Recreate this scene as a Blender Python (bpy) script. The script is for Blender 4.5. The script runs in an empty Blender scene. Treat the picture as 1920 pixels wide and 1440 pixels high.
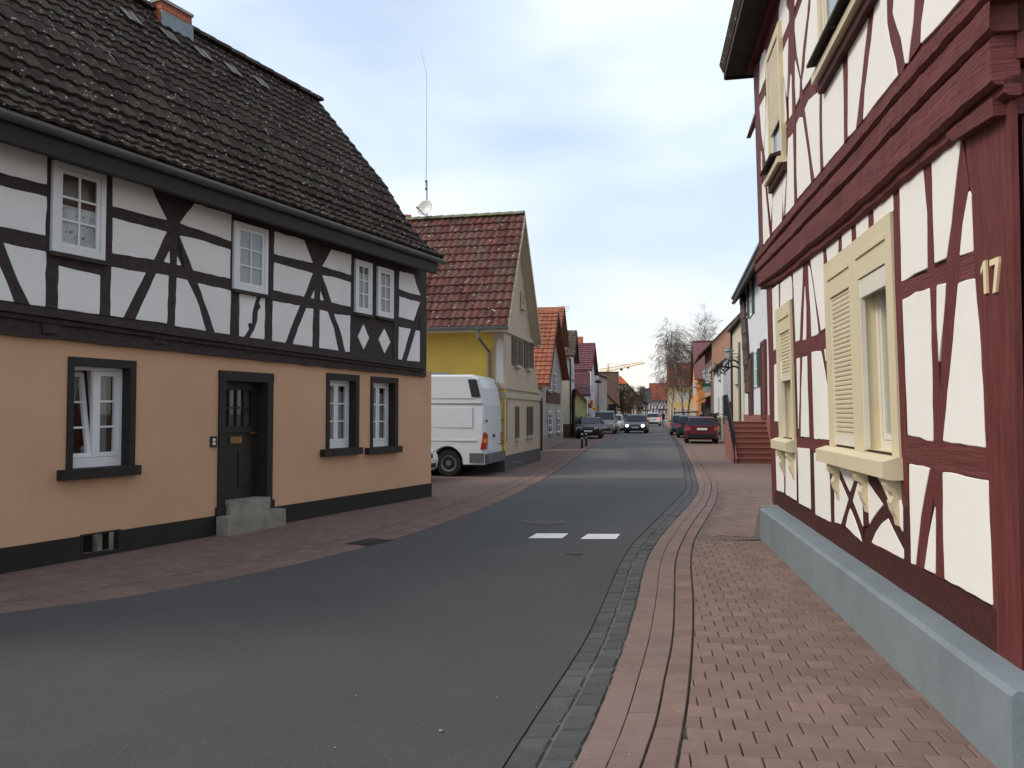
import bpy, math, random
from mathutils import Vector, Matrix
random.seed(7)
R = math.radians

# ---------------------------------------------------------------- camera
CAM_H = 1.6
FPX = 1500.0                       # focal length in pixels of the 1920 px wide photograph
PITCH = math.atan(55/FPX)
scene = bpy.context.scene
col = scene.collection
cd = bpy.data.cameras.new('camera')
cam = bpy.data.objects.new('camera', cd)
col.objects.link(cam)
cam.location = (0, 0, CAM_H)
cam.rotation_euler = (math.pi/2 + PITCH, 0, 0)
cd.sensor_width = 36.0
cd.lens = 36.0*FPX/1920
cd.clip_start = 0.05
cd.clip_end = 3000
scene.camera = cam

# ---------------------------------------------------------------- world / sun / exposure
SUN_EL, SUN_AZ = R(40), R(-104)     # azimuth clockwise from +Y
world = bpy.data.worlds.new('World'); scene.world = world
world.use_nodes = True
wn, wl = world.node_tree.nodes, world.node_tree.links
wn.clear()
wo = wn.new('ShaderNodeOutputWorld'); wb = wn.new('ShaderNodeBackground')
sky = wn.new('ShaderNodeTexSky'); sky.sky_type = 'NISHITA'; sky.sun_disc = False
sky.sun_elevation = SUN_EL; sky.sun_rotation = SUN_AZ
sky.air_density = 1.0; sky.dust_density = 2.0; sky.ozone_density = 1.0
tc = wn.new('ShaderNodeTexCoord'); mp = wn.new('ShaderNodeMapping')
mp.inputs['Scale'].default_value = (1.6, 1.6, 4.0)
mp.inputs['Location'].default_value = (0.35, 0.2, 0.1)
n1 = wn.new('ShaderNodeTexNoise'); n1.inputs['Scale'].default_value = 1.5
n1.inputs['Detail'].default_value = 3; n1.inputs['Roughness'].default_value = 0.45
rp = wn.new('ShaderNodeValToRGB')
rp.color_ramp.elements[0].position = 0.38; rp.color_ramp.elements[0].color = (0.45,)*3+(1,)
rp.color_ramp.elements[1].position = 0.62; rp.color_ramp.elements[1].color = (0.92,)*3+(1,)
sx = wn.new('ShaderNodeSeparateXYZ')
hz = wn.new('ShaderNodeMapRange'); hz.inputs['From Min'].default_value = 0.0; hz.inputs['From Max'].default_value = 0.34
hz.inputs['To Min'].default_value = 0.9; hz.inputs['To Max'].default_value = 0.0; hz.interpolation_type = 'SMOOTHSTEP'
mx = wn.new('ShaderNodeMath'); mx.operation = 'MAXIMUM'
clc = wn.new('ShaderNodeMixRGB')                       # cloud veil: warm low, cool high
clc.inputs['Color1'].default_value = (7.3, 8.15, 9.25, 1)
clc.inputs['Color2'].default_value = (7.9, 7.55, 6.95, 1)
mixc = wn.new('ShaderNodeMixRGB')
wl.new(tc.outputs['Generated'], mp.inputs['Vector']); wl.new(mp.outputs[0], n1.inputs['Vector'])
wl.new(n1.outputs['Fac'], rp.inputs[0])
wl.new(tc.outputs['Generated'], sx.inputs[0]); wl.new(sx.outputs['Z'], hz.inputs['Value'])
wl.new(rp.outputs[0], mx.inputs[0]); wl.new(hz.outputs[0], mx.inputs[1])
wl.new(hz.outputs[0], clc.inputs['Fac'])
wl.new(mx.outputs[0], mixc.inputs['Fac'])
skb = wn.new('ShaderNodeVectorMath'); skb.operation = 'SCALE'; skb.inputs['Scale'].default_value = 1.6
wl.new(sky.outputs[0], skb.inputs[0]); wl.new(skb.outputs[0], mixc.inputs['Color1']); wl.new(clc.outputs[0], mixc.inputs['Color2'])
wl.new(mixc.outputs[0], wb.inputs['Color'])
wb.inputs['Strength'].default_value = 0.1
wl.new(wb.outputs[0], wo.inputs['Surface'])

sd = bpy.data.lights.new('sun', 'SUN'); sd.energy = 1.45; sd.angle = R(16); sd.color = (1.0, 0.91, 0.77)
sun = bpy.data.objects.new('sun', sd); col.objects.link(sun)
sdir = Vector((math.sin(SUN_AZ)*math.cos(SUN_EL), math.cos(SUN_AZ)*math.cos(SUN_EL), math.sin(SUN_EL)))
sun.rotation_euler = (-sdir).to_track_quat('-Z', 'Y').to_euler()
sun.location = (-20, 10, 30)
scene.view_settings.view_transform = 'Standard'
scene.view_settings.look = 'None'
scene.view_settings.gamma = 1.0
scene.view_settings.use_curve_mapping = False
scene.view_settings.exposure = 0.47
scene.render.engine = 'CYCLES'

# ---------------------------------------------------------------- helpers: projection
cp, sp = math.cos(PITCH), math.sin(PITCH)
CAM = Vector((0, 0, CAM_H))
def ray(x, y):
    a = (x-960)/FPX; b = -(y-720)/FPX
    return Vector((a, cp - b*sp, sp + b*cp))
def G(x, y, z=0.0):                       # pixel -> point on the level z
    d = ray(x, y); t = (z-CAM_H)/d.z
    return CAM + d*t
def at(x, y, Y):                          # pixel -> point at distance Y
    d = ray(x, y)
    return CAM + d*(Y/d.y)
UP = Vector((0, 0, 1))
class Fr:
    """a wall plane: u to the right as seen from outside, v up, n outwards"""
    def __init__(s, O, u, v=None):
        s.O = Vector(O); s.u = Vector(u).normalized()
        n = s.u.cross(UP).normalized()
        s.v = UP.copy() if v is None else Vector(v)
        s.n = n if v is None else s.u.cross(s.v).normalized()
    def P(s, u, v, n=0.0): return s.O + s.u*u + s.v*v + s.n*n
    def px(s, x, y, off=0.0):
        d = ray(x, y); t = (s.O + s.n*off - CAM).dot(s.n)/d.dot(s.n)
        q = CAM + d*t - s.O
        return (q.dot(s.u), q.dot(s.v))
def zoom(ox, oy, k): return lambda p: (ox + p[0]/k, oy + p[1]/k)

# ---------------------------------------------------------------- helpers: materials
def s2l(c):
    c /= 255.0
    return c/12.92 if c <= 0.04045 else ((c+0.055)/1.055)**2.4
def rgb(r, g, b): return (s2l(r), s2l(g), s2l(b))
MATS = {}
def mat(name, c, rough=0.8, var=0.12, scale=6.0, bump=0.0, bscale=60.0, spec=0.3, metal=0.0, rnd=0.0,
        spots=None, emit=None, stretch=None, coat=0.0, grime=None):
    """procedural principled material: large soft variation, fine grain, optional per-piece change, spots"""
    m = bpy.data.materials.new(name); m.use_nodes = True
    nt = m.node_tree; N, L = nt.nodes, nt.links
    b = N['Principled BSDF']
    b.inputs['Roughness'].default_value = rough
    b.inputs['Specular IOR Level'].default_value = spec
    b.inputs['Metallic'].default_value = metal
    if coat: b.inputs['Coat Weight'].default_value = coat; b.inputs['Coat Roughness'].default_value = 0.08
    g = N.new('ShaderNodeNewGeometry'); vec = g.outputs['Position']
    if stretch:
        mpn = N.new('ShaderNodeMapping'); mpn.inputs['Scale'].default_value = stretch
        L.new(vec, mpn.inputs['Vector']); vec = mpn.outputs[0]
    a = N.new('ShaderNodeTexNoise'); a.inputs['Scale'].default_value = scale
    a.inputs['Detail'].default_value = 6; a.inputs['Roughness'].default_value = 0.62
    L.new(vec, a.inputs['Vector'])
    mr = N.new('ShaderNodeMapRange'); mr.inputs['From Min'].default_value = 0.25; mr.inputs['From Max'].default_value = 0.75
    mr.inputs['To Min'].default_value = 1-var; mr.inputs['To Max'].default_value = 1+var
    L.new(a.outputs['Fac'], mr.inputs['Value'])
    val = mr.outputs[0]
    if rnd:
        oi = N.new('ShaderNodeObjectInfo'); ad = N.new('ShaderNodeMath'); ad.operation = 'ADD'
        L.new(oi.outputs['Random'], ad.inputs[0]); L.new(g.outputs['Random Per Island'], ad.inputs[1])
        fr = N.new('ShaderNodeMath'); fr.operation = 'FRACT'; L.new(ad.outputs[0], fr.inputs[0])
        m2 = N.new('ShaderNodeMapRange'); m2.inputs['To Min'].default_value = 1-rnd; m2.inputs['To Max'].default_value = 1+rnd
        L.new(fr.outputs[0], m2.inputs['Value'])
        mu = N.new('ShaderNodeMath'); mu.operation = 'MULTIPLY'
        L.new(val, mu.inputs[0]); L.new(m2.outputs[0], mu.inputs[1]); val = mu.outputs[0]
    cm = N.new('ShaderNodeVectorMath'); cm.operation = 'SCALE'
    cm.inputs[0].default_value = c
    L.new(val, cm.inputs['Scale']); out = cm.outputs[0]
    if grime:                                   # (colour, scale, lo, hi): soft stains with a shape of their own
        gn = N.new('ShaderNodeTexNoise'); gn.inputs['Scale'].default_value = grime[1]; gn.inputs['Detail'].default_value = 8
        gn.inputs['Roughness'].default_value = 0.7
        L.new(vec, gn.inputs['Vector'])
        gr = N.new('ShaderNodeMapRange'); gr.inputs['From Min'].default_value = grime[2]; gr.inputs['From Max'].default_value = grime[3]
        L.new(gn.outputs['Fac'], gr.inputs['Value'])
        gm = N.new('ShaderNodeMixRGB'); L.new(gr.outputs[0], gm.inputs['Fac']); L.new(out, gm.inputs['Color1'])
        gm.inputs['Color2'].default_value = (*grime[0], 1); out = gm.outputs[0]
    if spots:                                   # (colour, scale, threshold)
        sn = N.new('ShaderNodeTexNoise'); sn.inputs['Scale'].default_value = spots[1]; sn.inputs['Detail'].default_value = 3
        sn.inputs['Roughness'].default_value = 0.6
        L.new(g.outputs['Position'], sn.inputs['Vector'])
        sr = N.new('ShaderNodeMapRange'); sr.inputs['From Min'].default_value = spots[2]; sr.inputs['From Max'].default_value = spots[2]+0.04
        L.new(sn.outputs['Fac'], sr.inputs['Value'])
        sm = N.new('ShaderNodeMixRGB'); L.new(sr.outputs[0], sm.inputs['Fac']); L.new(out, sm.inputs['Color1'])
        sm.inputs['Color2'].default_value = (*spots[0], 1); out = sm.outputs[0]
    L.new(out, b.inputs['Base Color'])
    if bump:
        bn = N.new('ShaderNodeTexNoise'); bn.inputs['Scale'].default_value = bscale; bn.inputs['Detail'].default_value = 5
        L.new(vec, bn.inputs['Vector'])
        bp = N.new('ShaderNodeBump'); bp.inputs['Strength'].default_value = bump; bp.inputs['Distance'].default_value = 0.01
        L.new(bn.outputs['Fac'], bp.inputs['Height']); L.new(bp.outputs[0], b.inputs['Normal'])
    if emit:
        b.inputs['Emission Color'].default_value = (*emit[0], 1); b.inputs['Emission Strength'].default_value = emit[1]
    MATS[name] = m
    return m
def glass(name, tint, refl=0.35, dark=0.6, fk=0.75):
    m = bpy.data.materials.new(name); m.use_nodes = True
    N, L = m.node_tree.nodes, m.node_tree.links; N.clear()
    o = N.new('ShaderNodeOutputMaterial'); t = N.new('ShaderNodeBsdfTransparent'); g = N.new('ShaderNodeBsdfGlossy')
    t.inputs['Color'].default_value = (*[c*dark for c in tint], 1); g.inputs['Roughness'].default_value = 0.03
    g.inputs['Color'].default_value = (0.9, 0.93, 0.95, 1)
    lw = N.new('ShaderNodeLayerWeight'); lw.inputs['Blend'].default_value = 0.5
    f = N.new('ShaderNodeMath'); f.operation = 'POWER'; f.inputs[1].default_value = 4.0; L.new(lw.outputs['Facing'], f.inputs[0])
    a = N.new('ShaderNodeMath'); a.operation = 'MULTIPLY_ADD'; a.inputs[1].default_value = fk; a.inputs[2].default_value = 0.03+refl*0.2
    mx = N.new('ShaderNodeMixShader')
    L.new(f.outputs[0], a.inputs[0]); L.new(a.outputs[0], mx.inputs[0]); L.new(t.outputs[0], mx.inputs[1]); L.new(g.outputs[0], mx.inputs[2])
    L.new(mx.outputs[0], o.inputs['Surface'])
    return m
WOODST = (1, 1, 1)
M = dict(
 asphalt=mat('asphalt', (0.060, 0.0588, 0.0565), 0.82, 0.22, 38, 0.7, 120, 0.35, grime=((0.076, 0.0745, 0.071), 0.5, 0.45, 0.75), spots=((0.19, 0.18, 0.17), 75, 0.69)),
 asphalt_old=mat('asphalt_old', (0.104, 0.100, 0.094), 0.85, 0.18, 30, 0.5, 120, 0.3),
 ground=mat('ground', (0.10, 0.09, 0.08), 0.9, 0.2, 0.6, 0.2, 40),
 paver=mat('paver', (0.205, 0.136, 0.110), 0.88, 0.14, 9, 0.35, 160, 0.25, rnd=0.13, grime=((0.15, 0.105, 0.085), 1.1, 0.5, 0.8)),
 kerb=mat('kerb', (0.205, 0.140, 0.116), 0.88, 0.12, 7, 0.3, 150, 0.25, rnd=0.07, grime=((0.15, 0.115, 0.10), 1.6, 0.5, 0.8)),
 paver_left=mat('paver_left', (0.175, 0.116, 0.096), 0.9, 0.14, 5, 0.3, 160, 0.2, rnd=0.10),
 basalt=mat('basalt', (0.072, 0.070, 0.066), 0.75, 0.2, 14, 0.5, 90, 0.35, rnd=0.22),
 joint=mat('joint', (0.075, 0.06, 0.05), 0.95, 0.3, 12, 0.3, 120, grime=((0.16, 0.15, 0.10), 3, 0.5, 0.75)),
 joint_light=mat('joint_light', (0.125, 0.12, 0.095), 0.95, 0.3, 9, 0.3, 120),
 marking=mat('marking', (0.72, 0.71, 0.68), 0.7, 0.08, 9, 0.2, 90, grime=((0.4, 0.39, 0.37), 5, 0.55, 0.8)),
 iron=mat('iron', (0.06, 0.05, 0.045), 0.6, 0.2, 20, 0.3, 80, 0.5, 0.6),
 plaster_orange=mat('plaster_orange', (0.59, 0.365, 0.228), 0.92, 0.07, 1.1, 0.22, 70, 0.15, grime=((0.52, 0.315, 0.192), 0.7, 0.45, 0.85)),
 plinth_dark=mat('plinth_dark', (0.022, 0.019, 0.017), 0.7, 0.2, 6, 0.4, 40, 0.3),
 surround_dark=mat('surround_dark', (0.026, 0.021, 0.019), 0.65, 0.2, 8, 0.3, 50, 0.3),
 timber_dark=mat('timber_dark', (0.042, 0.030, 0.028), 0.7, 0.4, 5, 0.5, 24, 0.3, stretch=(2, 2, 3)),
 panel_white=mat('panel_white', (0.80, 0.782, 0.757), 0.9, 0.05, 2.0, 0.15, 50, 0.15, grime=((0.71, 0.69, 0.66), 1.5, 0.52, 0.8)),
 tile_dark=mat('tile_dark', (0.056, 0.040, 0.031), 0.95, 0.35, 6, 0.4, 90, 0.12, rnd=0.34, spots=((0.42, 0.41, 0.37), 17, 0.635), grime=((0.045, 0.05, 0.03), 1.2, 0.55, 0.75)),
 zinc=mat('zinc', (0.16, 0.17, 0.17), 0.45, 0.2, 4, 0.1, 40, 0.5, 0.8),
 soffit=mat('soffit', (0.032, 0.028, 0.026), 0.55, 0.1, 3, 0.1, 40, 0.4),
 brick=mat('brick', (0.42, 0.13, 0.07), 0.9, 0.2, 20, 0.4, 80, 0.2, rnd=0.2),
 mortar=mat('mortar', (0.35, 0.31, 0.27), 0.95, 0.15, 20),
 lead=mat('lead', (0.20, 0.22, 0.23), 0.5, 0.2, 8, 0.2, 40, 0.4, 0.5),
 white_pvc=mat('white_pvc', (0.72, 0.72, 0.72), 0.35, 0.03, 3, 0, 1, 0.5),
 muntin=mat('muntin_white', (0.74, 0.74, 0.74), 0.4, 0.03, 3),
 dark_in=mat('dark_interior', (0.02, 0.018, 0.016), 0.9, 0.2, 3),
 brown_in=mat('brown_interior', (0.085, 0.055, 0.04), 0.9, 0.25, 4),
 curtain=mat('curtain', (0.42, 0.43, 0.41), 0.95, 0.18, 16, stretch=(7, 7, 0.6)),
 lace=mat('lace', (0.50, 0.51, 0.50), 0.95, 0.1, 20, spots=((0.14, 0.14, 0.14), 26, 0.60)),
 blind=mat('blind', (0.36, 0.37, 0.35), 0.9, 0.06, 3),
 door_dark=mat('door_dark', (0.020, 0.015, 0.012), 0.5, 0.3, 5, 0.3, 30, 0.4, stretch=(6, 6, 0.8)),
 stone=mat('step_stone', (0.27, 0.25, 0.212), 0.9, 0.25, 7, 0.4, 60, 0.2, grime=((0.17, 0.165, 0.13), 3, 0.5, 0.75)),
 brass=mat('brass', (0.28, 0.15, 0.06), 0.4, 0.2, 10, 0, 1, 0.5, 0.7),
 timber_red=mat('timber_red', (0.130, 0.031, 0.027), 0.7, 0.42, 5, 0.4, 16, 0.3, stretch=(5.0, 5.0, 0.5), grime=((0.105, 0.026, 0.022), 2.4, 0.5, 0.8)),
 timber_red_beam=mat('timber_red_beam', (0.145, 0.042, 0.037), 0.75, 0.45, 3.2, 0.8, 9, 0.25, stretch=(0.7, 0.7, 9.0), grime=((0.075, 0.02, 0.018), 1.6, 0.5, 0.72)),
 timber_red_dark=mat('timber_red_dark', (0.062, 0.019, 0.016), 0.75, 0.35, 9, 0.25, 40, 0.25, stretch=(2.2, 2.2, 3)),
 panel_cream=mat('panel_cream', (0.85, 0.82, 0.76), 0.9, 0.03, 1.8, 0.12, 45, 0.15, grime=((0.76, 0.72, 0.64), 1.3, 0.55, 0.85)),
 cream=mat('cream_paint', (0.66, 0.57, 0.385), 0.6, 0.05, 3, 0.08, 40, 0.35, grime=((0.56, 0.475, 0.31), 2.2, 0.55, 0.85)),
 cream_slat=mat('cream_slat', (0.64, 0.55, 0.375), 0.5, 0.05, 6, 0, 1, 0.35, rnd=0.05),
 cream_white=mat('cream_white', (0.70, 0.66, 0.56), 0.5, 0.05, 6),
 plinth_blue=mat('plinth_blue', (0.195, 0.226, 0.243), 0.85, 0.10, 2.2, 0.35, 30, 0.2, grime=((0.155, 0.182, 0.197), 1.7, 0.48, 0.8)),
 sandstone=mat('sandstone', (0.30, 0.21, 0.15), 0.9, 0.25, 8, 0.5, 40),
 numeral=mat('numeral', (0.78, 0.66, 0.42), 0.5, 0.05, 8),
 soffit_brown=mat('soffit_brown', (0.040, 0.028, 0.024), 0.8, 0.3, 6, 0.3, 30),
 glass=glass('window_glass', (0.92, 0.95, 0.95), 0.15, 0.95),
 glass_dark=glass('car_glass', (0.5, 0.56, 0.58), 0.1, 0.5, 0.42),
)
# ---------------------------------------------------------------- helpers: geometry
class MB:
    def __init__(s): s.v = []; s.f = []
    def add(s, vs, fs):
        k = len(s.v); s.v += [Vector(p) for p in vs]; s.f += [tuple(i+k for i in f) for f in fs]; return s
    def hexa(s, p):                        # 8 points, 0-3 bottom ring, 4-7 top ring
        return s.add(p, [(3,2,1,0), (4,5,6,7), (0,1,5,4), (1,2,6,5), (2,3,7,6), (3,0,4,7)])
    def box(s, F, u0, u1, v0, v1, n0, n1):
        return s.hexa([F.P(u0,v0,n0), F.P(u1,v0,n0), F.P(u1,v0,n1), F.P(u0,v0,n1),
                       F.P(u0,v1,n0), F.P(u1,v1,n0), F.P(u1,v1,n1), F.P(u0,v1,n1)])
    def prism(s, F, poly, n0, n1):
        k = len(poly)
        vs = [F.P(u, v, n0) for u, v in poly] + [F.P(u, v, n1) for u, v in poly]
        fs = [tuple(range(k-1, -1, -1)), tuple(range(k, 2*k))] + [(i, (i+1) % k, (i+1) % k + k, i+k) for i in range(k)]
        return s.add(vs, fs)
    def ext(s, pts, off):                  # polygon of 3D points pushed along a vector
        k = len(pts); off = Vector(off)
        return s.add([Vector(p) for p in pts] + [Vector(p)+off for p in pts],
                     [tuple(range(k-1, -1, -1)), tuple(range(k, 2*k))] + [(i, (i+1) % k, (i+1) % k + k, i+k) for i in range(k)])
    def tube(s, pts, r, seg=6, cap=True):
        pts = [Vector(p) for p in pts]; n = len(pts)
        rs = r if isinstance(r, (list, tuple)) else [r]*n
        k = len(s.v)
        for i, p in enumerate(pts):
            d = (pts[min(i+1, n-1)] - pts[max(i-1, 0)]).normalized()
            a = d.cross(UP) if abs(d.z) < 0.95 else d.cross(Vector((1, 0, 0)))
            a.normalize(); b = d.cross(a)
            for j in range(seg):
                t = 2*math.pi*j/seg
                s.v.append(p + (a*math.cos(t) + b*math.sin(t))*rs[i])
        for i in range(n-1):
            for j in range(seg):
                q = (j+1) % seg
                s.f.append((k+i*seg+j, k+i*seg+q, k+(i+1)*seg+q, k+(i+1)*seg+j))
        if cap:
            s.f.append(tuple(k+j for j in range(seg-1, -1, -1))); s.f.append(tuple(k+(n-1)*seg+j for j in range(seg)))
        return s
    def lathe(s, c, axis, prof, seg=16):   # prof: (distance along axis, radius)
        c = Vector(c); ax = Vector(axis).normalized()
        a = ax.cross(UP) if abs(ax.z) < 0.95 else ax.cross(Vector((1, 0, 0)))
        a.normalize(); b = ax.cross(a); k = len(s.v); n = len(prof)
        for h, r in prof:
            for j in range(seg):
                t = 2*math.pi*j/seg
                s.v.append(c + ax*h + (a*math.cos(t) + b*math.sin(t))*r)
        for i in range(n-1):
            for j in range(seg):
                q = (j+1) % seg
                s.f.append((k+i*seg+j, k+i*seg+q, k+(i+1)*seg+q, k+(i+1)*seg+j))
        s.f.append(tuple(k+j for j in range(seg-1, -1, -1))); s.f.append(tuple(k+(n-1)*seg+j for j in range(seg)))
        return s

def mesh(name, mb, m, org=None, smooth=False):
    o = org or Vector((0, 0, 0))
    me = bpy.data.meshes.new(name)
    me.from_pydata([tuple(p-o) for p in mb.v], [], mb.f)
    if m: me.materials.append(m)
    if smooth:
        for p in me.polygons: p.use_smooth = True
    me.update()
    return me
class Thing:
    """an Empty at the base of a thing; its parts are given in world points (or local ones with loc=0)"""
    def __init__(s, name, label, cat, loc, group=None, rotz=0.0, kind=None, local=False):
        s.loc = Vector(loc); s.org = Vector((0, 0, 0)) if local else s.loc
        e = bpy.data.objects.new(name, None); col.objects.link(e); e.empty_display_size = 0.3
        e.location = s.loc; e.rotation_euler = (0, 0, rotz); s.e = e
        if label: e['label'] = label
        if cat: e['category'] = cat
        if group: e['group'] = group
        if kind: e['kind'] = kind
    def part(s, name, mb, m, parent=None, smooth=False, label=None, kind=None):
        o = bpy.data.objects.new(name, mesh(name, mb, m, s.org, smooth)); col.objects.link(o)
        o.parent = parent or s.e
        if label: o['label'] = label
        if kind: o['kind'] = kind
        return o
    def inst(s, name, me, mw, parent=None):       # shared mesh placed by a world matrix
        o = bpy.data.objects.new(name, me); col.objects.link(o); o.parent = parent or s.e
        q = mw.copy(); q.translation = q.translation - s.org; o.matrix_local = q
        return o
def solo(name, mb, m, label, cat, loc, group=None, kind=None, smooth=False):
    loc = Vector(loc)
    o = bpy.data.objects.new(name, mesh(name, mb, m, loc, smooth)); col.objects.link(o); o.location = loc
    if label: o['label'] = label
    if cat: o['category'] = cat
    if group: o['group'] = group
    if kind: o['kind'] = kind
    return o

def wob(poly, step=0.09, amp=0.006, rnd=random):   # hand-made outline: subdivided, slightly wavy, corners eased
    out = []; n = len(poly)
    for i in range(n):
        a = Vector((poly[i][0], poly[i][1])); b = Vector((poly[(i+1) % n][0], poly[(i+1) % n][1]))
        L = (b-a).length; d = (b-a)/max(L, 1e-6); nn = Vector((-d.y, d.x))
        c = min(0.007, L*0.25)
        k = max(1, int(L/step))
        ts = [c] + [L*j/k for j in range(1, k)] + [L-c]
        for t in ts:
            w = 0 if t in (c, L-c) else rnd.uniform(-amp, amp)
            p = a + d*t + nn*w
            out.append((p.x, p.y))
    return out

def wall_holes(F, u0, u1, v0, v1, holes, n=0.0, depth=0.25):
    """front sheet of a wall with rectangular openings and their reveals"""
    mb = MB()
    us = sorted({u0, u1, *[h[0] for h in holes], *[h[1] for h in holes]})
    vs = sorted({v0, v1, *[h[2] for h in holes], *[h[3] for h in holes]})
    us = [x for x in us if u0 <= x <= u1]; vs = [x for x in vs if v0 <= x <= v1]
    for i in range(len(us)-1):
        for j in range(len(vs)-1):
            cu, cv = (us[i]+us[i+1])/2, (vs[j]+vs[j+1])/2
            if any(h[0] < cu < h[1] and h[2] < cv < h[3] for h in holes): continue
            mb.add([F.P(us[i], vs[j], n), F.P(us[i+1], vs[j], n), F.P(us[i+1], vs[j+1], n), F.P(us[i], vs[j+1], n)], [(0,1,2,3)])
    for a, b, c, d in holes:
        q = [(a, c), (b, c), (b, d), (a, d)]
        for i in range(4):
            p, r = q[i], q[(i+1) % 4]
            mb.add([F.P(*p, n), F.P(*r, n), F.P(*r, n-depth), F.P(*p, n-depth)], [(0,1,2,3)])
    return mb

def frame_mb(F, u0, u1, v0, v1, w, n0, n1, wb=None):
    wb = w if wb is None else wb
    mb = MB()
    mb.box(F, u0, u0+w, v0, v1, n0, n1); mb.box(F, u1-w, u1, v0, v1, n0, n1)
    mb.box(F, u0+w, u1-w, v1-w, v1, n0, n1-0.0012); mb.box(F, u0+w, u1-w, v0, v0+wb, n0, n1-0.0012)
    return mb
def window(T, F, u0, u1, v0, v1, n, fw=0.06, cols=2, rows=3, mats=None, curtain=None, depth=0.04, mw=0.025, sash=False, wb=None,
           parent=None, back='dark_in', label=None, curtain_top=1.0, co=0.006, bo=0.012):
    """window > frame bars, muntin, pane (each), curtain, backing; n = front of the frame"""
    fm = mats or M['white_pvc']
    W = T.part('window', frame_mb(F, u0, u1, v0, v1, fw, n-depth, n, wb), fm, parent, label=label)
    a, b, c, d = u0+fw, u1-fw, v0+(wb or fw), v1-fw
    if sash:                                       # inner casement, one per column or one for all
        k = cols if sash == 'each' else 1
        for i in range(k):
            p, q = a+(b-a)*i/k, a+(b-a)*(i+1)/k
            T.part('sash', frame_mb(F, p+0.004, q-0.004, c+0.004, d-0.004, 0.045, n-depth, n-0.008), fm, W)
        ins = 0.05
    else: ins = 0.0
    k = cols if sash == 'each' else 1
    bars = []
    for s_ in range(k):
        p, q = a+(b-a)*s_/k+ins, a+(b-a)*(s_+1)/k-ins
        cc = cols//k
        c2, d2 = c+ins, d-ins
        for i in range(1, cc):
            x = p+(q-p)*i/cc; bars.append(MB().box(F, x-mw/2, x+mw/2, c2, d2, n-0.03, n-0.012))
        for j in range(1, rows):
            y = c2+(d2-c2)*j/rows; bars.append(MB().box(F, p, q, y-mw/2, y+mw/2, n-0.0295, n-0.0125))
        for i in range(cc):
            for j in range(rows):
                x0, x1 = p+(q-p)*i/cc, p+(q-p)*(i+1)/cc; y0, y1 = c2+(d2-c2)*j/rows, c2+(d2-c2)*(j+1)/rows
                pm = MB().add([F.P(x0, y0, n-0.022), F.P(x1, y0, n-0.022), F.P(x1, y1, n-0.022), F.P(x0, y1, n-0.022)], [(0,1,2,3)])
                T.part('pane', pm, M['glass'], W)
    for mm in bars: T.part('muntin', mm, M['muntin'] if fm is M['white_pvc'] else fm, W)
    xe = 0.35 if bo > 0.05 else 0.0
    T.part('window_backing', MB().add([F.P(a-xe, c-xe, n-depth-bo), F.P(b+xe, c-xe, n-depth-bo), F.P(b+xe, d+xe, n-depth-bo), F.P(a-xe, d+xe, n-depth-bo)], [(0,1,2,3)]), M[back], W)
    if curtain:
        cm = MB(); kk = max(6, int((b-a)/0.03)); top = c+(d-c)*curtain_top
        vs = []
        for i in range(kk+1):
            x = a-xe*0.15+(b-a+xe*0.3)*i/kk; w = (0.012*math.sin(i*1.9)+0.006*math.sin(i*0.7))*co/0.05*1.2
            vs += [F.P(x, c, n-depth-co+w), F.P(x, top, n-depth-co+w*0.6)]
        cm.add(vs, [(2*i, 2*i+2, 2*i+3, 2*i+1) for i in range(kk)])
        T.part('curtain', cm, M[curtain], W)
    return W

def tile_mesh(name, w, l, m, th=0.022, rise=0.028, seg=6, double=False):
    """one pantile: local x across, y up the slope, z off the roof"""
    mb = MB(); vs = []
    for i in range(seg+1):
        x = -w/2 + w*i/seg
        t = i/seg
        z = rise*(0.5-0.5*math.cos(2*math.pi*t*(2 if double else 1)))
        lift = th+0.022
        vs += [(x, 0, z+lift), (x, l*1.06, z), (x, 0, z*0.7+0.0)]
    mb.add(vs, [(3*i, 3*i+3, 3*i+4, 3*i+1) for i in range(seg)] + [(3*i+2, 3*i+5, 3*i+3, 3*i) for i in range(seg)])
    return mb
def lay_tiles(T, roof, path, e_u, u0, u1, w, l, tm_mb, m, limit=300, name='roof_tile', jit=0.006, skip=None):
    """path(s) -> (point at u=0, up-slope vector, normal), s in metres up the slope; the nearest `limit` tiles are
    objects that share one mesh, the rest one joined part"""
    spots = []
    s = 0.0; S = path(None)
    while s < S-0.05:
        p, es, en = path(s)
        k = int((u1-u0)/w)
        for i in range(k):
            u = u0 + (i+0.5)*(u1-u0)/k
            q = p + e_u*u
            if skip and skip(u, s): continue
            spots.append((q, es, en))
        s += l
    spots.sort(key=lambda t: (t[0]-CAM).length)
    me = mesh(name, tm_mb, m)
    rest = MB()
    for i, (q, es, en) in enumerate(spots):
        mw = Matrix((( *e_u, 0), (*es, 0), (*en, 0), (0, 0, 0, 1))).transposed()
        mw = mw @ Matrix.Rotation(random.uniform(-0.012, 0.012), 4, 'Z') @ Matrix.Rotation(random.uniform(-0.012, 0.012), 4, 'X')
        mw.translation = q + en*random.uniform(0, jit) + es*random.uniform(-jit, jit)
        if i < limit: T.inst(name, me, mw, roof)
        else: rest.add([mw @ v for v in tm_mb.v], tm_mb.f)
    if rest.v: T.part(name+'_field', rest, m, roof, kind='stuff')

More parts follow.
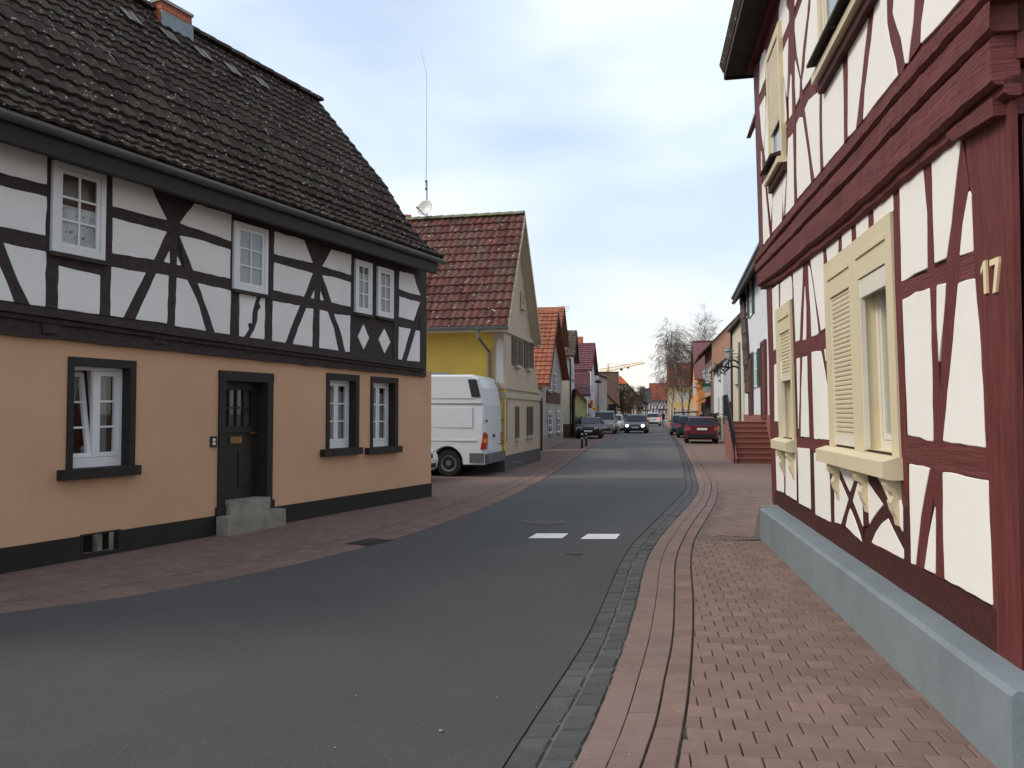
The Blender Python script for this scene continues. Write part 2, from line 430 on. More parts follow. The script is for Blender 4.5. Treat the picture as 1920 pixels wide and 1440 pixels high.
def interp(tab, x):
    if x <= tab[0][0]:
        a, b = tab[0], tab[1]
    elif x >= tab[-1][0]:
        a, b = tab[-2], tab[-1]
    else:
        for i in range(len(tab)-1):
            if tab[i][0] <= x <= tab[i+1][0]:
                # Catmull-Rom-like smoothing
                p1, p2 = tab[i], tab[i+1]; p0 = tab[max(i-1, 0)]; p3 = tab[min(i+2, len(tab)-1)]
                h = p2[0]-p1[0]; t = (x-p1[0])/h
                m1 = (p2[1]-p0[1])/(p2[0]-p0[0])*h; m2 = (p3[1]-p1[1])/(p3[0]-p1[0])*h
                return (2*t**3-3*t*t+1)*p1[1] + (t**3-2*t*t+t)*m1 + (-2*t**3+3*t*t)*p2[1] + (t**3-t*t)*m2
    return a[1] + (b[1]-a[1])*(x-a[0])/(b[0]-a[0])
def curve(pxs, near=None, far=None):
    t = [(g.y, g.x) for g in (G(*p) for p in pxs)]
    t.sort()
    if near: t = near + t
    if far: t = t + far
    return lambda y: interp(t, y)
# ================================================================ ground, road, pavements
E0 = curve([(941,1440),(996,1354),(1046,1279),(1099,1196),(1132,1125),(1162,1057),(1189,1016),(1226,979),(1264,941),(1282,922),(1286,900),(1278,860),(1268,835),(1255,815),(1240,800),(1228,789)])
E1 = curve([(1074,1440),(1117,1350),(1147,1275),(1174,1200),(1196,1125),(1211,1057),(1230,1020),(1260,982),(1297,941),(1309,919),(1307,900),(1292,860),(1278,835),(1262,815),(1244,800),(1230,789)])
E2 = curve([(1200,1440),(1230,1350),(1245,1275),(1260,1200),(1264,1125),(1266,1057),(1275,1024),(1297.5,982),(1324,945),(1333,919),(1331,900),(1306,860),(1288,835),(1270,815),(1249,800),(1233,789)])
E3 = curve([(1269,1440),(1290,1312),(1299,1200),(1300,1125),(1296,1050),(1303,1012),(1324,975),(1342,941),(1346,919),(1343,900),(1314,860),(1293,835),(1273,815),(1251,800),(1234,789)])
XL = curve([(0,1150),(200,1125),(400,1090),(550,1060),(715,1018),(850,975),(960,930),(1050,880),(1090,850),(1112,836),(1160,815),(1192,800),(1212,789)], near=[(-6, -11.5), (3, -6.9)])
def sheet(name, fl, fr, ys, z, m, kind='structure', parent=None):
    mb = MB()
    vs = []
    for y in ys: vs += [Vector((fl(y), y, z)), Vector((fr(y), y, z))]
    mb.add(vs, [(2*i, 2*i+1, 2*i+3, 2*i+2) for i in range(len(ys)-1)])
    return solo(name, mb, m, None, None, (0, 0, 0), kind=kind)
YS = [-6+0.5*i for i in range(0, 92)] + [40+4*i for i in range(0, 36)]
solo('ground', MB().add([(-1500,-60,-0.06),(1500,-60,-0.06),(1500,2600,-0.06),(-1500,2600,-0.06)], [(0,1,2,3)]), M['ground'], None, None, (0,0,0), kind='structure')
road = sheet('road', XL, E0, YS, 0.0, M['asphalt'])
PATCH0 = G(1150, 897).y
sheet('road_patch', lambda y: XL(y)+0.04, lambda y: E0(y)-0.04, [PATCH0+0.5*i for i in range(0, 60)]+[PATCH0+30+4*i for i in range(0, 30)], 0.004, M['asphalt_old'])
# white dashes of the give-way line
for i, q in enumerate(([(990,1009),(1054,1009),(1066,1000),(1006,1000)], [(1088,1010.5),(1155,1010.5),(1163,1001),(1102,1001)])):
    solo('road_marking', MB().add([G(*p, 0.004) for p in q], [(0,1,2,3)]), M['marking'],
         ['left one of the two white dashes painted on the asphalt', 'right one of the two white dashes painted on the asphalt'][i], 'road marking', (0,0,0), 'white dashes across the road')
def manhole(px, py, r, name, label, m):
    c = G(px, py)
    T = Thing(name, label, 'manhole cover', c)
    T.part('frame_ring', MB().lathe((c.x, c.y, 0), UP, [(0, r*1.16), (0.006, r*1.15), (0.006, r)], 28), M['iron'])
    T.part('cover', MB().lathe((c.x, c.y, 0), UP, [(0, r), (0.009, r*0.99), (0.009, r*0.8), (0.005, r*0.78)], 28), m)
manhole(1020, 979, 0.30, 'manhole_cover', 'worn round manhole cover in the asphalt behind the white dashes', M['iron'])
manhole(1076, 1038, 0.085, 'valve_cap', 'small round valve cap in the asphalt before the white dashes', M['iron'])
dg = G(692, 1017)
T = Thing('drain_grate', 'dark gully grate at the left kerb beyond the doorstep', 'drain grate', dg)
Fd = Fr(dg, (0.47, 0.88, 0))
T.part('frame', MB().box(Fd, -0.25, 0.25, -0.01, 0.008, -0.18, 0.18), M['iron'])
for i in range(6): T.part('bar', MB().box(Fd, -0.21+0.075*i, -0.165+0.075*i, 0.008, 0.016, -0.15, 0.15), M['iron'])

# ---- right pavement
PU = Vector((math.sin(R(9.1)), math.cos(R(9.1)), 0)); PS = Vector((PU.y, -PU.x, 0))     # along the wall, across (to the right)
WALLX = lambda y: 2.16 + 0.1597*(y-3.5)
RP = Thing('right_pavement', None, None, (0, 0, 0), kind='structure')
def bed(T, name, fl, fr, ys, z, m):
    mb = MB(); vs = []
    for y in ys: vs += [Vector((fl(y), y, z)), Vector((fr(y), y, z))]
    mb.add(vs, [(2*i, 2*i+1, 2*i+3, 2*i+2) for i in range(len(ys)-1)])
    return T.part(name, mb, m)
NEARY = [y for y in YS if y <= 16.6]; FARY = [y for y in YS if y >= 16.5]
bed(RP, 'gutter_bedding', E0, E1, NEARY, -0.010, M['joint_light'])
bed(RP, 'bedding', E1, lambda y: WALLX(min(y, 10.3))+0.5, [y for y in NEARY if y <= 10.5], -0.012, M['joint'])
bed(RP, 'kerb_bedding', E1, lambda y: E3(y)+0.004, [y for y in NEARY if y >= 10.5], -0.012, M['joint'])
mjp = mat('paving_joint', (0.14, 0.098, 0.082), 0.9, 0.15, 6, 0.2, 90)
bed(RP, 'diagonal_bedding', lambda y: E3(y)+0.004, lambda y: 9.2, [10.2]+[y for y in NEARY if y >= 10.5], -0.0025, mjp)
mp_ = mat('paving_far', (0.20, 0.137, 0.113), 0.88, 0.12, 2.0, 0.3, 90, 0.25, grime=((0.165, 0.115, 0.097), 0.7, 0.45, 0.8))
bed(RP, 'far_paving', E3, lambda y: E3(y)+14, FARY, -0.002, mp_)
bed(RP, 'far_gutter_bed', E0, E1, FARY, -0.012, M['joint'])
bed(RP, 'far_kerb_bed', E1, E3, FARY, -0.012, M['joint'])
def stone_mb(q, z1, z0=-0.03, bev=0.006):
    """paving stone from 4 ground corners: bevelled top"""
    c = sum((Vector((p[0], p[1], 0)) for p in q), Vector())/4
    mb = MB(); lo = []; hi = []; tp = []
    for p in q:
        p = Vector((p[0], p[1], 0)); d = (c-p)
        lo.append(Vector((p.x, p.y, z0))); hi.append(Vector((p.x, p.y, z1-bev)))
        t = p + d.normalized()*bev*1.3; tp.append(Vector((t.x, t.y, z1)))
    mb.add(lo+hi+tp, [(0,1,5,4),(1,2,6,5),(2,3,7,6),(3,0,4,7),(4,5,9,8),(5,6,10,9),(6,7,11,10),(7,4,8,11),(8,9,10,11)])
    return mb
def lay_stones(T, name, quads, m, limit=300, z=0.0, zj=0.003, bev=0.006, field=None, parent=None):
    quads = sorted(quads, key=lambda q: (Vector((q[0][0], q[0][1], 0))-CAM).length if q[0][1] > 2.3 else 99)
    rest = MB()
    for i, q in enumerate(quads):
        zz = z+random.uniform(-zj, zj)
        # tiny random tilt comes from unequal bevels
        s = stone_mb(q, zz, bev=bev*random.uniform(0.8, 1.3))
        if i < limit:
            c = Vector((sum(p[0] for p in q)/4, sum(p[1] for p in q)/4, 0))
            o = bpy.data.objects.new(name, mesh(name, s, m, c)); col.objects.link(o); o.parent = parent or T.e; o.location = c-T.org
        else: rest.add(s.v, s.f)
    if rest.v: T.part(field or name+'_field', rest, m, parent, kind='stuff')
def strip(fl, fr, y0, y1, ln, gap=0.006, jit=0.0, lj=0.0):
    out = []; y = y0
    while y < y1:
        L = ln*random.uniform(1-lj, 1+lj)
        a, b = y+gap/2, y+L-gap/2
        j = lambda: random.uniform(-jit, jit)
        out.append([(fl(a)+gap/2+j(), a+j()), (fr(a)-gap/2+j(), a+j()), (fr(b)-gap/2+j(), b+j()), (fl(b)+gap/2+j(), b+j())])
        y += L
    return out
EM = lambda y: (E0(y)+E1(y))/2
lay_stones(RP, 'basalt_sett', strip(E0, EM, 1.5, 60, 0.17, 0.012, 0.006, 0.2), M['basalt'], 150, 0.0, 0.004, 0.012, 'basalt_sett_row')
lay_stones(RP, 'basalt_sett', strip(EM, E1, 1.42, 60, 0.17, 0.012, 0.006, 0.2), M['basalt'], 150, 0.002, 0.004, 0.012, 'basalt_sett_row')
EK = lambda y: (E1(y)*0.5+E2(y)*0.5)
lay_stones(RP, 'kerb_stone', strip(E1, EK, 1.5, 60, 0.25, 0.004, 0.001), M['kerb'], 100, 0.006, 0.001, 0.004, 'kerb_stone_row')
lay_stones(RP, 'kerb_stone', strip(EK, E2, 1.58, 60, 0.25, 0.004, 0.001), M['kerb'], 100, 0.006, 0.001, 0.004, 'kerb_stone_row')
lay_stones(RP, 'edge_paver', strip(lambda y: E2(y)+0.008, lambda y: E3(y)-0.004, 1.5, 60, 0.165, 0.005, 0.001), M['paver'], 120, 0.008, 0.0015, 0.005, 'edge_paver_row')
# field pavers in rows across, half-bond, clipped at the curved edge
def field_rows(t0, t1, l, w, org, left, smax, gap):
    out = []; t = t0; k = 0
    while t < t1:
        # row between t and t+l: left limit where the row's lower and upper edges meet the edge course
        def lim(tt):
            s = -3.0
            for _ in range(60):
                p = org + PU*tt + PS*s
                dx = left(p.y)-p.x
                s += dx*0.9
                if abs(dx) < 1e-4: break
            return s
        s0, s1 = lim(t+gap/2), lim(t+l-gap/2)
        lo = min(s0, s1)
        i0 = math.floor(lo/w)-1
        s = i0*w + (w/2 if k % 2 else 0)
        while s < smax:
            a0, a1, b = max(s+gap/2, s0+gap), max(s+gap/2, s1+gap), s+w-gap/2
            if b-max(a0, a1) > 0.004:
                q = [org+PU*(t+gap/2)+PS*a0, org+PU*(t+gap/2)+PS*b, org+PU*(t+l-gap/2)+PS*b, org+PU*(t+l-gap/2)+PS*a1]
                out.append([(p.x, p.y) for p in q])
            s += w
        t += l; k += 1
    return out
ORG = Vector((2.12, 3.5, 0))
lay_stones(RP, 'paver', field_rows(-1.9, 6.55, 0.155, 0.165, ORG, E3, 0.12, 0.007), M['paver'], 300, 0.008, 0.0016, 0.006, 'paver_field')
# beyond the channel stone the paving turns by 45 degrees
rot = []
g = 0.16
for i in range(-60, 60):
    for j in range(-60, 60):
        c = Vector((5.2, 13.6, 0)) + PU*((i+j)*g*0.7071) + PS*((i-j)*g*0.7071)
        if not (10.25 < c.y < 17.0): continue
        if c.x < E3(c.y)+0.13: continue
        if c.x > 8.5: continue
        if c.y < 10.4+ (c.x-3)*-0.16+0.1: continue
        d1 = (PU+PS)*0.7071*(g/2-0.003); d2 = (PU-PS)*0.7071*(g/2-0.003)
        q = [c-d1-d2, c+d1-d2, c+d1+d2, c-d1+d2]
        rot.append([(p.x, p.y) for p in q])
lay_stones(RP, 'diagonal_paver', rot, M['paver'], 200, 0.006, 0.0015, 0.005, 'diagonal_paver_field')

# ---- left pavement
LP = Thing('left_pavement', None, None, (0, 0, 0), kind='structure')
LA, LB = G(0, 1075), G(808, 930)
LU = (LB-LA).normalized()
def lwall(y): return LA.x + LU.x/LU.y*(y-LA.y)
LPX = lambda y: (lwall(y) if y < LB.y else -30)
bed(LP, 'bedding', lambda y: lwall(y)-0.6, lambda y: XL(y), [y for y in YS if y <= 15.6], -0.006, mat('left_joint', (0.135, 0.093, 0.078), 0.95, 0.2, 6))
mpl = mat('left_paving_far', (0.175, 0.117, 0.097), 0.9, 0.12, 2.0, 0.3, 90, 0.2, grime=((0.13, 0.09, 0.08), 0.7, 0.45, 0.8))
bed(LP, 'far_paving', lambda y: min(XL(y)-6, -9) if y < 30 else XL(y)-5, lambda y: XL(y)-0.62, [y for y in YS if y >= 15.5], -0.003, mpl)
bed(LP, 'far_bedding', lambda y: XL(y)-0.7, lambda y: XL(y), [y for y in YS if y >= 15.5], -0.012, M['joint'])
lay_stones(LP, 'kerb_stone', strip(lambda y: XL(y)-0.30, lambda y: XL(y)-0.015, 4, 60, 0.3, 0.004, 0.001), M['paver_left'], 60, 0.004, 0.001, 0.004, 'kerb_stone_row')
lay_stones(LP, 'edge_paver', strip(lambda y: XL(y)-0.60, lambda y: XL(y)-0.315, 4, 60, 0.165, 0.004, 0.001), M['paver_left'], 60, 0.003, 0.001, 0.004, 'edge_paver_row')
sv = (PU, PS)
PU = LU.copy(); PS = Vector((-PU.y, PU.x, 0))          # rows run from the kerb towards the house
lq = []
t = -4.0
L0 = Vector((LB.x, LB.y, 0))
k = 0
tt = -12.0
while tt < 0.2:
    s = -0.1; kk = 0
    while s > -6:
        off = 0.08 if k % 2 else 0
        a, b = tt+0.004, tt+0.156
        q = [L0+PU*a-PS*(-s+off), L0+PU*b-PS*(-s+off), L0+PU*b-PS*(-s+off+0.152), L0+PU*a-PS*(-s+off+0.152)]
        if all(p.x < XL(p.y)-0.605 for p in q): lq.append([(p.x, p.y) for p in q])
        else: break
        s -= 0.16
    tt += 0.16; k += 1
PU, PS = sv
lay_stones(LP, 'paver', lq, M['paver_left'], 300, 0.002, 0.0012, 0.005, 'paver_field')

# crumbs of grit and leaf scattered on road and pavements
rl_ = random.Random(21); lit = MB()
for px_, py_, r_ in [(668,1307,0.012),(932,1310,0.011),(826,1373,0.022),(628,1405,0.015),(1006,1330,0.012),(645,1150,0.008),(560,1180,0.008),(300,1160,0.008),(880,1210,0.007),(1080,1145,0.014),(1165,1165,0.014),(1240,1240,0.012),(1180,1418,0.016),(1275,1337,0.014),(1130,1290,0.010),(215,1050,0.014),(40,1125,0.012),(380,1087,0.012),(595,1027,0.02),(735,985,0.015),(525,999,0.012),(736,990,0.014),(1232,968,0.03),(1248,970,0.03)] + [(rl_.uniform(0,1900), rl_.uniform(1010,1430), rl_.uniform(0.003,0.008)) for _ in range(36)]:
    g_ = G(px_, py_); r_ *= 0.55
    if g_.x > WALLX(g_.y)-0.05 or g_.x < lwall(g_.y)+0.1: continue
    a_ = rl_.uniform(0, 6.28); pts_ = [Vector((g_.x+r_*rl_.uniform(0.5,1.2)*math.cos(a_+k*1.257), g_.y+r_*rl_.uniform(0.6,1.4)*math.sin(a_+k*1.257), 0.010)) for k in range(5)]
    lit.add(pts_+[Vector((g_.x, g_.y, 0.010+r_*0.5))], [(0,1,5),(1,2,5),(2,3,5),(3,4,5),(4,0,5)])
solo('litter', lit, mat('litter', (0.30, 0.27, 0.23), 0.9, 0.3, 9), 'pale grit and leaf crumbs scattered over asphalt and paving', 'litter', (0, 0, 0), kind='stuff')
# ================================================================ left half-timbered house
FL = Fr(LB, LU)
LH = Thing('half_timbered_house', 'long house with orange plaster ground floor and black and white timbered upper floor', 'house', LB + LU*-5)
UL = -12.0                                           # left end, outside the frame
def rect(F, xl, xr, yt, yb, ym=None, off=0.0):       # u from the middle height, v at the left edge
    ym = (yt+yb)/2 if ym is None else ym
    return F.px(xl, ym, off)[0], F.px(xr, ym, off)[0], F.px(xl, yb, off)[1], F.px(xl, yt, off)[1]
wA_out = rect(FL, 125, 252.5, 668, 880); wA_in = rect(FL, 135.5, 242, 684, 880)
wB_out = rect(FL, 611, 672, 699, 842);  wB_in = rect(FL, 616.5, 665.5, 711, 842)
wC_out = rect(FL, 694, 745, 705.5, 839); wC_in = rect(FL, 698, 739, 716, 839)
dO = rect(FL, 408, 509, 694, 968); dI = rect(FL, 420.5, 499, 713, 946)
PT = 0.25
VJ = 2.42
holes = [wA_in, wB_in, wC_in, (dI[0], dI[1], PT, dI[3])]
LH.part('wall', wall_holes(FL, UL, 0.0, PT, VJ, holes, 0.0, 0.24), M['plaster_orange'])
LH.part('side_wall', MB().add([FL.P(0,0,0), FL.P(0,VJ,0), FL.P(0,VJ,-8.5), FL.P(0,0,-8.5)], [(0,1,2,3)]), M['plaster_orange'])
# plinth, broken by the cellar window and the door
cw = rect(FL, 150, 224, 992, 1044)
pm = MB()
pm.box(FL, UL, cw[0], -0.05, PT, -0.1, 0.018); pm.box(FL, cw[1], dO[0]-0.0, -0.05, PT, -0.1, 0.018)
pm.box(FL, cw[0], cw[1], -0.05, max(cw[2], 0.02), -0.1, 0.018)
pm.box(FL, dO[1]+0.0, 0.004, -0.05, PT, -0.1, 0.018)
LH.part('plinth', pm, M['plinth_dark'])
CW = LH.part('cellar_window', frame_mb(FL, cw[0], cw[1], max(cw[2], 0.02), PT+0.014, 0.018, -0.05, 0.022), M['surround_dark'])
LH.part('pane', MB().box(FL, cw[0]+0.018, cw[1]-0.018, 0.03, PT+0.005, -0.16, -0.155), M['dark_in'], CW)
umid = FL.px(192, 1018)[0]
LH.part('mullion', MB().box(FL, umid-0.02, umid+0.035, 0.03, PT+0.012, -0.14, -0.05), M['stone'], CW)
# window surrounds, sills and windows of the ground floor
def surround(o, i, bottom, n1=0.022):
    mb = MB()
    mb.box(FL, o[0], i[0], bottom, o[3], -0.01, n1); mb.box(FL, i[1], o[1], bottom, o[3], -0.01, n1)
    mb.box(FL, i[0], i[1], i[3], o[3], -0.01, n1-0.001)
    # reveal lining
    for a, b, c, d in ((i[0]-0.002, i[0]+0.004, bottom, i[3]), (i[1]-0.004, i[1]+0.002, bottom, i[3]), (i[0]+0.004, i[1]-0.004, i[3]-0.004, i[3]+0.002)):
        mb.box(FL, a, b, c, d, -0.235, n1-0.0015)
    return LH.part('window_surround', mb, M['surround_dark'])
for o, i, sl in ((wA_out, wA_in, (118.5, 266)), (wB_out, wB_in, (609.7, 681)), (wC_out, wC_in, (693, 755))):
    surround(o, i, o[2])
    u0, u1 = FL.px(sl[0], 855, 0.10)[0], FL.px(sl[1], 850, 0.10)[0]
    LH.part('window_sill', MB().box(FL, u0, u1, o[2]-0.115, o[2]-0.002, -0.2, 0.10), M['surround_dark'])
# left window: fixed right casement, left casement tipped inwards
n = -0.12
a, b, c, d = wA_in
W = LH.part('window', frame_mb(FL, a, b, c, d, 0.045, n-0.05, n, 0.11), M['white_pvc'])
um = (a+b)/2
LH.part('mullion', MB().box(FL, um-0.02, um+0.025, c+0.11, d-0.045, n-0.05, n-0.004), M['white_pvc'], W)
def casement(F, u0, u1, v0, v1, n, par):
    S = LH.part('sash', frame_mb(F, u0, u1, v0, v1, 0.05, n-0.045, n), M['white_pvc'], par)
    for j in (1, 2):
        y = v0+0.05+(v1-v0-0.1)*j/3; LH.part('muntin', MB().box(F, u0+0.05, u1-0.05, y-0.011, y+0.011, n-0.03, n-0.008), M['muntin'], par)
    for j in range(3):
        y0, y1 = v0+0.05+(v1-v0-0.1)*j/3, v0+0.05+(v1-v0-0.1)*(j+1)/3
        LH.part('pane', MB().add([F.P(u0+0.05,y0,n-0.02), F.P(u1-0.05,y0,n-0.02), F.P(u1-0.05,y1,n-0.02), F.P(u0+0.05,y1,n-0.02)], [(0,1,2,3)]), M['glass'], par)
casement(FL, um+0.025, b-0.045, c+0.115, d-0.05, n-0.006, W)
Ft = Fr(FL.P(0, c+0.115, n-0.006), FL.u, (UP - FL.n*0.17).normalized())
casement(Ft, a+0.045, um-0.02, 0, d-0.05-(c+0.115), 0.0, W)
LH.part('window_backing', MB().add([FL.P(a-0.5,c,-0.75), FL.P(b+0.5,c,-0.75), FL.P(b+0.5,d,-0.75), FL.P(a-0.5,d,-0.75)], [(0,1,2,3)]), M['brown_in'], W)
cur = MB()
for s_, (x0, x1, xb0, xb1) in enumerate(((a, um+0.05, a, a+0.05), (um+0.10, b, b-0.16, b))):   # drapes gathered to the sides
    vs = []
    for i in range(13):
        w = 0.02*math.sin(i*2.1)
        vs += [FL.P(xb0+(xb1-xb0)*i/12, c, n-0.26+w), FL.P((x0*0.6+xb0*0.4)+((x1*0.6+xb1*0.4)-(x0*0.6+xb0*0.4))*i/12, (c+d)/2, n-0.27+w), FL.P(x0+(x1-x0)*i/12, d, n-0.28+w)]
    cur.add(vs, [(3*i+k, 3*i+3+k, 3*i+4+k, 3*i+1+k) for i in range(12) for k in (0, 1)])
LH.part('curtain', cur, M['curtain'], W)
for i in (wB_in, wC_in):
    window(LH, FL, i[0], i[1], i[2], i[3], -0.12, 0.045, 2, 3, None, 'curtain', 0.05, 0.02, 'each', 0.10, curtain_top=0.86, co=0.05, bo=0.10)
# door
mb = MB()
mb.box(FL, dO[0], dI[0], 0.02, dO[3]-0.10, -0.01, 0.03); mb.box(FL, dI[1], dO[1], 0.02, dO[3]-0.10, -0.01, 0.03)
mb.box(FL, dO[0]-0.004, dO[1]+0.004, dI[3], dO[3], -0.01, 0.034)
mb.box(FL, dO[0]-0.03, dI[0]-0.001, -0.03, 0.36, -0.02, 0.05); mb.box(FL, dI[1]+0.001, dO[1]+0.03, -0.03, 0.36, -0.02, 0.05)
mb.box(FL, dI[0]-0.002, dI[0]+0.004, 0.02, dI[3], -0.24, 0.0285); mb.box(FL, dI[1]-0.004, dI[1]+0.002, 0.02, dI[3], -0.24, 0.0285)
mb.box(FL, dI[0]+0.004, dI[1]-0.004, dI[3]-0.004, dI[3]+0.002, -0.24, 0.0285)
LH.part('door_surround', mb, M['surround_dark'])
v0 = FL.px(424, 943)[1]
d0, d1, dv0, dv1 = dI[0]+0.004, dI[1]-0.004, v0+0.02, dI[3]-0.004
nd = -0.17
mb = MB()
gl0, gl1 = dv0+(dv1-dv0)*0.62, dv0+(dv1-dv0)*0.93
mb.box(FL, d0, d1, dv0, gl0, nd-0.05, nd); mb.box(FL, d0, d1, gl1, dv1, nd-0.05, nd)
mb.box(FL, d0, d0+0.11, gl0, gl1, nd-0.05, nd); mb.box(FL, d1-0.11, d1, gl0, gl1, nd-0.05, nd)
mb.box(FL, d0+0.05, d1-0.05, gl0-0.09, gl0-0.05, nd, nd+0.035)
D = LH.part('door', mb, M['door_dark'])
for x0, x1 in ((d0+0.12, (d0+d1)/2-0.03), ((d0+d1)/2+0.03, d1-0.12)):
    LH.part('door_panel', MB().box(FL, x0, x1, dv0+0.16, gl0-0.36, nd, nd+0.014), M['door_dark'], D)
mm = MB(); x0, x1 = d0+0.11, d1-0.11
for i in (1, 2, 3):
    x = x0+(x1-x0)*i/4; mm.box(FL, x-0.014, x+0.014, gl0, gl1, nd-0.04, nd-0.006)
mm.box(FL, x0, x1, (gl0+gl1)/2-0.014, (gl0+gl1)/2+0.014, nd-0.039, nd-0.007)
LH.part('glazing_bar', mm, M['door_dark'], D)
for i in range(4):
    for j in range(2):
        p0, p1 = x0+(x1-x0)*i/4+0.014, x0+(x1-x0)*(i+1)/4-0.014
        q0, q1 = (gl0, (gl0+gl1)/2) if j == 0 else ((gl0+gl1)/2, gl1)
        LH.part('pane', MB().add([FL.P(p0,q0,nd-0.03), FL.P(p1,q0,nd-0.03), FL.P(p1,q1,nd-0.03), FL.P(p0,q1,nd-0.03)], [(0,1,2,3)]), M['glass'], D)
LH.part('door_curtain', MB().add([FL.P(x0-0.1,gl0-0.1,nd-0.06), FL.P(x1+0.1,gl0-0.1,nd-0.06), FL.P(x1+0.1,gl1+0.05,nd-0.06), FL.P(x0-0.1,gl1+0.05,nd-0.06)], [(0,1,2,3)]), mat('door_net', (0.10, 0.10, 0.095), 0.9, 0.2, 8), D)
ms = FL.px(441, 825, nd)
LH.part('mail_slot', MB().box(FL, ms[0]-0.11, ms[0]+0.11, ms[1]-0.045, ms[1]+0.045, nd, nd+0.018), M['brass'], D)
LH.part('door_handle', MB().tube([FL.P(d1-0.07, dv0+0.9, nd), FL.P(d1-0.07, dv0+0.9, nd+0.05), FL.P(d1-0.19, dv0+0.9, nd+0.05)], 0.011, 6), M['brass'], D)
s0 = FL.px(427, 990, 0.25); s1 = FL.px(536, 972, 0.25)
vt = FL.px(410, 962, 0.0)[1]
vt = min(max(vt, 0.16), 0.24)
LH.part('doorstep', MB().box(FL, s0[0], s1[0], -0.04, vt, 0.051, 0.25), M['stone'])
LH.part('threshold', MB().box(FL, dI[0]+0.01, dI[1]-0.01, 0.0, v0+0.015, -0.24, 0.10), M['stone'])
bl = FL.px(399, 828)
B_ = LH.part('doorbell', MB().box(FL, bl[0]-0.05, bl[0]+0.05, bl[1]-0.07, bl[1]+0.07, -0.01, 0.02), M['surround_dark'])
for k in (0, 1): LH.part('bell_button', MB().box(FL, bl[0]-0.022, bl[0]+0.022, bl[1]-0.045+0.05*k, bl[1]-0.008+0.05*k, 0.02, 0.026), M['white_pvc'], B_)

# ---- upper storey
ZA, ZB = zoom(0, 250, 3.6), zoom(400, 350, 3.891)
NU = 0.05
E_uv = FL.px(830, 487, 0.50)
uE, vE = E_uv
VT = vE-0.10
uR = FL.px(799.5, 600, NU)[0]
LH.part('upper_wall', MB().box(FL, UL, uR, 2.40, VT, -0.3, NU), M['timber_dark'])
def tpoly(F, Z, pts, off): return [F.px(*Z(p), off) for p in pts]
def timber(T, F, Z, pts, n0, n1, name, m):
    poly = wob(tpoly(F, Z, pts, n1), 0.25, 0.004)
    T.part(name, MB().prism(F, poly, n0, n1), m)
def infill(T, F, Z, pts, n0, n1, m, amp=0.006, name='infill_panel'):
    poly = wob(tpoly(F, Z, pts, n1), 0.10, amp)
    k = len(poly); cu = sum(p[0] for p in poly)/k; cv = sum(p[1] for p in poly)/k
    mb = MB()
    def pull(p, d):
        v = Vector((cu-p[0], cv-p[1])); L = v.length
        v = v/L*min(d*0.5, L*0.3); return (p[0]+v.x, p[1]+v.y)
    ring0 = poly; ring1 = [pull(p, 0.007) for p in poly]
    vs = [F.P(*p, n0) for p in ring0] + [F.P(*p, n1-0.003) for p in ring0] + [F.P(*p, n1) for p in ring1]
    fs = [(i, (i+1) % k, (i+1) % k+k, i+k) for i in range(k)] + [(i+k, (i+1) % k+k, (i+1) % k+2*k, i+2*k) for i in range(k)] + [tuple(range(2*k, 3*k))]
    T.part(name, mb.add(vs, fs), m)
TB, TP = NU+0.012, NU+0.0165
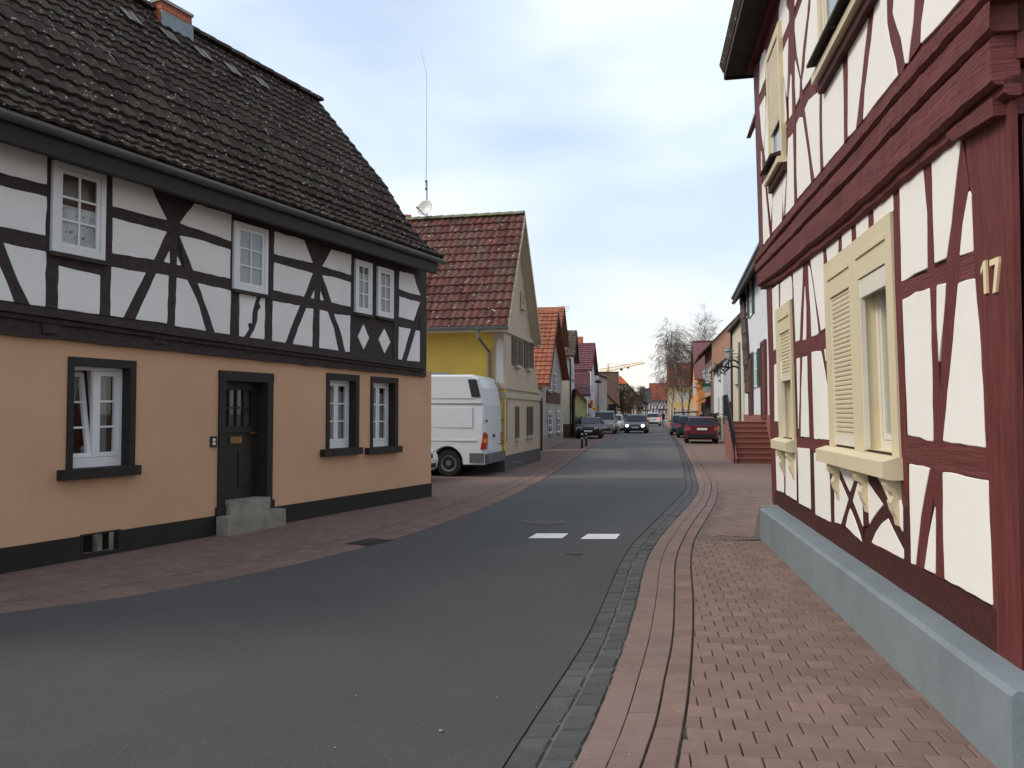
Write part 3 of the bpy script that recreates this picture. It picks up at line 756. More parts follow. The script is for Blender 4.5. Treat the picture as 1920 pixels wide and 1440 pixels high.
for nm, Z, pts in [
 ('post', ZA, [(318,130),(398,160),(392,1190),(307,1170)]), ('post', ZA, [(712,270),(765,285),(747,1235),(672,1225)]),
 ('post', ZA, [(1560,540),(1595,548),(1615,1390),(1550,1375)]), ('post', ZA, [(1140,560),(1205,580),(1185,1310),(1127,1295)]),
 ('rail', ZA, [(-300,190),(318,340),(318,430),(-300,275)]), ('rail', ZA, [(760,490),(1562,730),(1560,790),(760,568)]),
 ('rail', ZA, [(-300,568),(310,690),(310,800),(-300,668)]), ('rail', ZA, [(755,810),(1556,980),(1556,1064),(752,900)]),
 ('rail', ZA, [(350,795),(712,860),(690,965),(345,885)]),
 ('brace', ZA, [(-85,720),(25,738),(70,860),(130,1010),(205,1160),(97,1138),(50,1005),(0,890)]),
 ('brace', ZA, [(1128,660),(1150,780),(1055,945),(915,1257),(833,1247),(985,940)]), ('brace', ZA, [(1200,680),(1260,810),(1335,1010),(1400,1190),(1454,1347),(1390,1337),(1350,1180),(1265,990)]),
 ('head_block', ZA, [(1025,365),(1315,470),(1215,607),(1130,587)]),
 ('rail', ZB, [(445,490),(1005,645),(1003,700),(445,552)]), ('rail', ZB, [(440,755),(1002,877),(1000,940),(435,832)]),
 ('post', ZB, [(728,540),(797,560),(776,1190),(722,1178)]), ('post', ZB, [(403,315),(447,325),(430,1140),(372,1130)]),
 ('post', ZB, [(1005,490),(1045,500),(1040,1220),(995,1213)]), ('post', ZB, [(1162,550),(1208,565),(1198,945),(1160,937)]),
 ('post', ZB, [(1320,600),(1360,612),(1350,1262),(1312,1255)]), ('corner_post', ZB, [(1507,640),(1556,650),(1555,1290),(1507,1280)]),
 ('rail', ZB, [(1355,745),(1515,795),(1510,845),(1355,800)]), ('rail', ZB, [(1355,950),(1462,980),(1480,1045),(1355,1022)]),
 ('brace', ZB, [(1465,640),(1525,640),(1525,790),(1513,793),(1480,710)]), ('brace', ZB, [(1508,845),(1530,850),(1412,1270),(1375,1266)]),
 ('brace', ZB, [(728,632),(742,750),(680,885),(578,1162),(522,1152),(632,868)]), ('brace', ZB, [(783,645),(830,740),(882,928),(930,1060),(967,1213),(913,1204),(880,1030),(835,912)]),
 ('head_block', ZB, [(665,390),(862,457),(795,582),(728,559)]), ('rail', ZB, [(152,748),(400,790),(385,810),(160,772)]),
 ('carved_brace', ZB, [(316,796),(350,800),(336,850),(348,880),(328,905),(322,980),(300,1045),(262,1112),(216,1106),(262,1040),(252,1010),(268,990),(283,1000),(286,920),(300,860)]),
]: timber(LH, FL, Z, pts, 0.0, TB+random.uniform(-0.002, 0.002), nm, M['timber_dark'])
P = {}
for Z, pts in [
 (ZA, [(-300,-55),(320,150),(318,345),(-300,190)]), (ZA, [(-300,275),(0,350),(180,395),(318,428),(308,690),(0,628),(-300,568)]),
 (ZA, [(25,738),(312,798),(308,1170),(205,1158),(130,1010),(70,860)]), (ZA, [(-300,670),(-85,722),(-40,800),(0,895),(50,1010),(97,1138),(-300,1085)]),
 (ZA, [(398,892),(678,958),(672,1222),(392,1185)]),
 (ZA, [(763,285),(1025,365),(1062,450),(1130,585),(1040,565),(760,492)]), (ZA, [(762,568),(1000,632),(1128,665),(1040,855),(760,810)]),
 (ZA, [(1315,472),(1565,550),(1562,730),(1215,605),(1260,540)]), (ZA, [(1215,690),(1340,715),(1558,785),(1555,982),(1305,925),(1260,810)]),
 (ZA, [(1145,790),(1147,878),(1108,868)]), (ZA, [(1198,828),(1225,892),(1195,888)]),
 (ZA, [(752,900),(985,940),(900,1110),(833,1245),(745,1230)]), (ZA, [(1055,945),(1140,960),(1128,1285),(915,1255),(985,1100)]),
 (ZA, [(1193,973),(1265,990),(1310,1080),(1350,1180),(1392,1335),(1182,1300)]), (ZA, [(1335,1010),(1560,1062),(1552,1358),(1452,1345),(1400,1190)]),
 (ZB, [(195,770),(318,798),(300,860),(286,920),(283,1000),(268,990),(252,1010),(262,1040),(218,1105),(188,1100)]),
 (ZB, [(350,800),(380,805),(372,1130),(262,1110),(300,1045),(322,980),(328,905),(348,880),(336,850)]),
 (ZB, [(447,325),(665,390),(690,460),(728,557),(560,520),(445,490)]), (ZB, [(445,552),(728,632),(662,803),(520,775),(440,755)]),
 (ZB, [(862,457),(1008,495),(1005,645),(795,580),(830,520)]), (ZB, [(797,645),(900,665),(1003,698),(1002,877),(865,845),(830,740)]),
 (ZB, [(738,755),(735,818),(712,810)]), (ZB, [(783,760),(808,833),(780,825)]),
 (ZB, [(435,832),(632,868),(575,1010),(522,1150),(430,1138)]), (ZB, [(680,885),(730,890),(722,1178),(578,1160),(620,1030)]),
 (ZB, [(778,897),(835,912),(880,1030),(915,1203),(775,1185)]), (ZB, [(882,928),(1000,940),(995,1213),(965,1210),(930,1060)]),
 (ZB, [(1360,615),(1465,640),(1480,710),(1513,793),(1430,775),(1355,745)]), (ZB, [(1358,800),(1508,845),(1462,980),(1355,950)]),
 (ZB, [(1355,1022),(1442,1038),(1375,1265),(1350,1260)]), (ZB, [(1480,1048),(1507,1052),(1507,1280),(1412,1268),(1450,1150)]),
]: infill(LH, FL, Z, pts, 0.0, TP, M['panel_white'])
for pts in ([(1098,1005),(1137,1105),(1098,1190),(1057,1092)], [(1250,1037),(1293,1135),(1250,1217),(1208,1115)]):
    infill(LH, FL, ZB, pts, 0.0, TP, M['panel_white'], 0.001, 'diamond_panel')
# sill beams of the jetty and the plate under the eaves
def band(T, F, la, lb, n0, n1, name, m, ext=None, wav=0.004, cut=None):
    """beam between two pixel lines given as point lists; ext: u of the far end"""
    A = [F.px(*p, n1) for p in la]; B = [F.px(*p, n1) for p in lb]
    if ext is not None:
        for L_ in (A, B):
            s = (L_[1][1]-L_[0][1])/(L_[1][0]-L_[0][0]); L_.insert(0, (ext, L_[0][1]+s*(ext-L_[0][0])*0.2))
    poly = wob(A + B[::-1], 0.3, wav)
    return T.part(name, MB().prism(F, poly, n0, n1), m)
band(LH, FL, [(0,566),(388,621),(799.5,681)], [(0,581),(388,637),(799.5,693)], 0.0, 0.13, 'sill_beam', M['timber_dark'], UL)
band(LH, FL, [(0,583),(388,639),(799.5,694)], [(0,592),(388,646),(799.5,698)], 0.0, 0.09, 'moulding', M['timber_dark'], UL)
band(LH, FL, [(0,594),(388,648),(799.5,699)], [(0,626),(404,667),(799.5,707)], 0.0, 0.055, 'joist_beam', M['timber_dark'], UL, 0.008)
for x in (95, 300, 470, 655):
    u, v = FL.px(x, 605+x*0.1, 0.07)
    LH.part('joist_end', MB().box(FL, u-0.09, u+0.09, v-0.06, v+0.05, 0.0, 0.075), M['timber_dark'])
# upper windows
for q, kw in (([(363,183),(720,278),(712,855),(355,795)], dict(Z=ZA, curtain='lace', curtain_top=0.55, back='brown_in')),
          ([(160,245),(405,318),(398,785),(152,745)], dict(Z=ZB, curtain='blind', curtain_top=0.99)),
          ([(1043,530),(1162,558),(1160,935),(1040,915)], dict(Z=ZB, curtain='curtain', curtain_top=0.8)),
          ([(1208,580),(1320,612),(1315,965),(1198,940)], dict(Z=ZB, curtain='curtain', curtain_top=0.9))):
    Z = kw.pop('Z'); n = 0.105
    p = tpoly(FL, Z, q, n)
    u0, u1 = (p[0][0]+p[3][0])/2, (p[1][0]+p[2][0])/2; v0, v1 = (p[2][1]+p[3][1])/2, (p[0][1]+p[1][1])/2
    big = u1-u0 > 0.6
    LH.part('window_casing', frame_mb(FL, u0, u1, v0, v1, 0.03, NU-0.02, n-0.03), M['white_pvc'])
    window(LH, FL, u0, u1, v0, v1, n, 0.062 if big else 0.05, 2, 3, None, depth=0.032, mw=0.022, sash=True, co=0.006, bo=0.014, **kw)
    LH.part('window_ledge', MB().box(FL, u0-0.01, u1+0.05, v0-0.05, v0-0.004, NU, n+0.02), M['timber_dark'])
# plate, soffit, fascia, gutter
prof = [(0.0, vE-0.02), (0.44, vE-0.02), (0.44, vE-0.12), (0.41, vE-0.26), (0.37, vE-0.28), (0.22, vE-0.20), (0.07, vE-0.15), (0.0, vE-0.15)]
LH.part('boxed_eaves', MB().ext([FL.P(UL, v, n) for n, v in prof], FL.u*(uE-0.06-UL)), M['soffit'])
gp = []
for k in range(9):
    t = math.pi*k/8; gp.append((0.51-0.07*math.cos(t)+0.0, vE-0.02-0.075*math.sin(t)))
gp2 = [(0.51+(n-0.51)*0.9, vE-0.02+(v-vE+0.02)*0.9) for n, v in gp]
LH.part('gutter', MB().ext([FL.P(UL, v, n) for n, v in gp+gp2[::-1]], FL.u*(uE+0.04-UL)), M['zinc'])
# ---- roof
dR = ray(597, 193); tR = (FL.P(uE, 0)-CAM).dot(FL.u)/dR.dot(FL.u); qR = CAM+dR*tR-FL.O
nR, vR = qR.dot(FL.n), qR.v if False else qR.dot(FL.v)
n0_, v0_ = 0.50, vE+0.03
nk, vk = n0_+(nR-n0_)*0.17, v0_+(vR-v0_)*0.125          # bell-cast at the eaves
pts_r = [(n0_, v0_)] + [(n0_+(nR-n0_)*f, v0_+(vR-v0_)*(f-0.055*math.sin(math.pi*min(1, f/0.42)))) for f in (0.05, 0.10, 0.15, 0.21, 0.28, 0.36, 0.45)] + [(nR, vR)]
segL = [math.dist(a, b) for a, b in zip(pts_r[:-1], pts_r[1:])]
def lpath(s):
    if s is None: return sum(segL)-0.1
    i = 0
    while i < len(segL)-1 and s > sum(segL[:i+1]): i += 1
    a, b = pts_r[i], pts_r[i+1]; t = (s-sum(segL[:i]))/segL[i]
    e = (FL.n*(b[0]-a[0]) + FL.v*(b[1]-a[1])).normalized()
    return FL.P(0, a[1]+(b[1]-a[1])*t, a[0]+(b[0]-a[0])*t), e, FL.u.cross(e).normalized()
mb = MB()
front = [(n, v-0.015) for n, v in pts_r]; back = [(2*nR-n0_, v0_), (nR, vR-0.015)]
poly = front + [(2*nR-n0_, v0_), (2*nR-n0_, v0_-0.12), (nR, vR-0.17)] + [(n, v-0.14) for n, v in pts_r[-2:0:-1]] + [(n0_, v0_-0.06)]
LROOF = LH.part('roof', MB().ext([FL.P(UL-0.2, v, n) for n, v in poly], FL.u*(uE-0.02-UL+0.2)), M['soffit'])
lay_tiles(LH, LROOF, lpath, FL.u, UL-0.2, uE+0.03, 0.185, 0.245, tile_mesh('roof_tile', 0.185, 0.245, M['tile_dark'], th=0.010, rise=0.024), M['tile_dark'], 300)
k = int((uE-UL)/0.36)
for i in range(k):
    u = uE-0.36*i-0.36
    LH.part('ridge_tile', MB().ext([FL.P(u, vR+0.02+0.11*math.sin(t), nR+0.13*math.cos(t)) for t in [math.pi*j/6 for j in range(7)]], FL.u*0.39+FL.v*0.014), M['tile_dark'], LROOF)
gv = [(-0.3, 2.42), (-0.3, vE), (nR, vR-0.2), (2*nR-NU, vE), (2*nR-NU, 2.42)]
LH.part('gable_wall', MB().ext([FL.P(uR-0.02, v, n) for n, v in gv], FL.u*-0.2), M['panel_white'])
for p0, p1 in zip(pts_r[:-1], pts_r[1:]):       # verge board
    LH.part('verge_board', MB().ext([FL.P(uE-0.0, p0[1]-0.13, p0[0]), FL.P(uE, p0[1]+0.03, p0[0]), FL.P(uE, p1[1]+0.03, p1[0]), FL.P(uE, p1[1]-0.13, p1[0])], FL.u*0.025), M['soffit'], LROOF)
# glass tiles near the ridge
for i, (x, y) in enumerate(((228, 30), (302, 67), (365, 100), (422, 130), (477, 155))):
    best = None; 
    for q in range(400):
        s = q*0.02
        if s > lpath(None): break
        p, es, en = lpath(s)
        d_ = ray(x, y); t = (p-CAM).dot(en)/d_.dot(en); h = CAM+d_*t-p
        e = abs(h.dot(es))
        if best is None or e < best[0]: best = (e, p+FL.u*h.dot(FL.u), es, en)
    _, p, es, en = best
    mb = MB()
    for k in (0, 1): mb.ext([p+FL.u*(0.14*k)-es*0.16+en*0.075, p+FL.u*(0.14*k+0.11)-es*0.16+en*0.075, p+FL.u*(0.14*k+0.11)+es*0.16+en*0.05, p+FL.u*(0.14*k)+es*0.16+en*0.05], en*0.012)
    LH.part('vent_tile', mb, mat('vent_tile%d' % i, (0.11, 0.10, 0.08), 0.5, 0.2, 8), LROOF)
# chimney of separate bricks astride the ridge
uc = FL.px(311, 60, nR)[0]
vtop = FL.px(311, 22, nR)[1]
cw_, cd_ = 0.29, 0.24
CH = LH.part('chimney', MB().box(FL, uc-cw_+0.008, uc+cw_-0.008, vR-0.8, vtop-0.01, nR-cd_+0.008, nR+cd_-0.008), M['mortar'], LROOF)
v = vR-0.28; c = 0
bh = 0.075
while v < vtop-0.03:
    L1, L2 = cw_*2, cd_*2
    for (lng, mk) in ((L1, 'f'), (L1, 'b'), (L2, 'r'), (L2, 'l')):
        cuts = [0, lng/2, lng] if c % 2 == 0 else [0, lng*0.25, lng*0.75, lng]
        for a_, b_ in zip(cuts[:-1], cuts[1:]):
            a_ += 0.006; b_ -= 0.006
            q = MB()
            if mk == 'f': q.box(FL, uc-cw_+a_, uc-cw_+b_, v, v+bh-0.012, nR+cd_-0.01, nR+cd_)
            elif mk == 'b': q.box(FL, uc-cw_+a_, uc-cw_+b_, v, v+bh-0.012, nR-cd_, nR-cd_+0.01)
            elif mk == 'r': q.box(FL, uc+cw_-0.01, uc+cw_, v, v+bh-0.012, nR-cd_+a_, nR-cd_+b_)
            else: q.box(FL, uc-cw_, uc-cw_+0.01, v, v+bh-0.012, nR-cd_+a_, nR-cd_+b_)
            LH.part('brick', q, M['brick'], LROOF)
    v += bh; c += 1
LH.part('chimney_cap', MB().box(FL, uc-cw_-0.03, uc+cw_+0.03, vtop-0.005, vtop+0.04, nR-cd_-0.03, nR+cd_+0.03), M['mortar'], LROOF)
LH.part('flashing', MB().ext([FL.P(uc-cw_-0.03, vR-0.45, nR+cd_+0.02), FL.P(uc+cw_+0.04, vR-0.45, nR+cd_+0.02), FL.P(uc+cw_+0.03, vR-0.02, nR+cd_+0.01), FL.P(uc-cw_-0.02, vR-0.02, nR+cd_+0.01)], FL.n*0.012)
        .ext([FL.P(uc+cw_+0.004, vR-0.5, nR+cd_+0.02), FL.P(uc+cw_+0.004, vR-0.5, nR-cd_), FL.P(uc+cw_+0.004, vR+0.12, nR-cd_), FL.P(uc+cw_+0.004, vR+0.12, nR+cd_)], FL.u*0.012), M['lead'], LROOF)
# the bay beyond the left edge of the picture repeats the same framing
for za, zb_ in ((-55, 190), (275, 568), (668, 1085)):
    p = [FL.px(*ZA((-300, za)), TP), FL.px(*ZA((-300, zb_)), TP)]
    ue = p[0][0]-0.16; um_ = (UL+ue)/2
    for a_, b_ in ((UL+0.2, um_-0.09), (um_+0.09, ue)):
        poly = wob([(a_, p[1][1]), (b_, p[1][1]), (b_, p[0][1]), (a_, p[0][1])], 0.1, 0.005)
        LH.part('infill_panel', MB().prism(FL, poly, 0.0, TP), M['panel_white'])
# ================================================================ right half-timbered house, number 17
HW = Vector((math.sin(R(9.1)), math.cos(R(9.1)), 0))
F0 = Fr((2.39, 3.75, 0), -HW)
FH = Fr((2.39, 3.75, 0), -HW, (UP+F0.n*0.02).normalized())
RH = Thing('half_timbered_house', 'tall dark red and cream half-timbered house on a blue-grey plinth with the number 17', 'house', FH.P(-3.5, 0, -1.5))
UF = -7.14
ZC, ZD, ZE = zoom(1420, 460, 6.0), zoom(1430, 680, 6.0), zoom(1440, 820, 5.54)
ZF, ZG, ZH, ZI, ID = zoom(1400, 0, 5.54), zoom(1400, 220, 5.54), zoom(1540, 340, 6.0), zoom(1580, 0, 4.5), zoom(0, 0, 1)
w1 = (-3.65, -1.645, 1.305, 2.972); w1l = (-3.47, -2.78, 1.32, 2.637); w1r = (-2.51, -1.80, 1.32, 2.65)
w2 = (-6.37, -5.365, 1.30, 2.895); w2o = (-6.14, -5.47, 1.31, 2.57)
holes = [w1l, w1r, w2o]
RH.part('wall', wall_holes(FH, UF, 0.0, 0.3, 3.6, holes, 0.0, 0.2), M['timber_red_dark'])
NH = 0.06                                  # jetty of the upper storey
UV0, UV1 = 3.3, 7.4
RH.part('upper_wall', MB().box(FH, UF-0.12, 0.1, UV0, UV1, -0.25, NH), M['timber_red'])
RH.part('rear_core', MB().box(FH, UF, -0.05, 0.0, UV1-0.1, -6.0, -0.45), M['panel_cream'])
RH.part('end_wall', MB().box(FH, UF+0.005, UF+0.15, 0.0, UV1-0.05, -6.0, -0.005), M['panel_cream'])
# timbers of the ground floor
t1, p1_ = 0.012, 0.0165
for nm, Z, pts in [
 ('corner_post', ID, [(1808,247),(1820,363),(1824,472),(1827,522),(1838,651),(1847,840),(1852,901),(1861,1136),(1868,1233),(1917,1264),(1906,800),(1900,500),(1894,185)]),
 ('corner_post', ZC, [(112,470),(165,440),(168,800),(182,1190),(190,1440),(205,2000),(210,2890),(168,2890),(135,1800),(125,1000)]),
 ('rail', ID, [(1688,531),(1827,472),(1828,523),(1690,563)]), ('rail', ID, [(1700,816),(1849,840),(1853,901),(1702,868)]),
 ('rail', ZC, [(415,1100),(790,945),(795,1165),(425,1280)]), ('rail', ZD, [(380,838),(770,878),(680,1015),(385,958)]),
 ('rail', ZC, [(182,1188),(236,1150),(236,1325),(186,1345)]), ('rail', ZD, [(132,660),(205,668),(205,850),(130,845)]),
 ('sill_beam', ZE, [(78,545),(500,800),(1075,1090),(1545,1340),(2200,1700),(2370,1790),(2370,2330),(1800,1930),(1130,1440),(60,715)]),
 ('post', ZC, [(505,190),(575,150),(600,900),(610,1440),(660,2190),(640,2900),(580,2900),(560,2160),(545,1000)]),
 ('post', ZC, [(735,20),(770,0),(800,900),(835,2180),(775,2180),(762,930)]),
 ('post', ID, [(1673,355),(1686,347),(1690,531),(1702,868),(1706,1058),(1694,1054),(1690,900),(1680,600)]),
 ('post', ID, [(1729,308),(1746,294),(1752,494),(1757,612),(1768,884),(1771,1088),(1752,1078),(1749,828),(1738,503)]),
 ('brace', ID, [(1803,248),(1817,350),(1804,418),(1796,530),(1783,670),(1768,830),(1758,829),(1768,604),(1774,484),(1792,335)]),
 ('brace', ID, [(1744,878),(1757,878),(1745,970),(1733,1068),(1716,1060),(1727,968)]),
 ('brace', ZC, [(590,130),(612,280),(640,480),(690,800),(715,967),(688,985),(625,480),(582,250)]),
 ('brace', ZC, [(507,200),(535,455),(522,700),(508,1070),(476,1072),(480,900)]),
 ('brace', ZD, [(655,-130),(760,-120),(770,870),(745,870),(737,340),(690,60)]),
 ('brace', ZD, [(414,-60),(448,-66),(432,300),(428,838),(400,838),(403,750),(412,400)]),
 ('post', ZE, [(430,118),(475,160),(492,800),(497,812),(443,752)]), ('post', ZE, [(640,300),(690,500),(692,887),(650,880)]),
 ('post', ZE, [(975,560),(1028,640),(1052,905),(985,935)]), ('post', ZE, [(1395,700),(1465,740),(1480,1310),(1408,1268)]),
 ('post', ZE, [(160,150),(180,165),(183,592),(163,577)]), ('post', ZE, [(288,165),(308,170),(320,685),(296,662)]),
 ('brace', ZE, [(695,290),(740,300),(850,570),(880,660),(990,935),(985,1090),(900,860),(832,655),(740,440)]),
 ('brace', ZE, [(915,345),(940,470),(880,660),(800,925),(755,908),(832,655)]),
 ('brace', ZE, [(1010,370),(1135,400),(1250,650),(1300,765),(1400,985),(1410,1165),(1245,840),(1190,700),(1060,500)]),
 ('brace', ZE, [(1318,510),(1370,640),(1295,765),(1180,890),(1075,1092),(985,1090),(1050,905),(1195,700)]),
 ('post', ZC, [(370,320),(400,290),(412,600),(430,1090),(440,1275),(435,1440),(415,1440),(390,600)]),
 ('post', ZC, [(236,437),(258,428),(253,690),(240,706)]),
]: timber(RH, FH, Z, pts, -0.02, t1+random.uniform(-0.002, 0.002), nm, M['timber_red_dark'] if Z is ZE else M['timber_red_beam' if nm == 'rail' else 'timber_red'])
for x in ((185,225,602,855), (330,386,490,715), (520,585,335,560)):     # short studs above the double window
    timber(RH, FH, ZH, [(x[0], x[2]), (x[1], x[2]-40), (x[1]+4, x[3]-40), (x[0], x[3])], -0.02, t1, 'stud', M['timber_red'])
for Z, pts in [
 (ID, [(1686,350),(1729,310),(1737,400),(1738,503),(1714,514),(1690,529)]), (ID, [(1746,295),(1803,251),(1792,335),(1783,420),(1774,484),(1752,494),(1748,380)]),
 (ID, [(1816,357),(1820,363),(1824,472),(1799,480),(1804.5,418)]), (ID, [(1691.7,561.7),(1715,548),(1742,540),(1745,612),(1749,828),(1702,816),(1693.7,612)]),
 (ID, [(1756,534.5),(1773,530.6),(1767.6,604.5),(1759.8,680),(1756,612)]), (ID, [(1796,530.6),(1826.7,522),(1837.6,651),(1847,840),(1800,832),(1767.6,827),(1783,670.6)]),
 (ID, [(1704.7,869.6),(1743,878),(1726,967.8),(1716.5,1059.5),(1708,1056.7),(1704.7,901.7)]), (ID, [(1753,949),(1753,1076.5),(1733,1067),(1741,1005.6)]),
 (ID, [(1767,885),(1852,900.8),(1860.6,1135.5),(1770.8,1086),(1767.5,972.6)]),
 (ZC, [(165,490),(236,437),(240,705),(220,735),(232,1150),(183,1187),(172,800)]), (ZC, [(258,430),(370,325),(388,430),(390,605),(255,700)]),
 (ZC, [(400,290),(510,190),(505,420),(480,900),(475,1070),(430,1090),(410,600)]), (ZC, [(532,455),(545,700),(545,1060),(510,1070),(522,700)]),
 (ZC, [(570,225),(590,260),(625,480),(685,985),(675,1005),(608,1030),(600,800),(580,500)]), (ZC, [(592,130),(735,28),(742,200),(762,930),(715,965),(690,800),(640,480),(610,280)]),
 (ZD, [(128,25),(210,-5),(210,668),(133,660)]), (ZD, [(380,-45),(416,-58),(418,0),(412,400),(403,750),(398,740),(388,350)]),
 (ZD, [(447,-65),(495,-75),(500,200),(520,840),(428,835),(432,300)]), (ZD, [(548,-120),(655,-130),(690,60),(737,340),(745,870),(578,857),(560,300)]),
 (ZC, [(750,1168),(765,1165),(775,1305),(768,1300)]),
 (ZE, [(78,130),(165,150),(165,575),(90,548)]), (ZE, [(180,165),(290,165),(295,660),(182,590)]), (ZE, [(305,105),(430,118),(443,750),(320,685)]),
 (ZE, [(475,160),(565,165),(572,260),(632,270),(650,880),(492,800)]), (ZE, [(680,430),(712,380),(760,480),(832,650),(800,760),(755,905),(692,885),(688,600)]),
 (ZE, [(725,300),(920,345),(900,420),(850,570),(800,460)]), (ZE, [(930,470),(975,560),(985,930),(935,800),(880,660),(905,560)]),
 (ZE, [(850,735),(900,860),(975,1085),(805,925),(825,820)]), (ZE, [(1015,445),(1060,500),(1195,700),(1130,780),(1050,905),(1040,700),(1025,640)]),
 (ZE, [(1130,400),(1320,450),(1318,510),(1250,650),(1190,520)]), (ZE, [(1365,645),(1395,720),(1398,985),(1340,860),(1295,765)]),
 (ZE, [(1245,840),(1300,960),(1405,1165),(1408,1265),(1075,1090),(1120,980),(1180,890)]),
 (ZH, [(50,725),(190,605),(185,855),(70,950)]), (ZH, [(228,575),(330,490),(338,720),(232,805)]), (ZH, [(385,445),(520,340),(525,560),(395,665)]), (ZH, [(585,290),(800,105),(805,335),(590,505)]),
]: infill(RH, FH, Z, pts, -0.01, p1_, M['panel_cream'], 0.005)
# jetty: stacked moulded beams between the storeys
TT = [(1431,459),(1496,373),(1544,314),(1600,247),(1682,142),(1802,0),(1858,-66)]
BB = [(1439,538),(1487,508),(1518,482),(1543,464.5),(1637.5,387),(1683,347),(1802,249),(1864,198)]
XS = [1431+(1862-1431)*i/56 for i in range(57)]
tl = lambda x: interp(TT, x); bl_ = lambda x: interp(BB, x) if x > 1439 else 538
def jband(f0, f1, n0, n1, nm, m):
    up = [FH.px(x, tl(x)+(bl_(x)-tl(x))*f0, n1) for x in XS]; lo = [FH.px(x, tl(x)+(bl_(x)-tl(x))*f1, n1) for x in XS]
    up[-1] = (0.16, up[-1][1]); lo[-1] = (0.16, lo[-1][1])
    up[0] = (UF-0.1, up[0][1]); lo[0] = (UF-0.1, lo[0][1])
    k = len(up); mb = MB(); vs = []
    for i in range(k):
        j = random.uniform(-0.006, 0.006)+0.006*math.sin(i*0.61+f0*20)*math.sin(i*0.23+f1*9)
        a, b = up[i], lo[i]; a = (a[0], a[1]+random.uniform(-0.004, 0.004)); b = (b[0], b[1]+random.uniform(-0.005, 0.005)+0.005*math.sin(i*0.33+f0*30)*math.sin(i*0.13+f1*5))
        vs += [FH.P(a[0], a[1], n0), FH.P(a[0], a[1]-0.004, n1-0.02), FH.P(a[0], a[1]-0.022, n1+j*0.5), FH.P(b[0], (a[1]*0.4+b[1]*0.6), n1+j), FH.P(b[0], b[1]+0.022, n1+j*0.3), FH.P(b[0], b[1]+0.003, n1-0.025), FH.P(b[0], b[1], n0)]
    fs = []
    for i in range(k-1):
        for q in range(6): fs.append((7*i+q, 7*i+7+q, 7*i+8+q, 7*i+1+q))
    fs += [tuple(range(7)), tuple(range(7*(k-1), 7*k))]
    RH.part(nm, mb.add(vs, fs), m)
jband(0.0, 0.19, -0.02, 0.135, 'moulding', M['timber_red_beam'])
jband(0.205, 0.46, -0.02, 0.118, 'sill_beam', M['timber_red_beam'])
jband(0.475, 0.84, -0.02, 0.105, 'jetty_beam', M['timber_red_beam'])
jband(0.85, 1.0, -0.02, 0.055, 'plate_beam', M['timber_red_beam'])
# cap of the corner post
cpx = [FH.px(x, y, 0.06) for x, y in [(1800,236),(1892,182),(1892,205),(1820,245)]]
RH.part('post_cap', MB().prism(FH, [(-0.5, cpx[0][1]+0.02), (0.08, cpx[1][1]+0.06), (0.08, cpx[1][1]-0.03), (-0.42, cpx[0][1]-0.05)], -0.2, 0.07), M['timber_red_beam'])
# ---- double window with roller shutters
def win17(o, ops, nm_label):
    top = o[3]
    us = sorted([o[0], o[1]] + [x for q in ops for x in q[:2]])
    mb = MB(); n0, n1 = -0.02, 0.026
    for i in range(0, len(us), 2): mb.box(FH, us[i], us[i+1], o[2], top-0.001, n0, n1)
    for q in ops:
        mb.box(FH, q[0], q[1], q[3], top, n0, n1-0.001)
    W = RH.part('window_surround', mb, M['cream'])
    for q in ops:
        # shadow-gap panel on the shutter box
        RH.part('box_panel', MB().box(FH, q[0]-0.03, q[1]+0.03, q[3]+0.16, top-0.13, n1-0.01, n1+0.012), M['cream'], W)
    return W
def slats(W, q, v_lo, v_hi, n, h=0.040):
    v = v_hi; me = None
    while v > v_lo+0.01:
        pr = [(n-0.008, v), (n+0.002, v-0.002), (n+0.0055, v-h*0.35), (n+0.005, v-h*0.75), (n+0.0005, v-h+0.003), (n-0.008, v-h+0.0015)]
        if me is None:
            base = FH.P(q[0], v, n)
            me = mesh('shutter_slat', MB().ext([FH.P(q[0], vv, nn) for nn, vv in pr], FH.u*(q[1]-q[0])), M['cream_slat'], base)
        o = bpy.data.objects.new('shutter_slat', me); col.objects.link(o); o.parent = W; o.location = FH.P(q[0], v, n)-RH.org
        v -= h
    return v
W1 = win17(w1, [w1l, w1r], 'double')
slats(W1, (w1l[0]+0.02, w1l[1]-0.02), w1l[2]+0.09, w1l[3], 0.004)
RH.part('shutter_bottom_bar', MB().box(FH, w1l[0]+0.02, w1l[1]-0.02, w1l[2]+0.005, w1l[2]+0.095, -0.01, 0.012), M['cream_white'], W1)
RH.part('shutter_bottom_bar', MB().box(FH, w1r[0]+0.02, w1r[1]-0.02, w1r[3]-0.15, w1r[3]-0.01, -0.01, 0.014), M['cream_white'], W1)
for q in (w1l, w1r, w2o):
    RH.part('guide_rail', MB().box(FH, q[0], q[0]+0.022, q[2], q[3], -0.02, 0.018).box(FH, q[1]-0.022, q[1], q[2], q[3], -0.02, 0.018), M['cream_white'], W1)
def reveal(q, dp=0.26):
    mb = MB()
    for a, b, c, d in ((q[0]-0.004, q[0]+0.003, q[2], q[3]), (q[1]-0.003, q[1]+0.004, q[2], q[3]), (q[0], q[1], q[3]-0.003, q[3]+0.004), (q[0], q[1], q[2]-0.004, q[2]+0.003)):
        mb.box(FH, a, b, c, d, -dp, -0.021)
    RH.part('window_reveal', mb, M['cream'], W1)
for q in (w1r, w2o): reveal(q)
window(RH, FH, w1r[0]+0.003, w1r[1]-0.003, w1r[2]+0.003, w1r[3]-0.003, -0.10, 0.055, 1, 1, M['cream_white'], 'curtain', 0.05, 0.02, True, 0.07, parent=W1, co=0.04, bo=0.09)
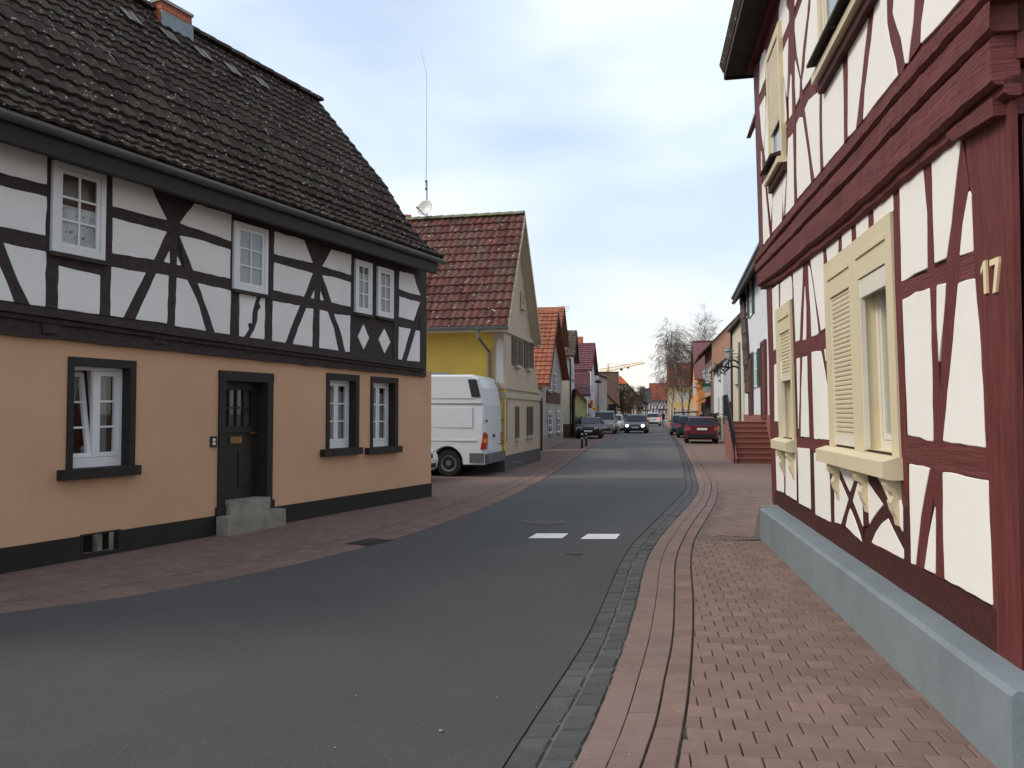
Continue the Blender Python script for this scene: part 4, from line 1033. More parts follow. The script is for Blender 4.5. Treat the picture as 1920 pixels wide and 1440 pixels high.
window(RH, FH, w2o[0]+0.003, w2o[1]-0.003, w2o[2]+0.003, w2o[3]-0.003, -0.10, 0.055, 1, 1, M['cream_white'], None, 0.05, 0.02, True, 0.07, co=0.04, bo=0.09)
W2 = win17(w2, [w2o], 'single')
vb = slats(W2, (w2o[0]+0.02, w2o[1]-0.02), 2.07, w2o[3], 0.004)
RH.part('shutter_bottom_bar', MB().box(FH, w2o[0]+0.02, w2o[1]-0.02, vb-0.06, vb+0.01, -0.01, 0.014), M['cream_white'], W2)
def sill17(o, n1, vh, cor):
    S = RH.part('window_sill', MB().ext([FH.P(o[0]-0.05, v, n) for n, v in [(-0.2, o[2]), (0.05, o[2]-0.002), (n1, o[2]-0.03), (n1, o[2]-vh), (n1-0.05, o[2]-vh-0.012), (-0.02, o[2]-vh-0.012)]], FH.u*(o[1]-o[0]+0.07)), M['cream'])
    for u in cor:                                    # scrolled corbels
        pr = [(0.0, o[2]-vh-0.01), (0.095, o[2]-vh-0.01), (0.10, o[2]-vh-0.05), (0.085, o[2]-vh-0.09), (0.062, o[2]-vh-0.10), (0.052, o[2]-vh-0.13), (0.07, o[2]-vh-0.17), (0.055, o[2]-vh-0.23), (0.03, o[2]-vh-0.28), (0.022, o[2]-vh-0.33), (0.0, o[2]-vh-0.33)]
        RH.part('corbel', MB().ext([FH.P(u-0.05, v, n) for n, v in pr], FH.u*0.10), M['cream'], S)
sill17(w1, 0.14, 0.14, (-3.42, -2.52, -1.76))
sill17(w2, 0.12, 0.13, (-6.13, -5.50))
# ---- upper storey timbers and panels
t2, p2_ = NH+0.012, NH+0.0165
for nm, Z, pts in [
 ('post', ZF, [(435,-200),(490,-200),(495,300),(500,900),(510,1440),(520,2100),(490,2130),(480,1440),(450,760),(425,740),(440,150)]),
 ('rail', ZF, [(-5,1440),(190,840),(200,980),(130,1110)]), ('rail', ZF, [(360,1420),(700,800),(720,960),(600,1140),(480,1400),(370,1640)]),
 ('rail', ZF, [(345,450),(590,-30),(640,-60),(500,215),(360,590)]),
 ('corner_post', ZF, [(75,700),(135,650),(130,1110),(150,1440),(175,2550),(150,2560),(105,1440)]),
 ('brace', ZF, [(500,300),(520,560),(575,830),(580,940),(640,1440),(705,1860),(665,1900),(575,1190),(545,1000),(500,620)]),
 ('carved_brace', ZF, [(650,-30),(668,-30),(640,250),(608,560),(600,720),(578,840),(560,800),(570,640),(600,420),(625,180),(632,80)]),
 ('carved_brace', ZF, [(345,560),(362,580),(382,760),(415,1010),(420,1240),(412,1240),(395,1100),(380,780)]),
 ('post', ZG, [(590,-90),(602,-90),(665,380),(707,640),(663,682),(640,430),(600,150)]),
 ('post', ZG, [(750,-275),(785,-330),(782,0),(798,528),(762,570),(755,350)]), ('post', ZG, [(990,-670),(1045,-700),(1042,0),(1048,220),(1005,278),(1003,0)]),
 ('brace', ZG, [(115,0),(135,-100),(150,150),(175,330),(190,480),(240,1180),(260,1200),(240,1250),(180,665),(145,400)]),
 ('post', ZG, [(360,540),(375,420),(372,800),(385,1040),(362,1085)]), ('brace', ZG, [(410,360),(430,220),(415,700),(398,1022),(385,1035),(400,700)]),
 ('post', ZG, [(258,680),(272,690),(266,900),(262,1200),(250,1080),(262,900)]),
 ('post', ZI, [(0,370),(42,350),(42,1170),(-2,1210)]), ('brace', ZI, [(225,0),(280,-60),(242,330),(187,760),(165,1020),(108,1092),(165,600),(200,300)]),
 ('carved_brace', ZI, [(368,-60),(435,-60),(420,110),(490,330),(527,540),(500,620),(462,640),(440,500),(400,360),(372,200)]),
 ('brace', ZI, [(602,-60),(690,-60),(660,200),(655,372),(590,470),(550,532),(590,200)]),
]: timber(RH, FH, Z, pts, NH-0.05, t2+random.uniform(-0.002, 0.002), nm, M['timber_red'])
for Z, pts in [
 (ZF, [(80,-120),(160,-120),(150,70),(110,220),(60,380),(50,440),(65,200)]), (ZF, [(375,-120),(398,-120),(405,70),(438,150),(436,232),(350,450),(330,250),(335,90)]),
 (ZF, [(495,-120),(560,-120),(498,75)]), (ZF, [(600,-60),(650,-60),(632,80),(625,180),(585,480),(560,790),(520,560),(497,300),(500,210)]),
 (ZF, [(668,-60),(720,-60),(740,300),(770,510),(700,740),(640,850),(580,940),(575,840),(600,700),(608,560),(640,250),(660,80)]),
 (ZF, [(190,510),(190,820),(130,985),(135,650),(160,560)]), (ZF, [(360,580),(430,390),(425,740),(415,1010),(380,760)]),
 (ZF, [(455,765),(465,800),(470,1190),(440,1240),(435,1050)]), (ZF, [(500,620),(550,830),(548,940),(545,1010),(510,1100),(500,900)]),
 (ZG, [(132,-110),(190,-230),(195,0),(183,240),(175,330),(150,150)]), (ZG, [(205,-150),(215,0),(222,150),(225,450),(195,460),(183,350),(190,200),(200,50)]),
 (ZF, [(345,650),(380,780),(400,1000),(415,1240),(365,1400),(355,1000)]), (ZG, [(147,345),(157,400),(160,560),(150,570)]),
 (ZG, [(178,665),(190,730),(232,1180),(238,1240),(172,1325),(158,700)]), (ZG, [(205,600),(240,560),(258,680),(262,900),(250,1075),(225,850)]),
 (ZG, [(272,690),(360,545),(372,800),(362,1080),(265,1200),(266,900)]), (ZG, [(370,420),(410,360),(410,600),(385,1030),(375,900)]),
 (ZG, [(430,220),(478,165),(485,480),(490,910),(400,1020),(415,700)]), (ZG, [(515,70),(545,0),(578,0),(600,150),(640,430),(665,680),(525,850),(515,500)]),
 (ZG, [(602,-90),(640,-180),(755,-275),(750,0),(755,350),(762,565),(705,640),(665,380),(625,80)]), (ZG, [(785,-330),(990,-670),(1000,-300),(1003,0),(1005,275),(798,525),(785,200),(782,0)]),
 (ZI, [(42,370),(225,50),(200,300),(165,600),(110,1090),(42,1160)]), (ZI, [(282,-80),(368,-80),(372,200),(400,360),(440,500),(462,640),(170,1015),(185,760),(240,330)]),
 (ZI, [(435,-80),(608,-80),(590,200),(550,530),(525,540),(490,330),(420,110)]), (ZI, [(700,-80),(1060,-80),(880,130),(655,370),(660,200)]),
]: infill(RH, FH, Z, pts, NH-0.03, p2_, M['panel_cream'], 0.005)
# plate beam under the eaves
pb = [FH.px(*ZF(p), NH+0.06) for p in [(20,560),(50,700),(345,40),(250,-20)]]
vpl = FH.px(1415, 105, NH+0.06)[1]
RH.part('wall_plate', MB().box(FH, UF-0.15, 0.1, vpl, vpl+0.22, NH-0.05, NH+0.09).box(FH, UF-0.15, 0.1, vpl+0.24, vpl+0.5, NH-0.05, NH+0.06), M['timber_red'])
# upper windows
ZW = NH+0.06
def upwin(u0, u1, v0, v1, cols, part_slat):
    W = RH.part('window_surround', frame_mb(FH, u0, u1, v0, v1, 0.10, NH-0.02, ZW), M['cream'])
    k = cols
    for i in range(k):
        a, b = u0+0.10+(u1-u0-0.2)*i/k+(0.04 if i else 0), u0+0.10+(u1-u0-0.2)*(i+1)/k-(0.04 if i < k-1 else 0)
        window(RH, FH, a, b, v0+0.1, v1-0.1, ZW-0.02, 0.05, 1, 2, M['cream_white'], 'curtain', 0.02, 0.02, True, parent=None)
        RH.part('ledge', MB().ext([FH.P(a-0.03, v, n) for n, v in [(ZW-0.02, v0+0.10), (ZW+0.12, v0+0.06), (ZW+0.12, v0+0.035), (ZW-0.02, v0+0.05)]], FH.u*(b-a+0.06)), M['soffit_brown'], W)
        if i < k-1: RH.part('mullion', MB().box(FH, b, b+0.08, v0+0.1, v1-0.1, NH, ZW-0.004), M['cream'], W)
        if part_slat: slats(W, (a+0.04, b-0.04), v1-1.0, v1-0.16, ZW-0.012, 0.055)
    RH.part('window_sill', MB().box(FH, u0-0.04, u1+0.04, v0-0.07, v0-0.002, NH, ZW+0.06), M['cream'])
    RH.part('sill_rail', MB().box(FH, u0-0.03, u1+0.03, v0-0.16, v0-0.075, NH, ZW+0.01), M['timber_red_dark'])
upwin(FH.px(1437.5, 200, ZW)[0], FH.px(1462.5, 170, ZW)[0], FH.px(1463, 300, ZW)[1], FH.px(1437, 100, ZW)[1], 1, True)
upwin(FH.px(1534, 80, ZW)[0], FH.px(1634, -30, ZW)[0], FH.px(1532, 148, ZW)[1], 6.35, 2, False)
# eaves of the street side, dark boarded soffit
ve = FH.px(1412, 127, NH+0.02)[1]
EA = RH.part('eaves_soffit', MB().box(FH, UF-0.30, 0.4, ve+0.02, ve+0.06, NH-0.05, NH+0.35), M['soffit_brown'])
RH.part('eaves_fascia', MB().box(FH, UF-0.31, 0.4, ve-0.01, ve+0.22, NH+0.351, NH+0.38), M['soffit_brown'])
RH.part('eaves_end_board', MB().box(FH, UF-0.335, UF-0.301, ve-0.01, ve+0.3, NH-0.03, NH+0.36), M['soffit_brown'])
ROOF17 = RH.part('roof', MB().ext([FH.P(UF-0.30, v, n) for n, v in [(NH+0.44, ve+0.2), (-3.0, ve+4.6), (-6.6, ve+0.2), (-6.6, ve+0.08), (-3.0, ve+4.4), (NH+0.39, ve+0.08)]], FH.u*(0.7-UF)), M['tile_dark'])
# ---- side wall at the corner towards the camera
FS = Fr(FH.P(0.0, 0, 0), -F0.n)                       # u runs away from the street, n faces the camera
RH.part('side_wall', MB().box(FS, 0.24, 6.0, 0.3, 7.0, -0.2, 0.02), M['panel_cream'])
RH.part('corner_post', MB().box(FS, 0.004, 0.235, 0.4, 3.05, -0.2, 0.055), M['timber_red_dark'])
for (v0, v1, u1, n1, m_) in ((3.08, 3.2, 0.9, 0.10, 'timber_red'), (3.22, 3.34, 0.8, 0.17, 'timber_red'), (3.35, 3.47, 5.9, 0.12, 'timber_red_dark'), (3.52, 3.85, 0.3, 0.22, 'timber_red'), (3.9, 4.1, 5.9, 0.2, 'timber_red_dark')):
    RH.part('beam_end', MB().box(FS, -0.06, u1, v0, v1, -0.15, n1), M[m_])
for k, (v0, v1) in enumerate(((0.42, 0.9), (0.915, 1.35), (1.365, 1.95))):
    RH.part('quoin_stone', MB().box(FS, 0.24, 0.62+0.1*(k % 2), v0, v1, 0.0, 0.06+0.01*k), M['sandstone'])
# ---- plinth
mb = MB(); vs = []
a0 = Vector((2.155, 3.5, 0)); a1 = G(1425, 1010)
k = 24
for i in range(k+1):
    t = i/k; p = a0.lerp(a1, t); j = random.uniform(-0.004, 0.004)
    inn = F0.n*-1
    vs += [p+Vector((0,0,-0.05)), p+F0.n*-0.012*0+Vector((0,0,0.375+j)), p+inn*0.025+Vector((0,0,0.40+j)), p+inn*0.5+Vector((0,0,0.42)), p+inn*0.5+Vector((0,0,-0.05))]
fs = [(5*i+q, 5*i+5+q, 5*i+6+q, 5*i+1+q) for i in range(k) for q in range(4)] + [(0,1,2,3,4), tuple(5*k+q for q in (4,3,2,1,0))]
PL = RH.part('plinth', mb.add(vs, fs), M['plinth_blue'])
RH.part('plinth_return', MB().ext([a0+inn*0.501+Vector((0,0,-0.05)), a0+inn*4+Vector((0,0,-0.05)), a0+inn*4+Vector((0,0,0.40)), a0+inn*0.501+Vector((0,0,0.40))], HW*0.3), M['plinth_blue'], PL)
random.seed(11)
e = a1+HW*0.02
cobs = [e+F0.n*0.10, e+F0.n*-0.42, e+F0.n*-0.42+HW*0.16, e+F0.n*0.02+HW*0.2]
mb = MB()
mb.add([p+Vector((0,0,-0.05)) for p in cobs]+[p+inn*0.10+Vector((0,0,0.40+random.uniform(-0.02,0.03))) for p in cobs], [(0,1,5,4),(1,2,6,5),(2,3,7,6),(3,0,4,7),(4,5,6,7)])
RH.part('plinth_end_stone', mb, M['stone'], PL)
# ---- house number: raised enamel numerals
for ch, (x, y) in (('1', (1838, 553)), ('7', (1855, 551))):
    u, v = FH.px(x, y, 0.03); hh = 0.165
    if ch == '1': P_n = [(0.028, 0), (0.058, 0), (0.058, hh), (0.036, hh), (0.0, hh*0.78), (0.0, hh*0.62), (0.028, hh*0.78)]
    else: P_n = [(0.02, 0), (0.055, 0), (0.098, hh*0.82), (0.098, hh), (0.0, hh), (0.0, hh*0.82), (0.062, hh*0.82)]
    RH.part('house_numeral', MB().prism(FH, [(u+a, v+b) for a, b in P_n], 0.010, 0.024), M['numeral'])
# ================================================================ yellow house with the grey gable
M.update(
 plaster_yellow=mat('plaster_yellow', (0.66, 0.47, 0.105), 0.92, 0.08, 2.0, 0.6, 30, 0.15, grime=((0.58, 0.41, 0.095), 1.2, 0.5, 0.8)),
 plaster_beige=mat('plaster_beige', (0.49, 0.41, 0.315), 0.9, 0.07, 1.6, 0.3, 30, 0.15, grime=((0.40, 0.325, 0.24), 1.4, 0.5, 0.8)),
 plaster_pale=mat('plaster_pale', (0.47, 0.41, 0.29), 0.9, 0.06, 2, 0.2, 30),
 plinth_grey=mat('plinth_grey', (0.085, 0.085, 0.092), 0.85, 0.1, 3, 0.3, 30),
 tile_red=mat('tile_red', (0.108, 0.038, 0.030), 0.8, 0.3, 9, 0.4, 60, 0.25, rnd=0.34, spots=((0.42, 0.38, 0.34), 9, 0.655), grime=((0.105, 0.08, 0.06), 1.6, 0.45, 0.75)),
 ridge_moss=mat('ridge_moss', (0.19, 0.20, 0.12), 0.9, 0.25, 8, 0.4, 40, 0.2),
 shutter_wood=mat('shutter_wood', (0.13, 0.105, 0.08), 0.7, 0.2, 8, 0.2, 30),
 white_metal=mat('white_metal', (0.62, 0.60, 0.55), 0.4, 0.04, 4, 0, 1, 0.5),
 steel=mat('steel', (0.22, 0.23, 0.24), 0.4, 0.15, 6, 0, 1, 0.5, 0.8),
)
YA, YB = G(945, 884), G(1012, 863)
FY = Fr(YA, (YB-YA)); WY = (YB-YA).length
YH = Thing('gabled_house', 'yellow walled house with grey gable to the street and weathered red tiled roof', 'house', YA + FY.u*WY/2)
DY = 9.0; OV = 0.28
ap = FY.px(983.5, 402, OV); en_ = FY.px(951.5, 612, OV); ef = FY.px(1014, 640, OV)
uE0, vE0 = en_; uA, vA = ap; uE1, vE1 = ef
sl0 = (vA-vE0)/(uA-uE0); sl1 = (vA-vE1)/(uE1-uA)
ve0 = vE0+sl0*(0-uE0); ve1 = vA-sl1*(WY-uA)               # wall heights at both eaves
gab = [(0, 0.3), (WY, 0.3), (WY, ve1-0.15), (uA, vA-0.15), (0, ve0-0.15)]
YH.part('gable_wall', MB().prism(FY, gab, -0.3, 0.0), M['plaster_beige'])
FYs = Fr(FY.P(0, 0, -DY), FY.n)                              # side wall facing the camera: u runs to the street
YH.part('side_wall', MB().box(FYs, 0, DY-0.302, 0.3, ve0-0.1, -0.3, 0.0), M['plaster_yellow'])
YH.part('side_wall', MB().box(FY, WY-0.3, WY-0.001, 0.3, ve1-0.2, -DY, -0.302), M['plaster_beige'])
YH.part('corner_strip', MB().box(FYs, DY-0.30, DY+0.012, 0.3, FYs.px(938, 708)[1], -0.28, 0.012), M['plaster_yellow'])
mb = MB().box(FY, -0.03, WY+0.03, -0.05, 0.42, -0.28, 0.03).box(FYs, 0, DY-0.29, -0.05, 0.42, -0.25, 0.03)
YH.part('plinth', mb, M['plinth_grey'])
# cornice bands, corner niche
for y0, y1, n1 in ((613, 622, 0.06), (722, 729, 0.05), (735, 746, 0.04)):
    v0, v1 = FY.px(945, y1, 0.0)[1], FY.px(945, y0, 0.0)[1]
    YH.part('band', MB().box(FY, -n1, WY+0.02, v0, v1, -0.1, n1).box(FYs, DY-0.42, DY-0.101, v0, v1, -0.1, n1-0.003), M['plaster_pale'])
nu = FYs.px(939, 680)[0]
nv0, nv1 = FYs.px(939, 722)[1], FYs.px(939, 632)[1]
NI = YH.part('niche', MB().prism(FYs, [(nu-0.17, nv0), (nu+0.13, nv0), (nu+0.13, nv1-0.15), (nu+0.07, nv1-0.03), (nu-0.02, nv1), (nu-0.10, nv1-0.03), (nu-0.17, nv1-0.15)], -0.02, 0.03), M['plaster_beige'])
YH.part('niche_field', MB().prism(FYs, [(nu-0.12, nv0+0.05), (nu+0.08, nv0+0.05), (nu+0.08, nv1-0.17), (nu-0.02, nv1-0.05), (nu-0.12, nv1-0.17)], 0.0, 0.034), M['white_metal'], NI)
# windows
def shut_win(T, F, xl, xr, yt, yb, m_sh, ml='shutter_wood', shut=0.42, cur='curtain', n=0.05, rows=2):
    u0, u1 = F.px(xl, (yt+yb)/2)[0], F.px(xr, (yt+yb)/2)[0]; v0, v1 = F.px(xl, yb)[1], F.px(xl, yt)[1]
    W = window(T, F, u0, u1, v0, v1, n, 0.06, 2, rows, M[ml], cur, 0.03, 0.03)
    T.part('window_sill', MB().box(F, u0-0.05, u1+0.05, v0-0.08, v0-0.002, 0, 0.10), M['plaster_pale'], W)
    if m_sh:
        for s_ in (0, 1):
            a = u0-0.02-shut if s_ == 0 else u1+0.02
            S = T.part('shutter', frame_mb(F, a, a+shut, v0, v1, 0.05, 0.006, 0.05), M[m_sh])
            k = 9
            for i in range(k):
                vv = v0+0.06+(v1-v0-0.12)*i/k
                T.part('louvre', MB().ext([F.P(a+0.05, vv, 0.012), F.P(a+0.05, vv+(v1-v0-0.12)/k*0.9, 0.03), F.P(a+shut-0.05, vv+(v1-v0-0.12)/k*0.9, 0.03), F.P(a+shut-0.05, vv, 0.012)], F.n*0.012), M[m_sh], S)
    return W
shut_win(YH, FY, 965, 972, 633, 684, 'shutter_wood'); shut_win(YH, FY, 987, 993, 641, 690, 'shutter_wood')
for xl, xr, yt, yb in ((966, 971, 762, 822), (987.5, 991, 762, 817), (993, 997, 762, 816)): shut_win(YH, FY, xl, xr, yt, yb, None, rows=3)
gw = shut_win(YH, FY, 975, 980, 546, 575, None, 'plaster_pale', cur=None)
# roof
def ypath(s):
    L = math.hypot(uA-uE0, vA-vE0)
    if s is None: return L-0.08
    t = s/L; e = (FY.u*(uA-uE0)+FY.v*(vA-vE0)).normalized()
    return FY.P(uE0+(uA-uE0)*t, vE0+(vA-vE0)*t, OV), e, e.cross(FY.n).normalized()*1
YR = YH.part('roof', MB().prism(FY, [(uE0, vE0-0.02), (uA, vA-0.02), (uE1, vE1), (uE1, vE1-0.12), (uA, vA-0.16), (uE0, vE0-0.13)], -DY, OV-0.005), M['plaster_pale'])
p_, e_, n_ = ypath(0)
if n_.z < 0: 
    _y = ypath
    def ypath(s, _y=_y):
        if s is None: return _y(None)
        p, e, n = _y(s); return p, e, -n
lay_tiles(YH, YR, ypath, -FY.n, 0.0, DY+OV-1.2, 0.20, 0.30, tile_mesh('roof_tile', 0.20, 0.30, M['tile_red'], rise=0.035), M['tile_red'], 300)
k = 26
for i in range(k):
    n = OV-0.36*i
    YH.part('ridge_tile', MB().ext([FY.P(uA+0.12*math.cos(t), vA+0.02+0.10*math.sin(t), n) for t in [math.pi*j/6 for j in range(7)]], FY.n*-0.39-FY.v*0.02), M['ridge_moss'], YR)
YH.part('verge_board', MB().prism(FY, [(uE0, vE0-0.16), (uE0, vE0), (uA, vA), (uA, vA-0.20)], OV, OV+0.03).prism(FY, [(uE1, vE1-0.16), (uE1, vE1), (uA, vA), (uA, vA-0.20)], OV, OV+0.028), M['plaster_pale'], YR)
YH.part('far_slope', MB().prism(FY, [(uE1, vE1+0.005), (uA, vA-0.015), (uA, vA+0.02), (uE1, vE1+0.05)], -DY, OV), M['tile_red'], YR)
# gutter and downpipe
gp = [(uE0-0.06-0.06*math.cos(t), vE0+0.0-0.07*math.sin(t)) for t in [math.pi*j/7 for j in range(8)]]
YH.part('gutter', MB().prism(FY, gp+[(a*0.9+(uE0-0.06)*0.1, b+0.006) for a, b in gp[::-1]], -DY, OV+0.02), M['zinc'])
du = FYs.px(911, 640)[0]
YH.part('downpipe', MB().tube([FYs.P(du, vE0-0.05, -uE0+0.05), FYs.P(du, vE0-0.28, -uE0+0.05), FYs.P(du+0.12, vE0-0.62, 0.06), FYs.P(du+0.12, 0.3, 0.06)], 0.045, 8), M['zinc'])
# satellite dish with mast and tall whip aerial
def on_ridge(x):
    d_ = ray(x, 408); q = FY.P(uA, vA, 0); t = (q-CAM).dot(FY.u)/d_.dot(FY.u); return CAM+d_*t
r0 = on_ridge(799); r0.z = FY.P(uA, vA).z-0.1
YD = r0.y
top = at(800, 338, YD)
DI = Thing('satellite_dish', 'white satellite dish on the ridge of the yellow house', 'satellite dish', r0)
dc = at(796.5, 389, YD-0.15); ax = Vector((-0.35, -0.9, 0.18)).normalized()
rad = 15.5/1500*YD
DI.part('reflector', MB().lathe(dc, ax, [(-0.05, 0.03), (-0.035, rad*0.45), (0.0, rad*0.85), (0.02, rad), (0.012, rad*0.97), (-0.012, rad*0.8), (-0.04, rad*0.4), (-0.052, 0.01)], 28), M['white_metal'], smooth=True)
DI.part('feed_arm', MB().tube([dc+Vector((0.02, 0, -rad)), dc+ax*0.30+Vector((-0.10, 0, -0.12))], 0.014, 6), M['steel'])
DI.part('feed_head', MB().lathe(dc+ax*0.30+Vector((-0.10, 0, -0.12)), -ax, [(-0.03, 0.02), (0.0, 0.035), (0.06, 0.03)], 10), M['steel'])
AE = Thing('whip_aerial', 'tall thin whip aerial with bent tip above the satellite dish', 'aerial', r0 + Vector((0.02, 0.05, 0)))
m0 = r0 + Vector((0.02, 0.05, 0))
AE.part('mast', MB().tube([m0, Vector((top.x, m0.y, top.z))], 0.022, 8), M['steel'])
b0 = Vector((top.x-0.02, m0.y, top.z-0.02))
AE.part('whip', MB().tube([b0+Vector((-0.01, 0, -0.25)), at(799.5, 300, m0.y), at(800, 140, m0.y), at(788.5, 90, m0.y)], [0.012, 0.010, 0.007, 0.004], 6), M['steel'])
AE.part('clamp', MB().lathe(b0+Vector((0,0,-0.03)), UP, [(0, 0.035), (0.06, 0.035)], 8).lathe(b0+Vector((0,0,-0.27)), UP, [(0, 0.035), (0.06, 0.035)], 8), M['iron'])
cz = at(758, 408, YD+1.5)
CHY = Thing('chimney_stack', 'low brick chimney seen over the left house roof end', 'chimney', cz-Vector((0, 0, 0.9)))
Fc = Fr(cz-Vector((0, 0, 0.9)), (1, 0.1, 0))
CHY.part('stack', MB().box(Fc, -0.22, 0.22, 0, 0.95, -0.22, 0.22), M['mortar'])
for c_ in range(6):
    for k in range(2):
        CHY.part('brick', MB().box(Fc, -0.23+0.23*k+0.005, -0.23+0.23*(k+1)-0.005, 0.5+0.075*c_, 0.562+0.075*c_, 0.21, 0.232), M['brick'])
    CHY.part('brick', MB().box(Fc, 0.21, 0.232, 0.5+0.075*c_, 0.562+0.075*c_, -0.22, 0.208), M['brick'])

# ================================================================ vehicles
def paint(nm, c, rough=0.35): return mat(nm, c, rough, 0.05, 3, 0, 1, 0.35 if max(c) > 0.2 else 0.25, 0.0, coat=0.2 if max(c) > 0.2 else 0.1)
M.update(
 rubber=mat('rubber', (0.016, 0.016, 0.016), 0.85, 0.1, 8), rim=mat('rim', (0.34, 0.34, 0.35), 0.35, 0.1, 6, 0, 1, 0.5, 0.8),
 trim=mat('black_trim', (0.022, 0.022, 0.024), 0.6, 0.1, 6), plate=mat('number_plate', (0.62, 0.62, 0.60), 0.5, 0.04, 6),
 lamp_clear=mat('lamp_clear', (0.55, 0.56, 0.57), 0.15, 0.05, 6, 0, 1, 0.6), lamp_red=mat('lamp_red', (0.30, 0.012, 0.01), 0.25, 0.05, 6, 0, 1, 0.6),
 lamp_amber=mat('lamp_amber', (0.55, 0.16, 0.01), 0.25, 0.05, 6, 0, 1, 0.6),
 lamp_on=mat('headlamp_lit', (0.9, 0.9, 0.9), 0.3, 0, 1, emit=((1.0, 0.97, 0.92), 9.0)), brake_on=mat('brake_lamp_lit', (0.8, 0.05, 0.03), 0.3, 0, 1, emit=((1.0, 0.06, 0.05), 2.2)),
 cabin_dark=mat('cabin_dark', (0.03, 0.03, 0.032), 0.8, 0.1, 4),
 white_paint=paint('white_paint', (0.62, 0.63, 0.65)), white_car=paint('white_car_paint', (0.66, 0.66, 0.66)), black_paint=paint('black_paint', (0.008, 0.009, 0.012)),
 silver_paint=paint('silver_beige_paint', (0.27, 0.255, 0.235)), blue_grey=paint('blue_grey_paint', (0.055, 0.068, 0.082)), red_paint=paint('dark_red_paint', (0.10, 0.010, 0.016)),
 teal_paint=paint('dark_teal_paint', (0.012, 0.03, 0.042)), silver_white=paint('silver_white_paint', (0.55, 0.56, 0.57)), grey_paint=paint('grey_paint', (0.10, 0.105, 0.115)),
)
def arch(xc, r, zb, k=8):
    h = min(zb, r*0.98)
    z0 = zb-0.30                       # axle height equals tyre radius, given through zb
    return [(xc+r*math.cos(math.pi*i/k), zb+r*math.sin(math.pi*i/k)*0.98) for i in range(k+1)]
def body_shell(out, half, ins=0.045):
    """closed shell from a side outline; half(x,z) = half width; eased edges"""
    k = len(out); cx = sum(p[0] for p in out)/k; cz = sum(p[1] for p in out)/k
    def inn(p): return (p[0]+(cx-p[0])*0.018, p[1]+(-ins if p[1] > cz else ins*0.35)*(1 if abs(p[1]-cz) > 0.12 else 0.3))
    mb = MB(); vs = []
    for s in (1, -1):
        vs += [(inn(p)[0], s*half(*p), inn(p)[1]) for p in out]
        vs += [(p[0], s*(half(*p)-ins), p[1]) for p in out]
    fs = [tuple(range(k)), tuple(range(3*k-1, 2*k-1, -1))]
    for i in range(k):
        j = (i+1) % k
        fs += [(i, i+k, j+k, j), (i+2*k, j+2*k, j+3*k, i+3*k), (i+k, i+3*k, j+3*k, j+k)]
    return mb.add(vs, fs)
def wheel(T, x, y, r, side, w=0.19):
    ax = (0, side, 0)
    W = T.part('wheel', MB().lathe((x, y, r), ax, [(-w, r*0.6), (-w, r*0.95), (-w+0.03, r), (-0.03, r), (0, r*0.95), (0, r*0.66), (-0.03, r*0.62)], 22), M['rubber'])
    R_ = MB().lathe((x, y, r), ax, [(-0.06, r*0.63), (-0.012, r*0.63), (-0.012, r*0.56), (-0.035, r*0.5), (-0.03, r*0.22), (-0.005, r*0.18), (-0.005, 0.01)], 22)
    o = T.part('rim', R_, M['rim'], W)
    for i in range(5):
        t = 2*math.pi*i/5+0.3
        T.part('rim_slot', MB().lathe((x+r*0.37*math.cos(t), y-0.034*side*1, r+r*0.37*math.sin(t)), ax, [(-0.004, r*0.09), (0.006, r*0.085)], 8), M['trim'], W)
